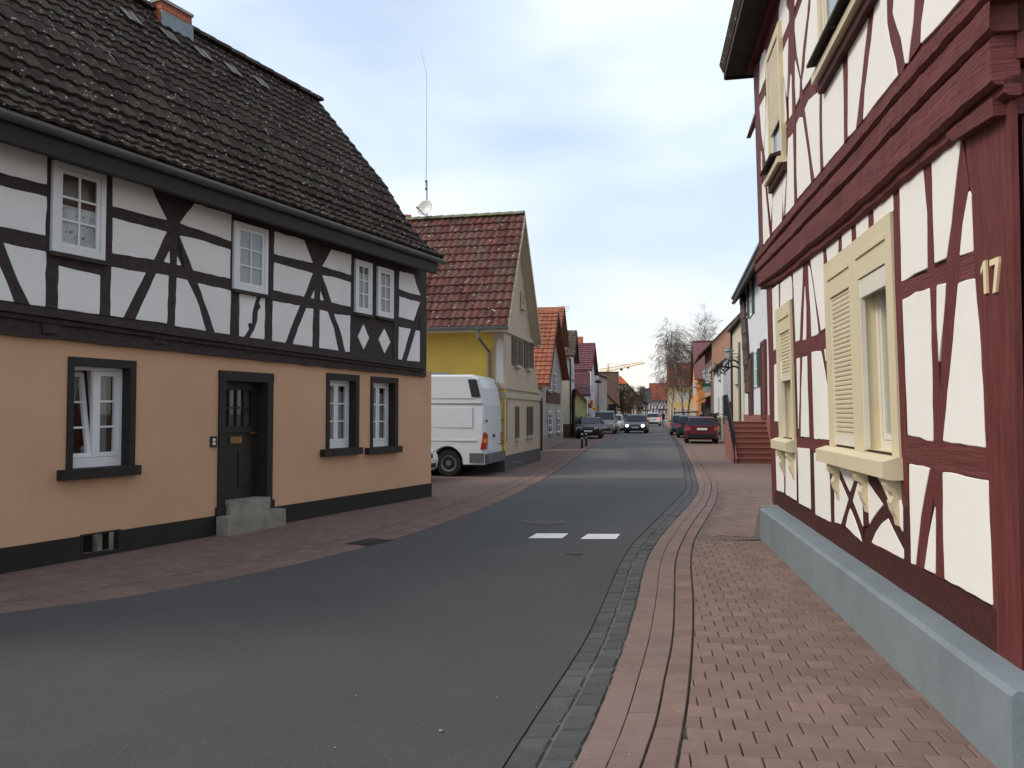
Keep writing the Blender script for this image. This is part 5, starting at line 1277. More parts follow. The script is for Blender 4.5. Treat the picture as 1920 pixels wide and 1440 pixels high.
def car(name, label, front_or_c, ang, L, W, H, m, st, group, lights=False, brake=False, plates=True, cat='car'):
    """local x forward, y left; ang = heading, degrees clockwise from +Y"""
    c = Vector(front_or_c)
    T = Thing(name, label, cat, c, group, rotz=R(90-ang), local=True)
    S = dict(sedan=dict(cowl=0.20, rf=0.03, rr=-0.26, rb=-0.39, hz=0.94, nz=0.70, bz=0.98, wr=0.315),
             hatch=dict(cowl=0.21, rf=0.04, rr=-0.34, rb=-0.465, hz=0.93, nz=0.68, bz=0.95, wr=0.31),
             mpv=dict(cowl=0.30, rf=0.16, rr=-0.46, rb=-0.49, hz=1.08, nz=0.80, bz=1.08, wr=0.32),
             suv=dict(cowl=0.22, rf=0.07, rr=-0.42, rb=-0.485, hz=1.08, nz=0.82, bz=1.08, wr=0.36))[st]
    wr = S['wr']; xf, xr = 0.315*L, -0.305*L; zb = 0.24 if st != 'suv' else 0.30
    R_ = wr*1.14
    h = L/2
    out = [(-h+0.02, 0.34), (-h, 0.52), (-h+0.03, 0.72), (-h+0.06, S['bz']), (S['rb']*L+0.04, S['bz']+0.02), (0.0, S['bz']-0.01), (S['cowl']*L, S['hz']), (S['cowl']*L+(h-S['cowl']*L)*0.55, S['hz']-0.07),
           (h-0.14, S['nz']+0.04), (h-0.04, S['nz']-0.06), (h, 0.50), (h-0.03, 0.30), (h-0.10, zb)]
    ar = lambda xc: [(xc+R_*math.cos(math.pi*i/8), max(zb, wr+R_*math.sin(math.pi*i/8) if i not in (0, 8) else zb)) for i in range(9)]
    out += ar(xf) + ar(xr) + [(-h+0.12, zb)]
    half = lambda x, z: W/2*(1-0.16*max(0, (abs(x)/h-0.62)/0.38)**2.2)*(0.985 if z > 0.8 else (0.96 if z < 0.35 else 1))
    B = T.part('body', body_shell(out, half), m, smooth=False)
    T.part('underbody', MB().hexa([(-h+0.25, -W/2+0.16, zb-0.03), (h-0.25, -W/2+0.16, zb-0.03), (h-0.25, W/2-0.16, zb-0.03), (-h+0.25, W/2-0.16, zb-0.03), (-h+0.25, -W/2+0.16, 0.62), (h-0.3, -W/2+0.16, 0.62), (h-0.3, W/2-0.16, 0.62), (-h+0.25, W/2-0.16, 0.62)]), M['trim'])
    # cabin: pillars and roof with separate glass
    wb, wt = W/2*0.93, W/2*0.75
    zb0 = S['bz']-0.03; xw, xrf, xrr, xrb = S['cowl']*L, S['rf']*L, S['rr']*L, S['rb']*L
    zc = S['hz']-0.03
    ring0 = [(xrb, zb0), (xw, zc)]
    def cab(x, t): return wb+(wt-wb)*t
    cab_o = [(xrb, zb0), (xrr, H-0.05), (xrr+0.18, H-0.005), ((xrr+xrf)/2, H), (xrf-0.15, H-0.02), (xrf, H-0.06), (xw, zc)]
    T.part('cabin', body_shell(cab_o, lambda x, z: wb+(wt-wb)*max(0, min(1, (z-zb0)/(H-zb0)))**1.1, 0.03), m)
    def quad(nm, p, mm): 
        T.part(nm, MB().add(p, [(0,1,2,3)]), mm)
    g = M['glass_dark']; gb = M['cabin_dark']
    # windscreen / rear window: dark backing stands in for cabin shade, glass in front of it
    def scr(nm, xa, za, xb_, zb_, s):
        a = Vector((xa, 0, za)); b = Vector((xb_, 0, zb_)); d = b-a; nn = Vector((abs(d.z), 0, abs(d.x)*1)).normalized(); nn.x *= s
        lo, hi = a+d*0.08, a+d*0.90
        w0, w1 = wb*0.93, wt*0.97
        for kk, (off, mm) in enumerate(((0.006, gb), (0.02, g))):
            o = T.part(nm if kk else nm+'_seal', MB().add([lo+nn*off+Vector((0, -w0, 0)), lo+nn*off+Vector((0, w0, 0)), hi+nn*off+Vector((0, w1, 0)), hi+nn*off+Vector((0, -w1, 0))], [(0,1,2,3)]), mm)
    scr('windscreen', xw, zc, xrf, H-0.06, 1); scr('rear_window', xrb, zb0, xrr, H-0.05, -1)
    xm = (xrr+xrf)/2-0.02*L
    for s in (1, -1):
        for (a, b, c2, d2) in ((xw-0.30, xm+0.04, xm+0.04, xrf-0.10), (xm-0.04, xrb+0.30 if st != 'mpv' else xrb+0.12, xrr+0.10, xm-0.04)):
            za, zt = zb0+0.05, H-0.11
            ya = (wb+(wt-wb)*((za-zb0)/(H-zb0))**1.1+0.004)*s; yt = (wb+(wt-wb)*((zt-zb0)/(H-zb0))**1.1+0.006)*s
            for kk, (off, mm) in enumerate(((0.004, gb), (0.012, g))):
                T.part('side_window' if kk else 'side_window_seal', MB().add([(a, ya+off*s, za), (b, ya+off*s, za), (c2, yt+off*s, zt), (d2, yt+off*s, zt)], [(0,1,2,3)]), mm)  # dark backing sheet stands in for the shaded cabin behind the glass
        wheel(T, xf, s*(W/2-0.012), wr, s); wheel(T, xr, s*(W/2-0.012), wr, s)
        T.part('wing_mirror', MB().hexa([(xw-0.28, s*wb, zc+0.03), (xw-0.12, s*wb, zc+0.03), (xw-0.16, s*(W/2+0.14), zc+0.05), (xw-0.24, s*(W/2+0.14), zc+0.05), (xw-0.28, s*wb, zc+0.12), (xw-0.14, s*wb, zc+0.12), (xw-0.16, s*(W/2+0.14), zc+0.18), (xw-0.25, s*(W/2+0.14), zc+0.18)]), m)
        yh = s*(W/2*0.70)
        nz = S['nz']
        xh = h-0.10
        T.part('headlight', MB().hexa([(xh-0.2, yh-0.19, nz-0.14), (xh+0.085, yh-0.19, nz-0.14), (xh-0.01, yh+0.19 if s > 0 else yh+0.19, nz-0.14), (xh-0.2, yh+0.19, nz-0.14),
               (xh-0.2, yh-0.19, nz+0.02), (xh+0.05, yh-0.19, nz+0.02), (xh-0.03, yh+0.19, nz+0.03), (xh-0.2, yh+0.19, nz+0.03)]) if s > 0 else
               MB().hexa([(xh-0.2, yh-0.19, nz-0.14), (xh-0.01, yh-0.19, nz-0.14), (xh+0.085, yh+0.19, nz-0.14), (xh-0.2, yh+0.19, nz-0.14),
               (xh-0.2, yh-0.19, nz+0.03), (xh-0.03, yh-0.19, nz+0.03), (xh+0.05, yh+0.19, nz+0.02), (xh-0.2, yh+0.19, nz+0.02)]), M['lamp_clear'])
        if lights:
            T.part('lit_lamp', MB().lathe((xh+0.075, yh, nz-0.07), (1, 0, 0), [(0, 0.10), (0.02, 0.09), (0.03, 0.02)], 12), M['lamp_on'])
        T.part('tail_light', MB().hexa([(-h+0.0, s*W*0.41-0.13, S['bz']-0.25), (-h+0.2, s*W*0.41-0.13, S['bz']-0.25), (-h+0.2, s*W*0.41+0.13, S['bz']-0.25), (-h+0.03, s*W*0.41+0.13, S['bz']-0.25),
               (-h+0.03, s*W*0.41-0.13, S['bz']-0.06), (-h+0.2, s*W*0.41-0.13, S['bz']-0.06), (-h+0.2, s*W*0.41+0.13, S['bz']-0.06), (-h+0.06, s*W*0.41+0.13, S['bz']-0.06)]), M['brake_on'] if brake else M['lamp_red'])
    T.part('grille', MB().hexa([(h-0.1, -0.30, 0.52), (h-0.008, -0.30, 0.52), (h-0.008, 0.30, 0.52), (h-0.1, 0.30, 0.52), (h-0.1, -0.33, 0.64), (h-0.03, -0.33, 0.64), (h-0.03, 0.33, 0.64), (h-0.1, 0.33, 0.64)]), M['trim'])
    T.part('lower_grille', MB().hexa([(h-0.1, -0.55, 0.30), (h-0.012, -0.55, 0.31), (h-0.012, 0.55, 0.31), (h-0.1, 0.55, 0.30), (h-0.1, -0.5, 0.41), (h+0.004, -0.5, 0.41), (h+0.004, 0.5, 0.41), (h-0.1, 0.5, 0.41)]), M['trim'])
    T.part('rear_bumper', MB().hexa([(-h-0.02, -W*0.42, 0.32), (-h+0.1, -W*0.42, 0.30), (-h+0.1, W*0.42, 0.30), (-h-0.02, W*0.42, 0.32), (-h-0.03, -W*0.42, 0.50), (-h+0.1, -W*0.42, 0.50), (-h+0.1, W*0.42, 0.50), (-h-0.03, W*0.42, 0.50)]), M['trim'])
    T.part('number_plate', MB().hexa([(h-0.02, -0.26, 0.43), (h+0.016, -0.26, 0.43), (h+0.016, 0.26, 0.43), (h-0.02, 0.26, 0.43), (h-0.02, -0.26, 0.54), (h+0.014, -0.26, 0.54), (h+0.014, 0.26, 0.54), (h-0.02, 0.26, 0.54)]), M['plate'])
    zp = S['bz']-0.23
    T.part('number_plate', MB().hexa([(-h-0.014, -0.26, zp), (-h+0.1, -0.26, zp), (-h+0.1, 0.26, zp), (-h-0.014, 0.26, zp), (-h+0.006, -0.26, zp+0.11), (-h+0.1, -0.26, zp+0.11), (-h+0.1, 0.26, zp+0.11), (-h+0.006, 0.26, zp+0.11)]), M['plate'])
    return T
def place(px0, px1, y, W):        # centre of the near end of a car that spans px0..px1 at its base row y
    d = W*FPX/(px1-px0)
    return Vector((((px0+px1)/2-960)/FPX*d, d, 0))
def carp(name, label, px0, px1, ang, towards, L, W, H, m, st, group, **k):
    """towards: True when the car's nose faces the camera"""
    p = place(px0, px1, 0, W)
    d = Vector((math.sin(R(ang)), math.cos(R(ang)), 0))
    c = p + d*L/2
    return car(name, label, c, ang+180 if towards else ang, L, W, H, m, st, group, **k)
PK = 'cars parked along the street'
carp('parked_car', 'black saloon parked nose-on behind the two small bollards', 1078, 1127, 9, True, 3.95, 1.64, 1.36, M['black_paint'], 'sedan', PK)
carp('parked_car', 'silver-beige high-roofed family van parked behind the black saloon', 1110, 1153, 10, True, 4.2, 1.80, 1.80, M['silver_paint'], 'mpv', PK)
carp('parked_car', 'white car parked behind the silver-beige family van', 1130, 1166, 12, True, 4.2, 1.75, 1.5, M['white_car'], 'hatch', PK)
carp('parked_car', 'grey estate parked farthest up the left row of cars', 1147, 1178, 13, True, 4.4, 1.78, 1.55, M['grey_paint'], 'hatch', PK)
carp('moving_car', 'dark blue-grey car coming down the street with lit headlights', 1169, 1211, 13, True, 4.25, 1.78, 1.50, M['blue_grey'], 'hatch', 'cars driving on the road', lights=True)
carp('moving_car', 'silver-white car driving away with glowing brake lights', 1210, 1237, 12, False, 4.4, 1.82, 1.68, M['silver_white'], 'suv', 'cars driving on the road', brake=True)
carp('parked_car', 'dark red hatchback parked on the right pavement, rear to the camera', 1285, 1347, 11, False, 4.15, 1.74, 1.42, M['red_paint'], 'hatch', PK)
carp('parked_car', 'dark teal car parked in front of the dark red hatchback', 1269, 1318, 11, False, 4.0, 1.68, 1.45, M['teal_paint'], 'hatch', PK)
carp('parked_car', 'silver car with red tail lamps parked farthest of the right row', 1256, 1301, 12, False, 4.3, 1.74, 1.50, M['grey_paint'], 'hatch', PK)
# white car whose nose looks out from behind the orange corner
hd = Vector((0.978, -0.208, 0))
car('parked_car', 'white car whose nose just shows beyond the orange house corner', Vector((-1.93, 18.8, 0)) - hd*2.05, math.degrees(math.atan2(hd.x, hd.y)), 4.1, 1.72, 1.48, M['white_car'], 'hatch', PK)

# ---- white high-roof van
hv = Vector((-0.978, 0.208, 0)); lv = Vector((-0.208, -0.978, 0))
rc = Vector((-0.66, 20.1, 0)); LV, WV = 5.6, 1.92
c = rc + hv*LV/2 - lv*WV/2
V = Thing('parked_van', 'white high-roofed van parked before the yellow wall, rear to the street', 'van', c, PK, rotz=math.atan2(hv.y, hv.x), local=True)
h = LV/2; wr = 0.33; xr = -h+0.98; xf = h-0.95; zb = 0.30; Ra = 0.43
ar = lambda xc: [(xc+Ra*math.cos(math.pi*i/10), wr+Ra*math.sin(math.pi*i/10) if i not in (0, 10) else zb) for i in range(11)]
out = [(-h, 0.34), (-h, 0.62), (-h+0.01, 1.2), (-h+0.04, 1.82), (-h+0.11, 2.25), (-h+0.19, 2.50), (-h+0.34, 2.58), (0, 2.60), (h-1.5, 2.56), (h-1.35, 2.45), (h-0.75, 1.40), (h-0.12, 1.10), (h, 0.75), (h, 0.42), (h-0.1, zb)] + ar(xf) + ar(xr) + [(-h+0.06, zb)]
hw = lambda x, z: WV/2*(1-0.022*max(0, (z-0.3)/2.3))*(1-0.05*max(0, (abs(x)/h-0.96)/0.04)**2)
V.part('body', body_shell(out, hw, 0.05), M['white_paint'])
V.part('underbody', MB().hexa([(-h+0.3, -WV/2+0.2, 0.24), (h-0.3, -WV/2+0.2, 0.24), (h-0.3, WV/2-0.2, 0.24), (-h+0.3, WV/2-0.2, 0.24), (-h+0.3, -WV/2+0.2, 0.9), (h-0.3, -WV/2+0.2, 0.9), (h-0.3, WV/2-0.2, 0.9), (-h+0.3, WV/2-0.2, 0.9)]), M['trim'])
for s in (1, -1):
    wheel(V, xr, s*(WV/2-0.03), wr, s, 0.21); wheel(V, xf, s*(WV/2-0.03), wr, s, 0.21)
    def side(x0, x1, z0, z1, t, nm, m_):
        V.part(nm, MB().hexa([(x0, s*(hw(0, z0)-0.03), z0), (x1, s*(hw(0, z0)-0.03), z0), (x1, s*(hw(0, z0)+t), z0), (x0, s*(hw(0, z0)+t), z0),
                              (x0, s*(hw(0, z1)-0.03), z1), (x1, s*(hw(0, z1)-0.03), z1), (x1, s*(hw(0, z1)+t), z1), (x0, s*(hw(0, z1)+t), z1)]), m_)
    side(-h+0.35, -h+2.0, 1.24, 1.74, 0.004, 'side_panel', M['white_paint']); side(-h+2.1, -h+3.6, 1.24, 1.74, 0.004, 'side_panel', M['white_paint'])
    side(-h+0.30, -h+2.1, 1.98, 2.34, 0.003, 'roof_panel', M['white_paint'])
    side(-h+0.25, h-1.4, 0.90, 0.935, 0.012, 'rub_line', M['white_paint'])
    side(-h+0.08, h-1.3, 1.835, 1.855, 0.003, 'roof_seam', mat('seam_grey%d' % s, (0.16, 0.16, 0.165), 0.7, 0.05))
    side(-h+0.05, -h+0.42, 0.36, 0.60, 0.014, 'bumper_corner', mat('bumper_grey%d' % s, (0.10, 0.10, 0.105), 0.7, 0.08))
    # rear quarter window in the high roof
    V.part('roof_window', MB().add([(-h+0.34, s*(hw(0,1.98)+0.012), 2.05), (-h+0.18, s*(hw(0,1.98)+0.010), 2.05), (-h+0.27, s*(hw(0,2.4)+0.012), 2.42), (-h+0.43, s*(hw(0,2.4)+0.012), 2.42)], [(0,1,2,3)]), M['cabin_dark'])
    V.part('window_rubber', MB().add([(-h+0.37, s*(hw(0,1.98)+0.009), 2.01), (-h+0.14, s*(hw(0,1.98)+0.007), 2.01), (-h+0.25, s*(hw(0,2.4)+0.009), 2.46), (-h+0.47, s*(hw(0,2.4)+0.009), 2.46)], [(0,1,2,3)]), M['trim'])
    # tail lamp wraps round the corner
    TL = V.part('tail_light', MB().hexa([(-h-0.012, s*(WV/2-0.22), 0.70), (-h+0.14, s*(WV/2-0.22), 0.70), (-h+0.14, s*(WV/2+0.006), 0.70), (-h+0.004, s*(WV/2+0.006), 0.70), (-h-0.010, s*(WV/2-0.22), 1.06), (-h+0.05, s*(WV/2-0.22), 1.12), (-h+0.05, s*(WV/2-0.004), 1.12), (-h+0.004, s*(WV/2-0.004), 1.12)]), M['lamp_red'])
    V.part('indicator', MB().hexa([(-h-0.016, s*(WV/2-0.20), 0.86), (-h+0.08, s*(WV/2-0.20), 0.86), (-h+0.08, s*(WV/2+0.008), 0.86), (-h+0.0, s*(WV/2+0.008), 0.86), (-h-0.015, s*(WV/2-0.20), 0.97), (-h+0.06, s*(WV/2-0.20), 0.97), (-h+0.06, s*(WV/2+0.006), 0.97), (-h+0.0, s*(WV/2+0.006), 0.97)]), M['lamp_amber'], TL)
    D_ = V.part('rear_door', MB().hexa([(-h-0.010, s*0.008, 0.62), (-h+0.05, s*0.008, 0.62), (-h+0.05, s*(WV/2-0.10), 0.62), (-h-0.010, s*(WV/2-0.10), 0.62), (-h+0.028, s*0.008, 1.80), (-h+0.1, s*0.008, 1.80), (-h+0.1, s*(WV/2-0.10), 1.80), (-h+0.028, s*(WV/2-0.10), 1.80)]), M['white_paint'])
    V.part('hinge', MB().hexa([(-h-0.02, s*(WV/2-0.13), 1.38), (-h, s*(WV/2-0.13), 1.38), (-h, s*(WV/2-0.05), 1.38), (-h-0.02, s*(WV/2-0.05), 1.38), (-h-0.02, s*(WV/2-0.13), 1.44), (-h, s*(WV/2-0.13), 1.44), (-h, s*(WV/2-0.05), 1.44), (-h-0.02, s*(WV/2-0.05), 1.44)]), M['trim'], D_)
V.part('door_handle', MB().hexa([(-h-0.03, 0.03, 0.98), (-h, 0.03, 0.98), (-h, 0.20, 0.98), (-h-0.03, 0.20, 0.98), (-h-0.02, 0.03, 1.06), (-h, 0.03, 1.06), (-h, 0.20, 1.06), (-h-0.02, 0.20, 1.06)]), M['trim'])
V.part('rear_bumper', MB().hexa([(-h-0.10, -WV/2+0.06, 0.34), (-h+0.05, -WV/2+0.06, 0.34), (-h+0.05, WV/2-0.06, 0.34), (-h-0.10, WV/2-0.06, 0.34), (-h-0.10, -WV/2+0.06, 0.58), (-h+0.05, -WV/2+0.06, 0.58), (-h+0.05, WV/2-0.06, 0.58), (-h-0.10, WV/2-0.06, 0.58)]), mat('bumper_grey', (0.11, 0.11, 0.115), 0.7, 0.08))
V.part('number_plate', MB().hexa([(-h-0.025, 0.30, 0.66), (-h, 0.30, 0.66), (-h, 0.78, 0.66), (-h-0.025, 0.78, 0.66), (-h-0.02, 0.30, 0.84), (-h, 0.30, 0.84), (-h, 0.78, 0.84), (-h-0.02, 0.78, 0.84)]), M['plate'])
V.part('fuel_cap', MB().lathe((-h+1.62, WV/2+0.001, 1.0), (0, 1, 0), [(-0.02, 0.075), (0.006, 0.07), (0.006, 0.02)], 14), M['trim'])
lad = MB()
for y in (-0.78, -0.42): lad.tube([(-h-0.02, y, 0.78), (-h-0.16, y, 0.84), (-h-0.16, y, 2.0), (-h+0.10, y, 2.45)], 0.016, 6)
V.part('ladder', lad, M['steel'])
for z in (0.95, 1.25, 1.55, 1.85): V.part('ladder_rung', MB().tube([(-h-0.16, -0.78, z), (-h-0.16, -0.42, z)], 0.014, 6), M['steel'])
V.part('roof_vent', MB().hexa([(-h+0.9, -0.5, 2.57), (-h+2.6, -0.5, 2.58), (-h+2.6, 0.55, 2.58), (-h+0.9, 0.55, 2.57), (-h+1.2, -0.4, 2.66), (-h+2.4, -0.4, 2.68), (-h+2.4, 0.45, 2.68), (-h+1.2, 0.45, 2.66)]), M['zinc'])
V.part('tow_step', MB().hexa([(-h-0.55, -0.9, 0.26), (-h-0.05, -0.9, 0.26), (-h-0.05, -0.7, 0.26), (-h-0.55, -0.7, 0.26), (-h-0.55, -0.9, 0.30), (-h-0.05, -0.9, 0.30), (-h-0.05, -0.7, 0.30), (-h-0.55, -0.7, 0.30)]), M['zinc'])
# ================================================================ the street beyond
M.update(
 tile_orange=mat('tile_orange', (0.29, 0.10, 0.055), 0.8, 0.2, 5, 0.3, 40, 0.25, rnd=0.18, grime=((0.25, 0.08, 0.04), 1.0, 0.5, 0.8)),
 tile_brown=mat('tile_brown', (0.095, 0.065, 0.05), 0.85, 0.3, 5, 0.3, 40, 0.2, rnd=0.3, spots=((0.22, 0.20, 0.17), 6, 0.64)),
 tile_wine=mat('tile_wine', (0.12, 0.032, 0.030), 0.5, 0.15, 3, 0.2, 30, 0.5, rnd=0.12),
 roof_brown=mat('roof_brown', (0.085, 0.048, 0.036), 0.85, 0.25, 4, 0.6, 9, 0.2), roof_red=mat('roof_red', (0.20, 0.055, 0.035), 0.85, 0.25, 3, 0.6, 9, 0.2),
 roof_grey=mat('roof_grey', (0.05, 0.05, 0.05), 0.85, 0.25, 3, 0.5, 9), roof_orange=mat('roof_orange', (0.40, 0.085, 0.03), 0.85, 0.2, 3, 0.5, 9),
 wall_greywhite=mat('wall_greywhite', (0.40, 0.385, 0.36), 0.9, 0.1, 1.5, 0.3, 25, 0.15, grime=((0.25, 0.22, 0.19), 1.2, 0.45, 0.8)),
 wall_white=mat('wall_white', (0.62, 0.62, 0.63), 0.9, 0.05, 1.5, 0.2, 25, 0.15, grime=((0.5, 0.5, 0.5), 1.0, 0.5, 0.8)),
 wall_cream=mat('wall_cream', (0.55, 0.49, 0.36), 0.9, 0.05, 1.5, 0.2, 25), wall_lime=mat('wall_lime', (0.48, 0.47, 0.20), 0.9, 0.05, 1.5),
 wall_straw=mat('wall_straw', (0.52, 0.45, 0.23), 0.9, 0.06, 1.2), wall_yellow=mat('wall_yellow', (0.58, 0.42, 0.17), 0.9, 0.06, 1.2), wall_orange=mat('wall_orange', (0.62, 0.27, 0.085), 0.9, 0.06, 1.0),
 wall_salmon=mat('wall_salmon', (0.50, 0.27, 0.18), 0.9, 0.07, 1.0, 0.2, 20), stone_base=mat('stone_base', (0.26, 0.24, 0.21), 0.9, 0.25, 5, 0.3, 20),
 wood_brown=mat('wood_brown', (0.09, 0.042, 0.026), 0.75, 0.25, 5, 0.2, 25), wood_grey=mat('wood_grey', (0.10, 0.085, 0.075), 0.8, 0.3, 6, 0.2, 25),
 shutter_green=mat('shutter_green', (0.022, 0.085, 0.052), 0.55, 0.15, 6), step_red=mat('step_red', (0.26, 0.105, 0.078), 0.8, 0.12, 4, 0.3, 40, 0.25),
 step_tread=mat('step_tread', (0.28, 0.12, 0.09), 0.75, 0.12, 4), rail_dark=mat('rail_dark', (0.03, 0.032, 0.036), 0.5, 0.1, 6, 0, 1, 0.4, 0.5),
 pole_grey=mat('pole_grey', (0.20, 0.20, 0.20), 0.5, 0.1, 6, 0, 1, 0.4, 0.5), garland=mat('garland', (0.02, 0.035, 0.02), 0.9, 0.3, 40), lamp_glass=mat('lamp_glass', (0.45, 0.45, 0.46), 0.25, 0.05, 4),
 crane_paint=mat('crane_paint', (0.80, 0.50, 0.26), 0.6, 0.1, 2), bark=mat('bark', (0.10, 0.085, 0.075), 0.9, 0.3, 6), birch=mat('birch_bark', (0.22, 0.20, 0.18), 0.85, 0.35, 5),  # crane orange is paled, distance haze put into its colour
 twig=mat('twig', (0.105, 0.072, 0.054), 0.9, 0.2, 6), sign_orange=mat('sign_orange', (0.70, 0.24, 0.02), 0.5, 0.05, 4), sign_yellow=mat('sign_yellow', (0.72, 0.46, 0.03), 0.5, 0.05, 4),
 sign_ink=mat('sign_ink', (0.10, 0.05, 0.02), 0.6, 0.05, 4), sign_teal=mat('sign_teal', (0.05, 0.24, 0.24), 0.5, 0.05, 4), sign_pale=mat('sign_pale', (0.42, 0.48, 0.42), 0.5, 0.05, 4),
 timber_far=mat('timber_far', (0.055, 0.028, 0.026), 0.8, 0.2, 4), timber_wine=mat('timber_wine', (0.13, 0.03, 0.035), 0.8, 0.2, 4),
 leaf=mat('leaf_dark', (0.018, 0.04, 0.018), 0.7, 0.3, 10, rnd=0.4), cloth_dark=mat('cloth_dark', (0.02, 0.02, 0.024), 0.9, 0.2, 8), cloth_blue=mat('cloth_blue', (0.025, 0.035, 0.07), 0.9, 0.2, 8),
 skin=mat('skin', (0.48, 0.27, 0.19), 0.6, 0.05, 6), hair=mat('hair', (0.03, 0.02, 0.015), 0.7, 0.2, 20), red_cloth=mat('red_sign', (0.55, 0.05, 0.035), 0.6, 0.06, 4),
)
def tiled_slope(T, roof, p0, e_u, e_s, L, ulen, w, l, m, name='roof_tile_field'):
    """a slope of real tiles joined in one part (too small to pick apart)"""
    en = e_u.cross(e_s).normalized()
    if en.z < 0: en = -en
    tm = tile_mesh('t', w, l, m, seg=4); mb = MB(); s = 0.0
    while s < L-0.05:
        k = int(ulen/w)
        for i in range(k):
            mw = Matrix(((*e_u, 0), (*e_s, 0), (*en, 0), (0, 0, 0, 1))).transposed()
            mw.translation = p0+e_u*((i+0.5)*ulen/k)+e_s*(s+random.uniform(-0.008, 0.008))+en*random.uniform(0, 0.008)
            mb.add([mw @ v for v in tm.v], tm.f)
        s += l
    return T.part(name, mb, m, roof, kind='stuff')
def house(name, label, F, W, D, ev, rv, axis, wm, rm, ov=0.3, eov=0.25, tiles=None, apex=0.5, plinth=None, group='houses along the street', ev2=None, verge='soffit_brown', hip=False):
    T = Thing(name, label, 'house', F.P(W/2, 0, -D/2), group)
    ev2 = ev if ev2 is None else ev2
    if axis == 'n':
        ua = W*apex
        T.part('wall', MB().prism(F, [(0, -0.05), (W, -0.05), (W, ev2), (ua, rv-0.14), (0, ev)], -D, 0.0), M[wm])
        s0, s1 = (rv-ev)/ua, (rv-ev2)/(W-ua)
        a0, b0, a1, b1 = -eov, ev-s0*eov, W+eov, ev2-s1*eov
        roof = T.part('roof', MB().prism(F, [(a0, b0+0.02), (ua, rv), (a1, b1+0.02), (a1, b1-0.11), (ua, rv-0.15), (a0, b0-0.11)], -D-0.2, ov), M[rm])
        T.part('verge_board', MB().prism(F, [(a0, b0-0.14), (a0, b0+0.03), (ua, rv+0.02), (ua, rv-0.18)], ov+0.001, ov+0.03).prism(F, [(a1, b1-0.14), (a1, b1+0.03), (ua, rv+0.02), (ua, rv-0.18)], ov+0.001, ov+0.028), M[verge], roof)
        if tiles:
            e = (F.u*(ua-a0)+F.v*(rv-b0)).normalized()
            tiled_slope(T, roof, F.P(a0, b0+0.02, ov), -F.n, e, math.hypot(ua-a0, rv-b0), D+0.2+ov, tiles[0], tiles[1], M[rm])
        T.part('ridge', MB().prism(F, [(ua-0.13, rv-0.01), (ua-0.07, rv+0.09), (ua+0.07, rv+0.09), (ua+0.13, rv-0.01)], -D-0.2, ov+0.01), M[rm], roof)
    else:
        na = -D*0.5; s = (rv-ev)/(D*0.5)
        pr = [(0, -0.05), (0, ev), (na, rv-0.14), (-D, ev), (-D, -0.05)]
        T.part('wall', MB().ext([F.P(0, v, n) for n, v in pr], F.u*W), M[wm])
        a0, b0 = eov, ev-s*eov
        pr = [(a0, b0+0.02), (na, rv), (-D-eov, b0+0.02), (-D-eov, b0-0.11), (na, rv-0.15), (a0, b0-0.11)]
        roof = T.part('roof', MB().ext([F.P(-ov, v, n) for n, v in pr], F.u*(W+2*ov)), M[rm])
        if tiles:
            e = (F.n*(na-a0)+F.v*(rv-b0)).normalized()
            tiled_slope(T, roof, F.P(-ov, b0+0.02, a0), F.u, e, math.hypot(na-a0, rv-b0), W+2*ov, tiles[0], tiles[1], M[rm])
        T.part('ridge', MB().ext([F.P(-ov-0.01, v, n) for n, v in [(na+0.13, rv-0.01), (na+0.07, rv+0.09), (na-0.07, rv+0.09), (na-0.13, rv-0.01)]], F.u*(W+2*ov+0.02)), M[rm], roof)
        T.part('gutter', MB().tube([F.P(-ov, b0-0.02, a0+0.05), F.P(W+ov, b0-0.02, a0+0.05)], 0.06, 6), M['zinc'], roof)
    if plinth: T.part('plinth', MB().box(F, -0.02, W+0.02, -0.05, plinth[0], -D*0.98, 0.03), M[plinth[1]])
    return T
def frL(A, B): A, B = Vector(A), Vector(B); return Fr(A, B-A), (B-A).length
def frR(N, Fa): N, Fa = Vector(N), Vector(Fa); return Fr(Fa, N-Fa), (Fa-N).length
def wv(F, xl, xr, yt, yb): return F.px(xl, (yt+yb)/2)[0], F.px(xr, (yt+yb)/2)[0], F.px((xl+xr)/2, yb)[1], F.px((xl+xr)/2, yt)[1]
def win_px(T, F, xl, xr, yt, yb, **k):
    u0, u1, v0, v1 = wv(F, xl, xr, yt, yb)
    W = window(T, F, min(u0,u1), max(u0,u1), v0, v1, 0.05, 0.07, k.pop('cols', 2), k.pop('rows', 2), k.pop('m', M['white_pvc']), k.pop('cur', None), 0.025, 0.04)
    T.part('window_sill', MB().box(F, min(u0,u1)-0.06, max(u0,u1)+0.06, v0-0.09, v0-0.002, 0, 0.12), M['stone_base'], W)
    return W
def win_uv(T, F, u0, u1, v0, v1, n=0.05, m='white_pvc', cols=2, rows=2, cur='curtain'):
    return window(T, F, u0, u1, v0, v1, n, 0.08, cols, rows, M[m], cur, 0.025, 0.05)
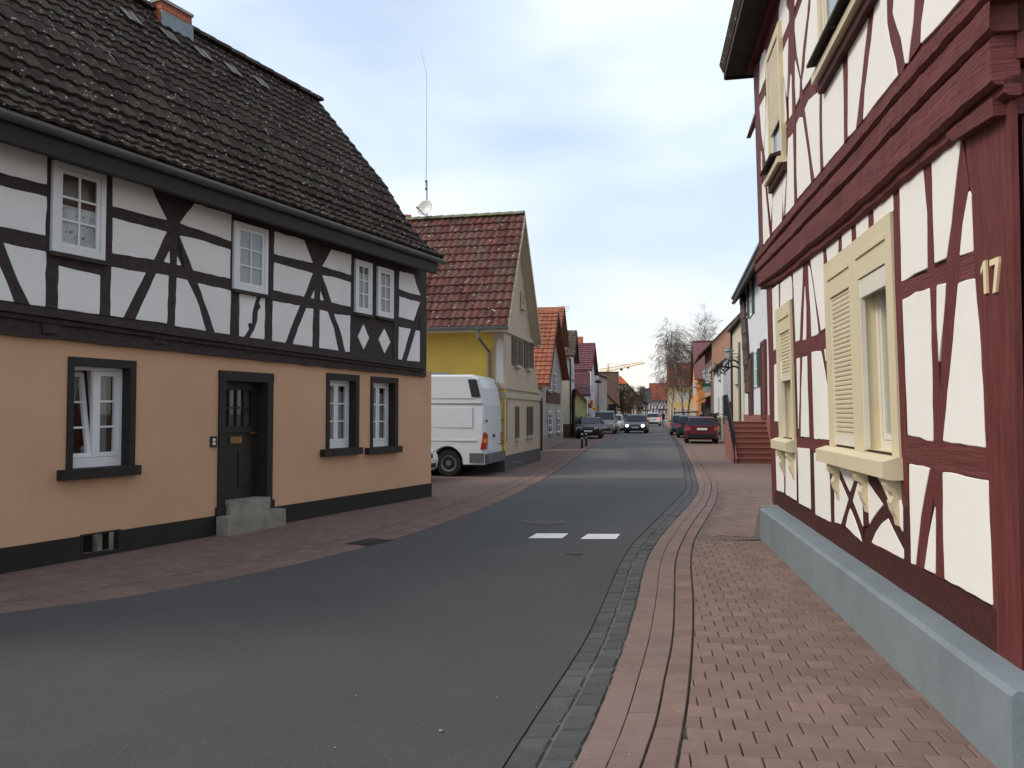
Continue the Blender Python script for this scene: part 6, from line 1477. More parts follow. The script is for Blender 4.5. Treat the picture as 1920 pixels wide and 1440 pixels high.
# ---- left row
F, W = frL(G(1017, 843), G(1054, 830))
ap = F.px(1034.5, 575, 0.3); en0 = F.px(1013.5, 717, 0.3); ef0 = F.px(1052.5, 709, 0.3)
B_ = house('gabled_house', 'weathered grey gabled house with bright orange roof, beside the yellow house', F, W, 8, max(en0[1]+0.3, 3.0), ap[1], 'n', 'wall_greywhite', 'tile_orange', 0.35, 0.3, (0.22, 0.30), apex=min(0.6, max(0.4, ap[0]/W)), ev2=max(ef0[1]+0.3, 3.0), plinth=(0.6, 'stone_base'))
for q in ((1026.7, 1032, 695, 734), (1037, 1042, 699, 734), (1026.7, 1034, 770, 812), (1043, 1049, 770, 810)): win_px(B_, F, *q, rows=3)
u0, u1, v0, v1 = wv(F, 1029.5, 1034, 638, 664); B_.part('attic_hatch', MB().box(F, u0, u1, v0, v1, 0, 0.03), M['wood_brown'])
u0, u1, v0, v1 = wv(F, 1024, 1049, 735, 756)
for i in range(9): B_.part('plank', MB().box(F, u0+(u1-u0)*i/9+0.01, u0+(u1-u0)*(i+1)/9-0.01, v0, v1, 0, 0.05+0.006*(i % 2)), M['wood_brown'])
# gate across the yard between the yellow house and the grey one
ga, gb = YB+FY.u*0.15-FY.n*0.25, G(1015, 845)
Fg, Lg = frL(ga, gb)
GT = Thing('yard_gate', 'dark boarded yard gate between the yellow house and the grey house', 'gate', Fg.P(Lg/2, 0))
for i in range(18):
    GT.part('board', MB().box(Fg, Lg*i/18+0.01, Lg*(i+1)/18-0.01, 0.06, 1.95+0.04*(i % 2), -0.03, 0.0), M['wood_grey'])
GT.part('gate_post', MB().box(Fg, Lg-0.25, Lg-0.02, 0, 2.25, -0.12, 0.06), M['plinth_dark']); GT.part('gate_post', MB().box(Fg, 0.02, 0.22, 0, 2.15, -0.12, 0.06), M['stone_base'])
GT.part('cross_rail', MB().box(Fg, 0.2, Lg-0.25, 0.35, 0.47, -0.08, -0.031).box(Fg, 0.2, Lg-0.25, 1.5, 1.62, -0.08, -0.031), M['wood_grey'])
F, W = frL((2.35, 44.4, 0), (3.22, 50.6, 0))
ap = F.px(1047, 561, 0.3); ef0 = F.px(1056, 641, 0.3)
C_ = house('gabled_house', 'white gabled house with orange roof rising behind the grey gabled house', F, W, 8, ef0[1]+0.3, ap[1], 'n', 'wall_white', 'tile_orange', 0.35, 0.3, (0.22, 0.30))
win_px(C_, F, 1045.5, 1047.5, 605, 625, rows=1, cols=1); win_px(C_, F, 1051, 1053.5, 745, 775)
F, W = frL(G(1068, 821), G(1077, 816))
ap = F.px(1073.6, 608, 0.3); ef0 = F.px(1079, 676, 0.3)
D_ = house('gabled_house', 'narrow white house with mottled brown roof and black downpipe', F, W, 5, ef0[1]+0.3, ap[1], 'n', 'wall_white', 'tile_brown', 0.35, 0.25, (0.24, 0.32), plinth=(0.9, 'wood_brown'))
Fs = Fr(F.P(0, 0, -5), F.n)
D_.part('side_render', MB().box(Fs, 0, 4.98, 0.9, ef0[1]+0.1, 0.001, 0.012), M['wall_cream'])
D_.part('downpipe', MB().tube([F.P(0.12, ef0[1], 0.05), F.P(0.12, 0.1, 0.05)], 0.06, 6), M['trim'])
win_px(D_, F, 1072, 1073.5, 687, 712); win_px(D_, F, 1073, 1074.5, 745, 778)
# aerials on the roofs
for nm, lb, x, y0, y1, d in (('roof_aerial', 'thin aerial on the brown roof of the narrow white house', 1057, 612, 574, 55), ('roof_aerial', 'small aerial on the roof ridge behind the wine-red roof', 1116.5, 694, 681, 82)):
    p, q = at(x, y0, d), at(x, y1, d); T = Thing(nm, lb, 'aerial', p, 'aerials on the roofs')
    T.part('mast', MB().tube([p-Vector((0,0,0.4)), q], 0.025, 5), M['steel'])
    for k in range(4): T.part('dipole', MB().tube([q+Vector((-0.35+0.05*k, 0, -0.12*k)), q+Vector((0.45-0.05*k, 0.1, -0.12*k))], 0.012, 4), M['steel'])
F, W = frL((6.05, 63.5, 0), (7.25, 70, 0))
E_ = house('gabled_house', 'house with wine-red tiled roof behind the low annex on the left', F, W, 6, 5.2, 7.4, 'n', 'wall_white', 'tile_wine', 0.3, 0.25, (0.30, 0.36), verge='roof_red')
E_.part('chimney', MB().box(F, W*0.6, W*0.6+0.5, 6.3, 8.1, -1.3, -0.8), M['brick']); win_px(E_, F, 1107.3, 1108.6, 712, 730, cols=1)
# annex with a shiny lean-to roof
a, b = Vector((5.45, 57.5, 0)), Vector((6.0, 63.2, 0))
F, W = frL(a, b)
AN = Thing('lean_to_annex', 'low white annex with shiny wine-red lean-to roof', 'annex', F.P(W/2, 0, -1.5), 'houses along the street')
AN.part('wall', MB().prism(F, [(0, 0), (W, 0), (W, 4.7), (0, 2.9)], -1.7, 0), M['wall_white'])
AR = AN.part('roof', MB().prism(F, [(-0.2, 2.92), (W, 4.84), (W, 4.72), (-0.2, 2.80)], -1.8, 0.2), M['tile_wine'])
e = (F.u*(W+0.2)+F.v*1.92).normalized(); tiled_slope(AN, AR, F.P(-0.2, 2.93, 0.2), -F.n, e, W-0.1, 2.0, 0.24, 0.36, M['tile_wine'])
AN.part('verge_trim', MB().prism(F, [(-0.2, 2.78), (W, 4.70), (W, 4.90), (-0.2, 2.98)], 0.201, 0.24).box(F, -0.28, -0.2, 2.55, 2.80, -1.8, 0.2), M['wall_white'], AR)
win_px(AN, F, 1099, 1100.5, 748, 775, cols=1)
F, W = Fr((4.3, 54.6, 0), (1, 0.06, 0)), 0.72
SH = house('garden_shed', 'small lime-yellow shed with red verge in front of the annex', F, 0.95, 2.6, 2.75, 2.75+0.45, 'n', 'wall_lime', 'roof_red', 0.2, 0.15, None, apex=0.12, ev2=2.25, verge='roof_red')
FN = Thing('picket_fence', 'weathered board fence before the lime-yellow shed', 'fence', (4.6, 54.4, 0))
Ff = Fr((4.2, 54.35, 0), (1, 0.06, 0))
for i in range(8): FN.part('picket', MB().box(Ff, 0.11*i, 0.11*i+0.09, 0.05, 1.35+0.05*math.sin(i*2), -0.02, 0.0), M['wood_grey'])
FN.part('fence_rail', MB().box(Ff, -0.02, 0.9, 0.4, 0.48, -0.05, -0.021).box(Ff, -0.02, 0.9, 1.0, 1.08, -0.05, -0.021), M['wood_grey'])
# advertising signs on a bracket and the lamp on the corner
p = at(1109, 760, 56)
SG = Thing('shop_sign', 'square orange shop sign projecting on the left, above the yellow one', 'sign', p, 'shop signs on the left')
Fsn = Fr(at(1105.5, 762, 56), (1, 0.05, 0)); s = 56/1500
SG.part('board', MB().box(Fsn, 0, 7*s, 0, 12*s, -0.05, 0.0), M['sign_orange']); SG.part('emblem', MB().box(Fsn, 2.2*s, 4.6*s, 4*s, 9*s, 0, 0.008), M['sign_ink'])
SG.part('bracket', MB().tube([Fsn.P(-0.4, 11*s, -0.02), Fsn.P(0.1, 11*s, -0.02)], 0.02, 5), M['steel'])
SG2 = Thing('shop_sign', 'long yellow shop sign projecting on the left, below the orange one', 'sign', at(1115, 770, 55.5), 'shop signs on the left')
Fsn = Fr(at(1110.5, 769.5, 55.5), (1, 0.05, 0))
SG2.part('board', MB().box(Fsn, 0, 9*s, 0, 6.5*s, -0.05, 0.0), M['sign_yellow']); SG2.part('lettering', MB().box(Fsn, 1.0*s, 8*s, 2.4*s, 4.2*s, 0, 0.006), M['sign_orange'])
SG2.part('bracket', MB().tube([Fsn.P(-0.5, 5*s, -0.02), Fsn.P(0.1, 5*s, -0.02)], 0.02, 5), M['steel'])
def street_lamp(x, yt, d, label):
    t = at(x, yt, d); b = Vector((t.x, t.y, 0))
    T = Thing('street_lamp', label, 'street lamp', b, 'street lamps')
    T.part('pole', MB().tube([b, Vector((t.x, t.y, t.z))], [0.07, 0.05], 8), M['pole_grey'])
    T.part('lamp_head', MB().lathe(t+Vector((0, 0, -0.1)), UP, [(0, 0.1), (0.05, 0.28), (0.14, 0.30), (0.28, 0.08), (0.32, 0.02)], 12), M['trim'])
    return T
street_lamp(1121.5, 716, 66, 'grey street lamp with dark round head before the straw-yellow gable')
F, W = frL((7.75, 71.2, 0), (9.2, 77.5, 0))
house('gabled_house', 'pale narrow house with steep end wall behind the shop signs', F, W, 6, 5.1, 5.7, 'u', 'wall_greywhite', 'roof_brown', 0.05, 0.15)
# straw-yellow gable, brown roof behind, half-timbered gable, garage
F = Fr(at(1098, 775, 79)*1, (1, -0.10, 0)); F.O.z = 0; W = 60/1500*79
G1 = house('gabled_house', 'straw-yellow gable facing down the street with dark sloping verge', F, W, 6, 4.6, 5.3, 'n', 'wall_straw', 'roof_brown', 0.25, 0.2, None, apex=0.08, ev2=2.45)
for q, k in (((1124.5, 1129.5, 737, 751), {}), ((1131.5, 1140, 767, 780), dict(cols=3))): win_px(G1, F, *q, m=M['wood_brown'] if k else M['white_pvc'], **k)
u0, u1, v0, v1 = wv(F, 1142.5, 1153.5, 760, 790)
DR = G1.part('door', MB().box(F, u0, u1, 0.05, v1, 0, 0.06), M['trim']); G1.part('door_frame', frame_mb(F, u0-0.1, u1+0.1, 0.02, v1+0.12, 0.1, 0, 0.08), M['wood_brown'], DR)
F = Fr(at(1108, 775, 88), (1, -0.11, 0)); F.O.z = 0; W = 50/1500*90
house('gabled_house', 'house with broad dark brown roof above the straw-yellow gable', F, W, 8, 2.4, 6.3, 'u', 'wall_straw', 'roof_brown', 0.15, 0.3)
F = Fr(at(1122, 775, 116), (1, -0.13, 0)); F.O.z = 0; k_ = 116/1500
T = Thing('half_timbered_house', 'half-timbered gable with bright orange half-hipped roof', 'house', F.P(41*k_, 0, -4), 'houses along the street')
U = lambda x: (x-1122)*k_
V_ = lambda y: 1.6+(775-y)*k_
T.part('wall', MB().prism(F, [(U(1122), 0), (U(1206), 0), (U(1206), V_(752)), (U(1175), V_(719)), (U(1151), V_(719)), (U(1122), V_(752))], -7, 0), M['wall_cream'])
T.part('half_hip', MB().add([F.P(U(1149), V_(720), 0.25), F.P(U(1177), V_(720), 0.25), F.P(U(1163), V_(703), -1.5)], [(0,1,2)]), M['roof_orange'])
T.part('roof', MB().add([F.P(U(1177), V_(720), 0.25), F.P(U(1208), V_(754), 0.25), F.P(U(1208), V_(754), -7), F.P(U(1163), V_(703), -7), F.P(U(1163), V_(703), -1.5)], [(0,1,2,3,4)])
        .add([F.P(U(1149), V_(720), 0.25), F.P(U(1120), V_(754), 0.25), F.P(U(1120), V_(754), -7), F.P(U(1163), V_(703), -7), F.P(U(1163), V_(703), -1.5)], [(0,1,2,3,4)]), M['roof_brown'])
T.part('verge_beam', MB().ext([F.P(U(1175), V_(722), 0.0), F.P(U(1175), V_(718), 0.0), F.P(U(1207), V_(753), 0.0), F.P(U(1206), V_(757), 0.0)], F.n*0.24), M['timber_far'])
for y in (722, 733, 750, 765): T.part('rail', MB().box(F, U(1124 if y > 740 else 1152), U(1204 if y > 745 else (1176 if y < 725 else 1187)), V_(y+0.9), V_(y-0.9), 0, 0.03), M['timber_far'])
for x in (1157, 1163, 1169, 1175, 1181, 1187, 1193, 1199): T.part('post', MB().box(F, U(x-0.7), U(x+0.7), 0.3, V_(max(720, 720+(x-1175)*1.06)), 0, 0.026), M['timber_far'])
T.part('chimney', MB().box(F, U(1156), U(1159.5), V_(720), V_(700), -1.6, -1.2), M['wood_grey'])
F = Fr(at(1168, 775, 100), (1, -0.14, 0)); F.O.z = 0
T = house('garage', 'small garage with pale beige door below the half-timbered gable', F, 1.1, 3, 2.3, 2.9, 'u', 'wall_straw', 'roof_brown', 0.1, 0.25)
T.part('garage_door', MB().box(F, 0.12, 0.98, 0.05, 2.1, 0, 0.04), M['wall_cream'])
# far end of the street
def timbered(name, label, x0, x1, d, yr, ye, wm, rm, tm, rows, cols, D=7):
    F = Fr(at(x0, 775, d), (1, -1.02*((x0+x1)/2-960)/1500-0.0, 0)); F.O.z = 0; k = d/1500; W = (x1-x0)*k
    ev, rv = 1.6+(775-ye)*k, 1.6+(775-yr)*k
    T = house(name, label, F, W, D, ev, rv, 'u', wm, rm, 0.25, 0.3)
    if tm:
        hs = [0.4+(ev-0.5)*i/rows for i in range(rows+1)]
        for v in hs: T.part('rail', MB().box(F, 0, W, v-0.09, v+0.09, 0, 0.035), M[tm])
        Fe = Fr(F.P(0, 0, -D), F.n)
        for i in range(cols+1):
            u = W*i/cols; T.part('post', MB().box(F, max(0, u-0.09), min(W, u+0.09), 0.3, ev, 0, 0.03), M[tm])
            if i < cols and i % 2 == 0:
                for r_ in range(rows):
                    u2 = W*(i+1)/cols; T.part('brace', MB().prism(F, [(u, hs[r_]), (u+0.2, hs[r_]), (u2, hs[r_+1]), (u2-0.2, hs[r_+1])], 0, 0.025), M[tm])
        for i in range(4):
            n = D*i/4; T.part('post', MB().box(Fe, n, n+0.16, 0.3, ev, 0, 0.03), M[tm])
        for v in hs+[ev+(rv-ev)*0.4]: T.part('rail', MB().box(Fe, 0.6 if v > ev else 0, D-0.6 if v > ev else D, v-0.09, v+0.09, 0, 0.035), M[tm])
        for i in range(cols):
            if i % 2 == 1:
                u = W*(i+0.5)/cols
                for r_ in range(rows): win_uv(T, F, u-W/cols*0.36, u+W/cols*0.36, hs[r_]+0.5, hs[r_+1]-0.2, 0.05, cols=2, rows=1, cur=None)
    return T, F, W, ev
T, F, W, ev = timbered('half_timbered_house', 'distant black and white timbered house with dark grey roof', 1201.5, 1219, 160, 728, 752, 'wall_white', 'roof_grey', 'timber_far', 2, 4)
c = at(1203.5, 728, 158); T.part('chimney', MB().box(F, 0.1, 0.75, F.px(1203, 733)[1], F.px(1203, 724)[1], -3.6, -3.0), M['wood_grey'])
timbered('half_timbered_house', 'red-roofed half-timbered house closing the view at the street end', 1219, 1262, 170, 718, 748, 'wall_white', 'roof_red', 'timber_wine', 2, 7)
T, F, W, ev = timbered('gabled_house', 'bright yellow house with red roof behind the bare birches', 1253, 1306, 125, 678, 720, 'wall_yellow', 'roof_red', None, 2, 4, 9)
for i in range(4):
    for v in (0.9, 3.4): win_uv(T, F, W*(i+0.25)/4, W*(i+0.75)/4, v, v+1.5)
T.part('gable_render', MB().box(Fr(F.P(0, 0, -9), F.n), 0, 8.98, 0.3, ev, 0.001, 0.02), M['wall_white'])
# distant band of houses and trees closing gaps at the horizon
T, F, W, ev = timbered('gabled_house', 'pale distant house with low brown roof at the end of the left row', 1176, 1203, 140, 755, 766, 'wall_cream', 'roof_brown', None, 1, 3)

# ---- right row
def houseR(name, label, N, W, ang, D, ev, rv, axis, wm, rm, **k):
    d = Vector((math.sin(R(ang)), math.cos(R(ang)), 0)); Fa = Vector(N)+d*W
    F = Fr(Fa, -d)
    return house(name, label, F, W, D, ev, rv, axis, wm, rm, **k), F
# house with green shutters
Nq = Vector((7.25, 20, 0)); dq = Vector((10.55-7.25, 16.3, 0)); aq = math.degrees(math.atan2(dq.x, dq.y)); Wq = dq.length
eq = 1.6+(775-545)/1500*36.3
Q_, FQ = houseR('shuttered_house', 'white house with green shutters beyond the timbered house 17', Nq, Wq, aq, 7, eq, eq+4.2, 'u', 'wall_white', 'tile_dark', ov=0.1, eov=0.42)
Q_.part('eaves_gutter', MB().tube([FQ.P(-0.1, eq-0.30, 0.47), FQ.P(Wq, eq-0.30, 0.47)], 0.075, 8), M['zinc'])
for xl, xr, yt, yb in ((1399, 1403, 538, 598), (1407.5, 1412, 526, 592)):
    u0, u1, v0, v1 = wv(FQ, xl, xr, yt, yb)
    win_uv(Q_, FQ, u0, u1, v0, v1)
    for a in (u0-0.62, u1+0.05):
        S = Q_.part('shutter', frame_mb(FQ, a, a+0.56, v0, v1, 0.06, 0.01, 0.06), M['shutter_green'])
        for i in range(10): Q_.part('louvre', MB().ext([FQ.P(a+0.06, v0+0.07+(v1-v0-0.14)*i/10, 0.02), FQ.P(a+0.06, v0+0.07+(v1-v0-0.14)*(i+0.9)/10, 0.04), FQ.P(a+0.50, v0+0.07+(v1-v0-0.14)*(i+0.9)/10, 0.04), FQ.P(a+0.50, v0+0.07+(v1-v0-0.14)*i/10, 0.02)], FQ.n*0.01), M['shutter_green'], S)
u0, u1, v0, v1 = wv(FQ, 1416, 1422, 657, 726)
win_uv(Q_, FQ, u0, u1, v0, v1)
for a in (u0-0.60, u1+0.05):
    S = Q_.part('shutter', frame_mb(FQ, a, a+0.55, v0, v1, 0.06, 0.01, 0.06), M['shutter_green'])
    for i in range(10): Q_.part('louvre', MB().box(FQ, a+0.06, a+0.49, v0+0.07+(v1-v0-0.14)*i/10, v0+0.07+(v1-v0-0.14)*(i+0.85)/10, 0.02, 0.045), M['shutter_green'], S)
u0, u1, v0, v1 = wv(FQ, 1404, 1413, 662, 778)
Q_.part('porch_shade_sheet', MB().box(FQ, u0, u1, v0, v1, 0.0, 0.02), M['cabin_dark']); DR = Q_.part('porch_door', MB().box(FQ, u0+(u1-u0)*0.25, u1, v0, v1-0.25, 0.02, 0.08), M['wood_brown'])  # flat dark sheet on the wall stands in for the shaded porch depth
for i in range(3): Q_.part('door_panel', MB().box(FQ, u0+(u1-u0)*0.35, u1-0.15, v0+0.15+(v1-v0-0.4)*i/3, v0+0.05+(v1-v0-0.4)*(i+1)/3, 0.08, 0.10), M['wood_brown'], DR)
u0, u1, v0, v1 = wv(FQ, 1431, 1438, 645, 786)
DR = Q_.part('entrance_door', MB().box(FQ, u0, u1, v0, v1, 0, 0.06), M['wood_brown']); Q_.part('door_frame', frame_mb(FQ, u0-0.12, u1+0.12, v0, v1+0.12, 0.12, 0, 0.09), M['timber_wine'], DR)
Q_.part('plinth', MB().box(FQ, 0, Wq, 0, 1.55, 0, 0.05), M['step_red'])
tq = [FQ.px(*p, 0.12) for p in [(1386,545),(1393,540),(1405,735),(1397,738)]]
ST = Q_.part('tile_hung_strip', MB().prism(FQ, tq, 0.0, 0.11), M['soffit_brown'])
for i in range(20):
    t0, t1 = i/20, (i+0.93)/20
    L_ = lambda a, b, t: (a[0]+(b[0]-a[0])*t, a[1]+(b[1]-a[1])*t)
    Q_.part('hung_tile', MB().prism(FQ, [L_(tq[0], tq[3], t0), L_(tq[1], tq[2], t0), L_(tq[1], tq[2], t1), L_(tq[0], tq[3], t1)], 0.10, 0.125+0.01*(i % 3)), M['tile_brown'], ST)
# red steps with iron railing
Fst = Fr((7.27, 25.7, 0), (0.985, -0.17, 0))          # u to the right, n towards the camera
ST_ = Thing('entrance_steps', 'red-brown flight of steps with dark iron railing at the shuttered house', 'steps', Fst.P(0.6, 0, -1))
for i in range(8):
    ST_.part('step', MB().box(Fst, 0, 1.75, 0.0 if i == 0 else 0.165*i-0.02, 0.165*(i+1)-0.025, -3.6, -0.28*i), M['step_red'])
    ST_.part('tread', MB().box(Fst, -0.03, 1.76, 0.165*(i+1)-0.025, 0.165*(i+1), -0.28*i-0.31 if i < 7 else -3.7, -0.28*i+0.03), M['step_tread'])
ST_.part('side_wall', MB().ext([Fst.P(-0.10, 0, 0), Fst.P(-0.10, 0.15, 0), Fst.P(-0.10, 1.30, -2.1), Fst.P(-0.10, 1.30, -3.65), Fst.P(-0.10, 0, -3.65)], Fst.u*0.07), M['step_red'])
rl = ST_.part('railing', MB().tube([Fst.P(-0.14, 0.0, 0.05), Fst.P(-0.14, 1.0, 0.05), Fst.P(-0.14, 2.25, -2.2), Fst.P(-0.14, 2.25, -3.6), Fst.P(-0.14, 1.2, -3.6)], 0.022, 6).tube([Fst.P(-0.14, 0.3, 0.03), Fst.P(-0.14, 1.5, -2.2), Fst.P(-0.14, 1.5, -3.6)], 0.015, 6), M['rail_dark'])
for i in range(26):
    t = i/25; n = 0.0-3.5*t; s = min(1, t*3.5/2.2)
    ST_.part('baluster', MB().tube([Fst.P(-0.14, 0.3+1.2*s, n), Fst.P(-0.14, 1.0+1.25*s, n)], 0.011, 5), M['rail_dark'], rl)
# white house, tall salmon house, orange house
N_, FN_ = houseR('white_house', 'low white house with grey stone base behind the dark red hatchback', (12.55, 47.5, 0), 10.0, 11, 6, 4.75, 7.2, 'u', 'wall_white', 'roof_brown', ov=0.05, eov=0.25, plinth=(1.35, 'stone_base'))
for q in ((1349.5, 1351.5, 690, 712), (1354.5, 1356.8, 741, 775), (1357.8, 1360, 740, 776), (1347, 1348.6, 745, 773)): win_px(N_, FN_, *q, cols=1)
FNs = Fr(FN_.P(10.0, 0, 0), -FN_.n)
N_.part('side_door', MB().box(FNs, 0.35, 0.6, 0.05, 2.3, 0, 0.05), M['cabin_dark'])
O_, FO = houseR('salmon_house', 'tall house with salmon gable wall and deep dark eaves', (14.65, 58.5, 0), 11.5, 11, 9, 6.85, 11.5, 'u', 'wall_salmon', 'roof_brown', ov=0.12, eov=0.85)
O_.part('shop_front', MB().box(FO, 0.4, 11.2, 0.1, 2.6, 0, 0.06), M['wood_brown'])
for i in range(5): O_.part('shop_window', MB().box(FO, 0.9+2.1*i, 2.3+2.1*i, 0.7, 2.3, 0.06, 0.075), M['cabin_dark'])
O_.part('shop_canopy', MB().ext([FO.P(0.4, 2.9, 0), FO.P(0.4, 3.0, 0), FO.P(0.4, 2.62, 0.8), FO.P(0.4, 2.55, 0.8)], FO.u*10.8), M['roof_brown'])
for i in range(4): win_uv(O_, FO, 1.2+2.6*i, 2.3+2.6*i, 4.0, 5.6)
K_, FK = houseR('orange_house', 'orange house with dark red roof beyond the deep eaves', (17.3, 74.5, 0), 11.5, 10.5, 8, 4.95, 8.8, 'n', 'wall_orange', 'tile_wine', ov=0.25, eov=0.25, tiles=(0.32, 0.38))
for i in range(3): win_uv(K_, FK, 1.5+3.2*i, 2.7+3.2*i, 1.0, 2.5); win_uv(K_, FK, 1.5+3.2*i, 2.7+3.2*i, 3.4, 4.8)
Fks = Fr(FK.P(11.5, 0, 0), -FK.n)
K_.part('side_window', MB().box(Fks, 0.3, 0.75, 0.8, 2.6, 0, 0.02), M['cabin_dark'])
P_, FP = houseR('beige_house', 'narrow beige house edge between the shuttered house and the white house', (11.15, 38.5, 0), 6.5, 11, 6, 6.4, 9.0, 'u', 'wall_cream', 'roof_brown', ov=0.05, eov=0.2)
P_.part('downpipe', MB().tube([FP.P(0.1, 6.3, 0.06), FP.P(0.1, 0.2, 0.06)], 0.06, 6), M['trim'])
win_px(P_, FP, 1381.5, 1384, 665, 720, cols=1)

# ---- lamps with shooting-star decorations
def star_lamp(xp, yp, d, xl, yl0, yl1, xs, ys, rs, label, slabel):
    b = at(xp, yp, d); base = Vector((b.x, b.y, 0)); k = d/1500
    T = Thing('street_lamp', label, 'street lamp', base, 'street lamps')
    T.part('pole', MB().tube([base, Vector((b.x, b.y, b.z))], [0.065, 0.05], 8), M['pole_grey'])
    l0, l1 = at(xl, yl1, d), at(xl, yl0, d); hh = l1.z-l0.z
    for dz in (0.0, 0.14): T.part('arm', MB().tube([Vector((b.x, b.y, l0.z+0.1+dz)), l0+Vector((0.05, 0, 0.1+dz))], 0.016, 5), M['rail_dark'])
    L_ = T.part('lantern', MB().lathe(l0, UP, [(0, 0.05), (hh*0.15, 0.10), (hh*0.7, 0.17)], 6), M['lamp_glass'])
    T.part('lantern_cap', MB().lathe(l0+Vector((0, 0, hh*0.7)), UP, [(0, 0.24), (0.03, 0.23), (hh*0.25, 0.06), (hh*0.32, 0.02)], 12), M['lead'], L_)
    T.part('lantern_foot', MB().tube([l0+Vector((0, 0, -0.35)), l0], 0.03, 6), M['rail_dark'], L_)
    c = at(xs, ys, d-0.1); D2 = Thing('star_decoration', slabel, 'decoration', c, 'shooting-star street decorations')
    pts = []
    for i in range(12):
        r = rs*k*(1.0 if i % 2 == 0 else 0.42); t = 2*math.pi*i/12+0.26
        pts.append(c+Vector((r*math.cos(t), 0, r*math.sin(t))))
    D2.part('star_frame', MB().tube(pts+[pts[0]], 0.045, 5), M['garland'])
    for q, (z0, bow) in enumerate(((0.12, 0.22), (-0.12, 0.16))):
        p0 = c+Vector((rs*k*0.6, 0, z0)); p1 = Vector((b.x, b.y, c.z+z0*0.8+0.12)); 
        arc = [p0.lerp(p1, t/8)+Vector((0, 0, bow*math.sin(math.pi*t/8))) for t in range(9)]
        D2.part('star_tail', MB().tube(arc, 0.04, 5), M['garland'])
star_lamp(1386, 642, 34, 1366, 652, 674, 1350, 692, 15, 'street lamp with lantern arm beside the red-brown steps', 'dark shooting-star decoration on the lamp by the steps')
star_lamp(1333.5, 690, 57, 1321.5, 693, 712, 1310.5, 724, 10, 'farther street lamp before the deep dark eaves', 'dark shooting-star decoration on the farther lamp')
Fh = Fr(at(1319, 736, 58), (1, 0.05, 0)); k = 58/1500
HS = Thing('hanging_sign', 'turquoise and pale hanging shop sign behind the farther star', 'sign', Fh.P(7*k, 0))
HS.part('board', MB().box(Fh, 0, 14*k, 0, 11*k, -0.04, 0), M['sign_pale']); HS.part('header', MB().box(Fh, -0.01, 14*k+0.01, 11*k, 18*k, -0.045, 0.005), M['sign_teal'])
# bollards by the black saloon
for i, (x, yb, yt) in enumerate(((1091.3, 840, 812), (1099.3, 837, 812))):
    b = G(x, yb); hgt = at(x, yt, b.y).z
    T = Thing('bollard', ['nearer one of the two dark bollards before the black saloon', 'farther one of the two dark bollards before the black saloon'][i], 'bollard', b, 'bollards on the left pavement')
    T.part('post', MB().lathe(b, UP, [(0, 0.055), (hgt*0.9, 0.05), (hgt, 0.045), (hgt+0.03, 0.01)], 12), M['trim'])
    for f in (0.62, 0.90): T.part('band', MB().lathe(b+Vector((0, 0, hgt*f)), UP, [(0, 0.054), (0.001, 0.058), (0.05, 0.058), (0.051, 0.053)], 12), M['plate'])
# pergola and red sign by the cafe
PG = Thing('pergola', 'dark wooden pergola frame behind the parked cars on the right', 'pergola', at(1286, 775, 72)*1-Vector((0, 0, at(1286, 775, 72).z)))
for x in (1265, 1283, 1307):
    t = at(x, 773, 72); PG.part('post', MB().tube([Vector((t.x, t.y, 0)), t], 0.06, 5), M['wood_brown'])
PG.part('beam', MB().tube([at(1263, 774, 72), at(1309, 772, 72)], 0.07, 5), M['wood_brown'])
for i, (x, y, w_, h_) in enumerate(((1281, 769, 5, 4), (1265, 766, 4, 3))):
    Fk_ = Fr(at(x-w_/2, y+h_/2, 71+8*i), (1, 0, 0)); k = (71+8*i)/1500
    T = Thing('red_sign', ['small red sign over the pergola beam', 'smaller red sign left of the pergola'][i], 'sign', Fk_.P(0.1, 0), 'small red signs')
    T.part('board', MB().box(Fk_, 0, w_*k, 0, h_*k, -0.04, 0), M['red_cloth']); T.part('post', MB().tube([Fk_.P(w_*k/2, 0, -0.02), Vector((Fk_.P(w_*k/2, 0).x, Fk_.P(0, 0).y+0.02, 0))], 0.03, 5), M['rail_dark'])
# ---- trees
def bare_tree(name, label, base, hgt, spread, levels, n0, weep, mt, mtw, seed, rt=0.14, lean=0.0, thin=1.0):
    rnd = random.Random(seed)
    T = Thing(name, label, 'tree', base, 'bare street trees')
    tr, tw = MB(), MB()
    base = Vector(base)
    def grow(p, d, L, r, lv):
        k = 4 if lv < 2 else 3; pts = [p]; dd = d.normalized(); q = p
        for i in range(k):
            dd = (dd + Vector((rnd.uniform(-1, 1), rnd.uniform(-1, 1), rnd.uniform(-0.4, 0.6)))*0.16 + Vector((0, 0, (-weep*0.35*(lv-1) if lv > 1 else 0.05)))).normalized()
            q = q + dd*(L/k); pts.append(q)
        rs = [r*(1-0.55*i/k) for i in range(k+1)]
        (tr if lv == 0 else tw).tube(pts, rs, 7 if lv == 0 else (4 if lv == 1 else 3), False)
        if lv >= levels: return
        n = int(n0*1.3) if lv == 0 else rnd.randint(5, 7)
        for i in range(n):
            t = (0.28+0.72*i/max(1, n-1)) if lv == 0 else rnd.uniform(0.25, 1.0)
            f = t*k; a = min(int(f), k-1); pp = pts[a].lerp(pts[a+1], f-a)
            ang = rnd.uniform(0, 2*math.pi)
            side = Vector((math.cos(ang), math.sin(ang), 0))
            nd = (dd*0.45 + side*spread*(1.1-0.55*t if lv == 0 else 0.9) + Vector((0, 0, 0.55 if lv == 0 else 0.15))).normalized()
            grow(pp, nd, L*(0.50 if lv == 0 else 0.52)*rnd.uniform(0.75, 1.15)*(1.15-0.45*t if lv == 0 else 1), max(0.006*thin, r*(1-0.55*t)*0.42), lv+1)
    grow(base, Vector((lean, 0, 1)), hgt*0.92, rt, 0)
    T.part('trunk', tr, mt, smooth=True); T.part('crown', tw, mtw)
    return T
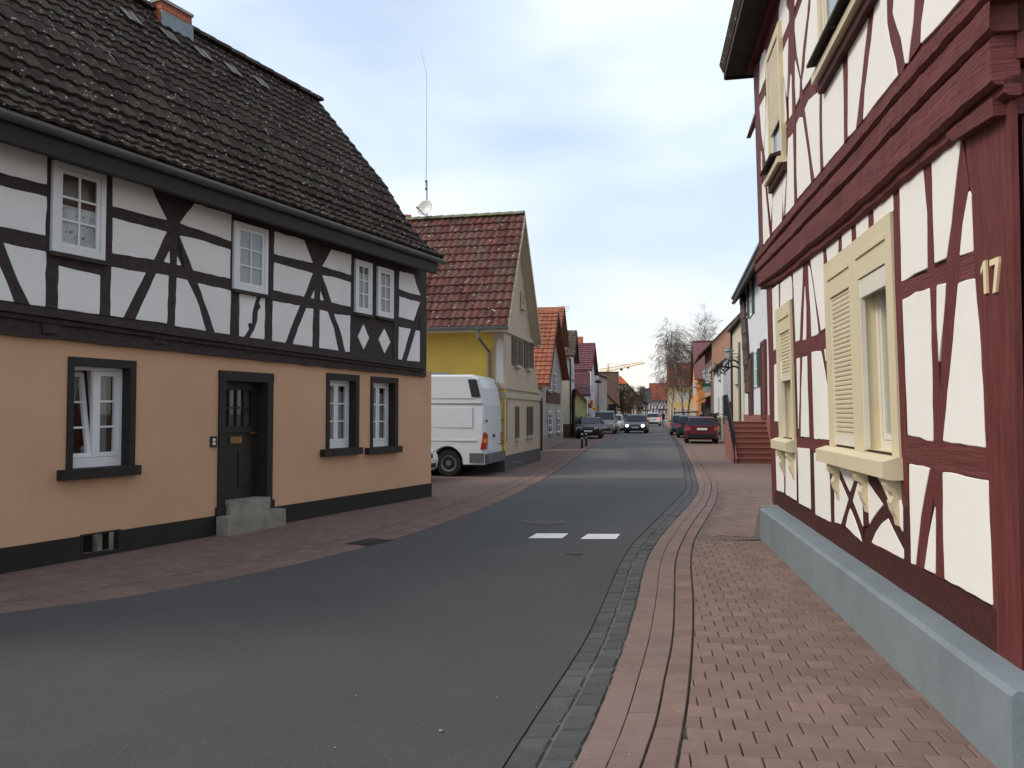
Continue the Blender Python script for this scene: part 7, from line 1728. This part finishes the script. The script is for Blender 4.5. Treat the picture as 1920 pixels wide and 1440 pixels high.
def gp_(x, d): return Vector(((x-960)/1500*d, d, 0))
bare_tree('birch_tree', 'tallest bare birch before the yellow house on the right', gp_(1283, 100), 10.9, 0.6, 4, 16, 0.55, M['birch'], M['twig'], 3, 0.15, -0.02, 1.6)
bare_tree('birch_tree', 'weeping bare birch at the left edge of the tree group', gp_(1259, 112), 10.0, 0.5, 4, 14, 0.9, M['birch'], M['twig'], 5, 0.12, 0.0, 1.5)
bare_tree('street_tree', 'bare upright tree rising behind the orange house', gp_(1318, 118), 12.6, 0.5, 4, 13, 0.1, M['bark'], M['twig'], 8, 0.15, 0.0, 1.5)
bare_tree('street_tree', 'small dense bare tree before the yellow house', gp_(1290, 92), 7.8, 0.8, 4, 14, 0.0, M['bark'], M['twig'], 9, 0.11, 0.0, 1.6)
bare_tree('pollard_tree', 'stubby pollarded tree below the orange half-hipped gable', gp_(1169, 90), 3.9, 1.1, 4, 16, -0.05, M['bark'], M['twig'], 12, 0.16, 0.0, 1.6)
bare_tree('pollard_tree', 'stubby pollarded tree beside the pale garage', gp_(1183, 96), 4.1, 1.1, 4, 16, -0.05, M['bark'], M['twig'], 13, 0.16, 0.0, 1.6)
bare_tree('pollard_tree', 'farthest stubby pollarded tree on the left of the street', gp_(1197, 115), 4.3, 1.1, 4, 16, -0.05, M['bark'], M['twig'], 14, 0.16, 0.0, 1.6)
# evergreen shrub in front of the white house
def shrub(label, c, r, h, n, seed):
    rnd = random.Random(seed); T = Thing('evergreen_shrub', label, 'shrub', c)
    mb = MB(); c = Vector(c)
    for i in range(n):
        t = rnd.uniform(0, 2*math.pi); z = rnd.uniform(0.12, 1); rr = r*math.sqrt(rnd.uniform(0.2, 1))*(1-0.55*z*z)*(0.75+0.35*math.sin(3*t+seed))
        p = c+Vector((rr*math.cos(t), rr*math.sin(t), h*z)); a = Vector((rnd.uniform(-1,1), rnd.uniform(-1,1), rnd.uniform(-0.3,1))).normalized()*0.10; b = a.cross(UP).normalized()*0.045
        mb.add([p-b, p+a*0.5, p+b, p-a*0.5], [(0,1,2,3)])
    T.part('foliage', mb, M['leaf'])
    T.part('stem', MB().tube([c, c+Vector((0, 0, h*0.7))], [0.05, 0.02], 6), M['bark'])
shrub('dark evergreen shrub between the dark red hatchback and the white house', gp_(1337, 50), 0.75, 1.6, 1500, 4)
# ---- crane
d = 420; k = d/1500
J0, J1 = at(1125, 699, d), at(1209, 681, d)
CR = Thing('tower_crane', 'distant orange crane jib above the rooftops', 'crane', Vector((at(1140, 690, d).x, d, 0)))
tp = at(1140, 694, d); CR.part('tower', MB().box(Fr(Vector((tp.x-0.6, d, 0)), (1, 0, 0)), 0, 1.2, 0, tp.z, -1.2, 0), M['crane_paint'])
jb = MB(); n = 22; ax = (J1-J0)
up = Vector((-ax.z, 0, ax.x)).normalized()
for off in (Vector((0, -0.6, 0)), Vector((0, 0.6, 0))): jb.tube([J0+off, J1+off], 0.22, 4)
jb.tube([J0+up*1.9, J0+ax*0.9+up*0.9, J1], 0.2, 4)
for i in range(n):
    a = J0+ax*(i/n); b = J0+ax*((i+0.5)/n)+up*(1.9-1.2*i/n); c = J0+ax*((i+1)/n)
    jb.tube([a+Vector((0, -0.6, 0)), b, c+Vector((0, -0.6, 0))], 0.11, 3, False)
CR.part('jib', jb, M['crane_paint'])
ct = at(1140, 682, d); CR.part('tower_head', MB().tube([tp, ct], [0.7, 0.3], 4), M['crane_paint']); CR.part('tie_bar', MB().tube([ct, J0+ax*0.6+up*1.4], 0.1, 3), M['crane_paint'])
CR.part('trolley', MB().box(Fr(at(1163, 692, d), (1, 0, 0)), 0, 1.2, -0.8, 0.3, -0.6, 0.6), M['trim']); CR.part('trolley', MB().box(Fr(at(1176, 688.5, d), (1, 0, 0)), 0, 1.0, -0.7, 0.3, -0.6, 0.6), M['trim'])
# ---- people
def person(label, loc, ang, hgt, m, pose):
    """one skinned body; parts: head with face features and hair"""
    s = hgt/1.75; loc = Vector(loc)
    J = dict(pelvis=(0,0,0.95), waist=(0,0,1.12), chest=(0,0.01,1.35), neck=(0,0.0,1.50), head=(0,0.03,1.60),
             sl=(-0.19,0,1.43), el=(-0.25,0.02 if pose == 'walk' else 0.05,1.15), hl=(-0.24,0.12,0.92), sr=(0.19,0,1.43), er=(0.25,-0.06,1.15), hr=(0.24,0.02,0.92),
             hpl=(-0.09,0,0.90), kl=(-0.10,0.10,0.50), al=(-0.10,0.02,0.09), tl=(-0.10,0.17,0.04), hpr=(0.09,0,0.90), kr=(0.10,-0.02,0.50), ar=(0.10,-0.18,0.10), tr=(0.10,-0.05,0.04))
    if pose == 'umbrella': J['er'] = (0.27, 0.10, 1.22); J['hr'] = (0.18, 0.24, 1.32)
    Rd = dict(pelvis=(0.15,0.11), waist=(0.14,0.10), chest=(0.17,0.115), neck=(0.055,0.055), head=(0.05,0.05), sl=(0.075,)*2, el=(0.05,)*2, hl=(0.038,)*2, sr=(0.075,)*2, er=(0.05,)*2, hr=(0.038,)*2,
              hpl=(0.095,)*2, kl=(0.065,)*2, al=(0.045,)*2, tl=(0.042,)*2, hpr=(0.095,)*2, kr=(0.065,)*2, ar=(0.045,)*2, tr=(0.042,)*2)
    names = list(J); ed = [('pelvis','waist'),('waist','chest'),('chest','neck'),('neck','head'),('chest','sl'),('sl','el'),('el','hl'),('chest','sr'),('sr','er'),('er','hr'),('pelvis','hpl'),('hpl','kl'),('kl','al'),('al','tl'),('pelvis','hpr'),('hpr','kr'),('kr','ar'),('ar','tr')]
    me = bpy.data.meshes.new('body'); me.from_pydata([Vector(J[n])*s for n in names], [(names.index(a), names.index(b)) for a, b in ed], []); me.materials.append(m)
    T = Thing('person', label, 'person', loc, 'people in the street', rotz=R(-ang), local=True)
    o = bpy.data.objects.new('body', me); col.objects.link(o); o.parent = T.e
    sk = o.modifiers.new('skin', 'SKIN')
    if not me.skin_vertices: me.attributes  # created with the modifier
    if len(me.skin_vertices):
        for i, n in enumerate(names):
            me.skin_vertices[0].data[i].radius = (Rd[n][0]*s, Rd[n][1]*s)
        me.skin_vertices[0].data[0].use_root = True
    o.modifiers.new('sub', 'SUBSURF').levels = 1; o.modifiers['sub'].render_levels = 2
    hm = MB().lathe(Vector((0, 0.035, 1.53))*s, UP, [(0, 0.045*s), (0.03*s, 0.07*s), (0.10*s, 0.085*s), (0.17*s, 0.08*s), (0.22*s, 0.04*s), (0.23*s, 0.01*s)], 12)
    H_ = T.part('head', hm, M['skin'], smooth=True)
    T.part('nose', MB().hexa([Vector(p)*s for p in [(-0.014,0.11,1.615),(0.014,0.11,1.615),(0.012,0.145,1.615),(-0.012,0.145,1.615),(-0.008,0.11,1.66),(0.008,0.11,1.66),(0.005,0.122,1.66),(-0.005,0.122,1.66)]]), M['skin'], H_)
    T.part('hair', MB().lathe(Vector((0, 0.015, 1.62))*s, UP, [(0, 0.085*s), (0.06*s, 0.095*s), (0.12*s, 0.075*s), (0.15*s, 0.02*s)], 12), M['hair'], H_, smooth=True)
    return T
person('person in a dark jacket standing behind the dark red hatchback', gp_(1315, 56), 200, 1.72, M['cloth_dark'], 'walk')
P1 = gp_(1243, 112)
person('person in dark clothes walking under a dark umbrella', P1, 170, 1.72, M['cloth_dark'], 'umbrella')
person('person in dark blue standing at the far left kerb', gp_(1197, 108), 160, 1.75, M['cloth_blue'], 'walk')
UM = Thing('umbrella', 'dark open umbrella held by a person far up the street', 'umbrella', P1+Vector((-0.16, -0.27, 1.25)))
c = P1+Vector((-0.16, -0.27, 0))
cn = MB(); seg = 8; vs = [c+Vector((0, 0, 2.3))]
for r_, z in ((0.3, 2.24), (0.55, 2.12), (0.68, 1.98)):
    for i in range(seg): vs.append(c+Vector((r_*math.cos(2*math.pi*i/seg), r_*math.sin(2*math.pi*i/seg), z)))
cn.add(vs, [(0, 1+i, 1+(i+1) % seg) for i in range(seg)] + [(1+q*seg+i, 1+(q+1)*seg+i, 1+(q+1)*seg+(i+1) % seg, 1+q*seg+(i+1) % seg) for q in (0, 1) for i in range(seg)])
UM.part('canopy', cn, M['cloth_dark']); UM.part('shaft', MB().tube([c+Vector((0, 0, 1.2)), c+Vector((0, 0, 2.34))], 0.012, 5), M['steel'])
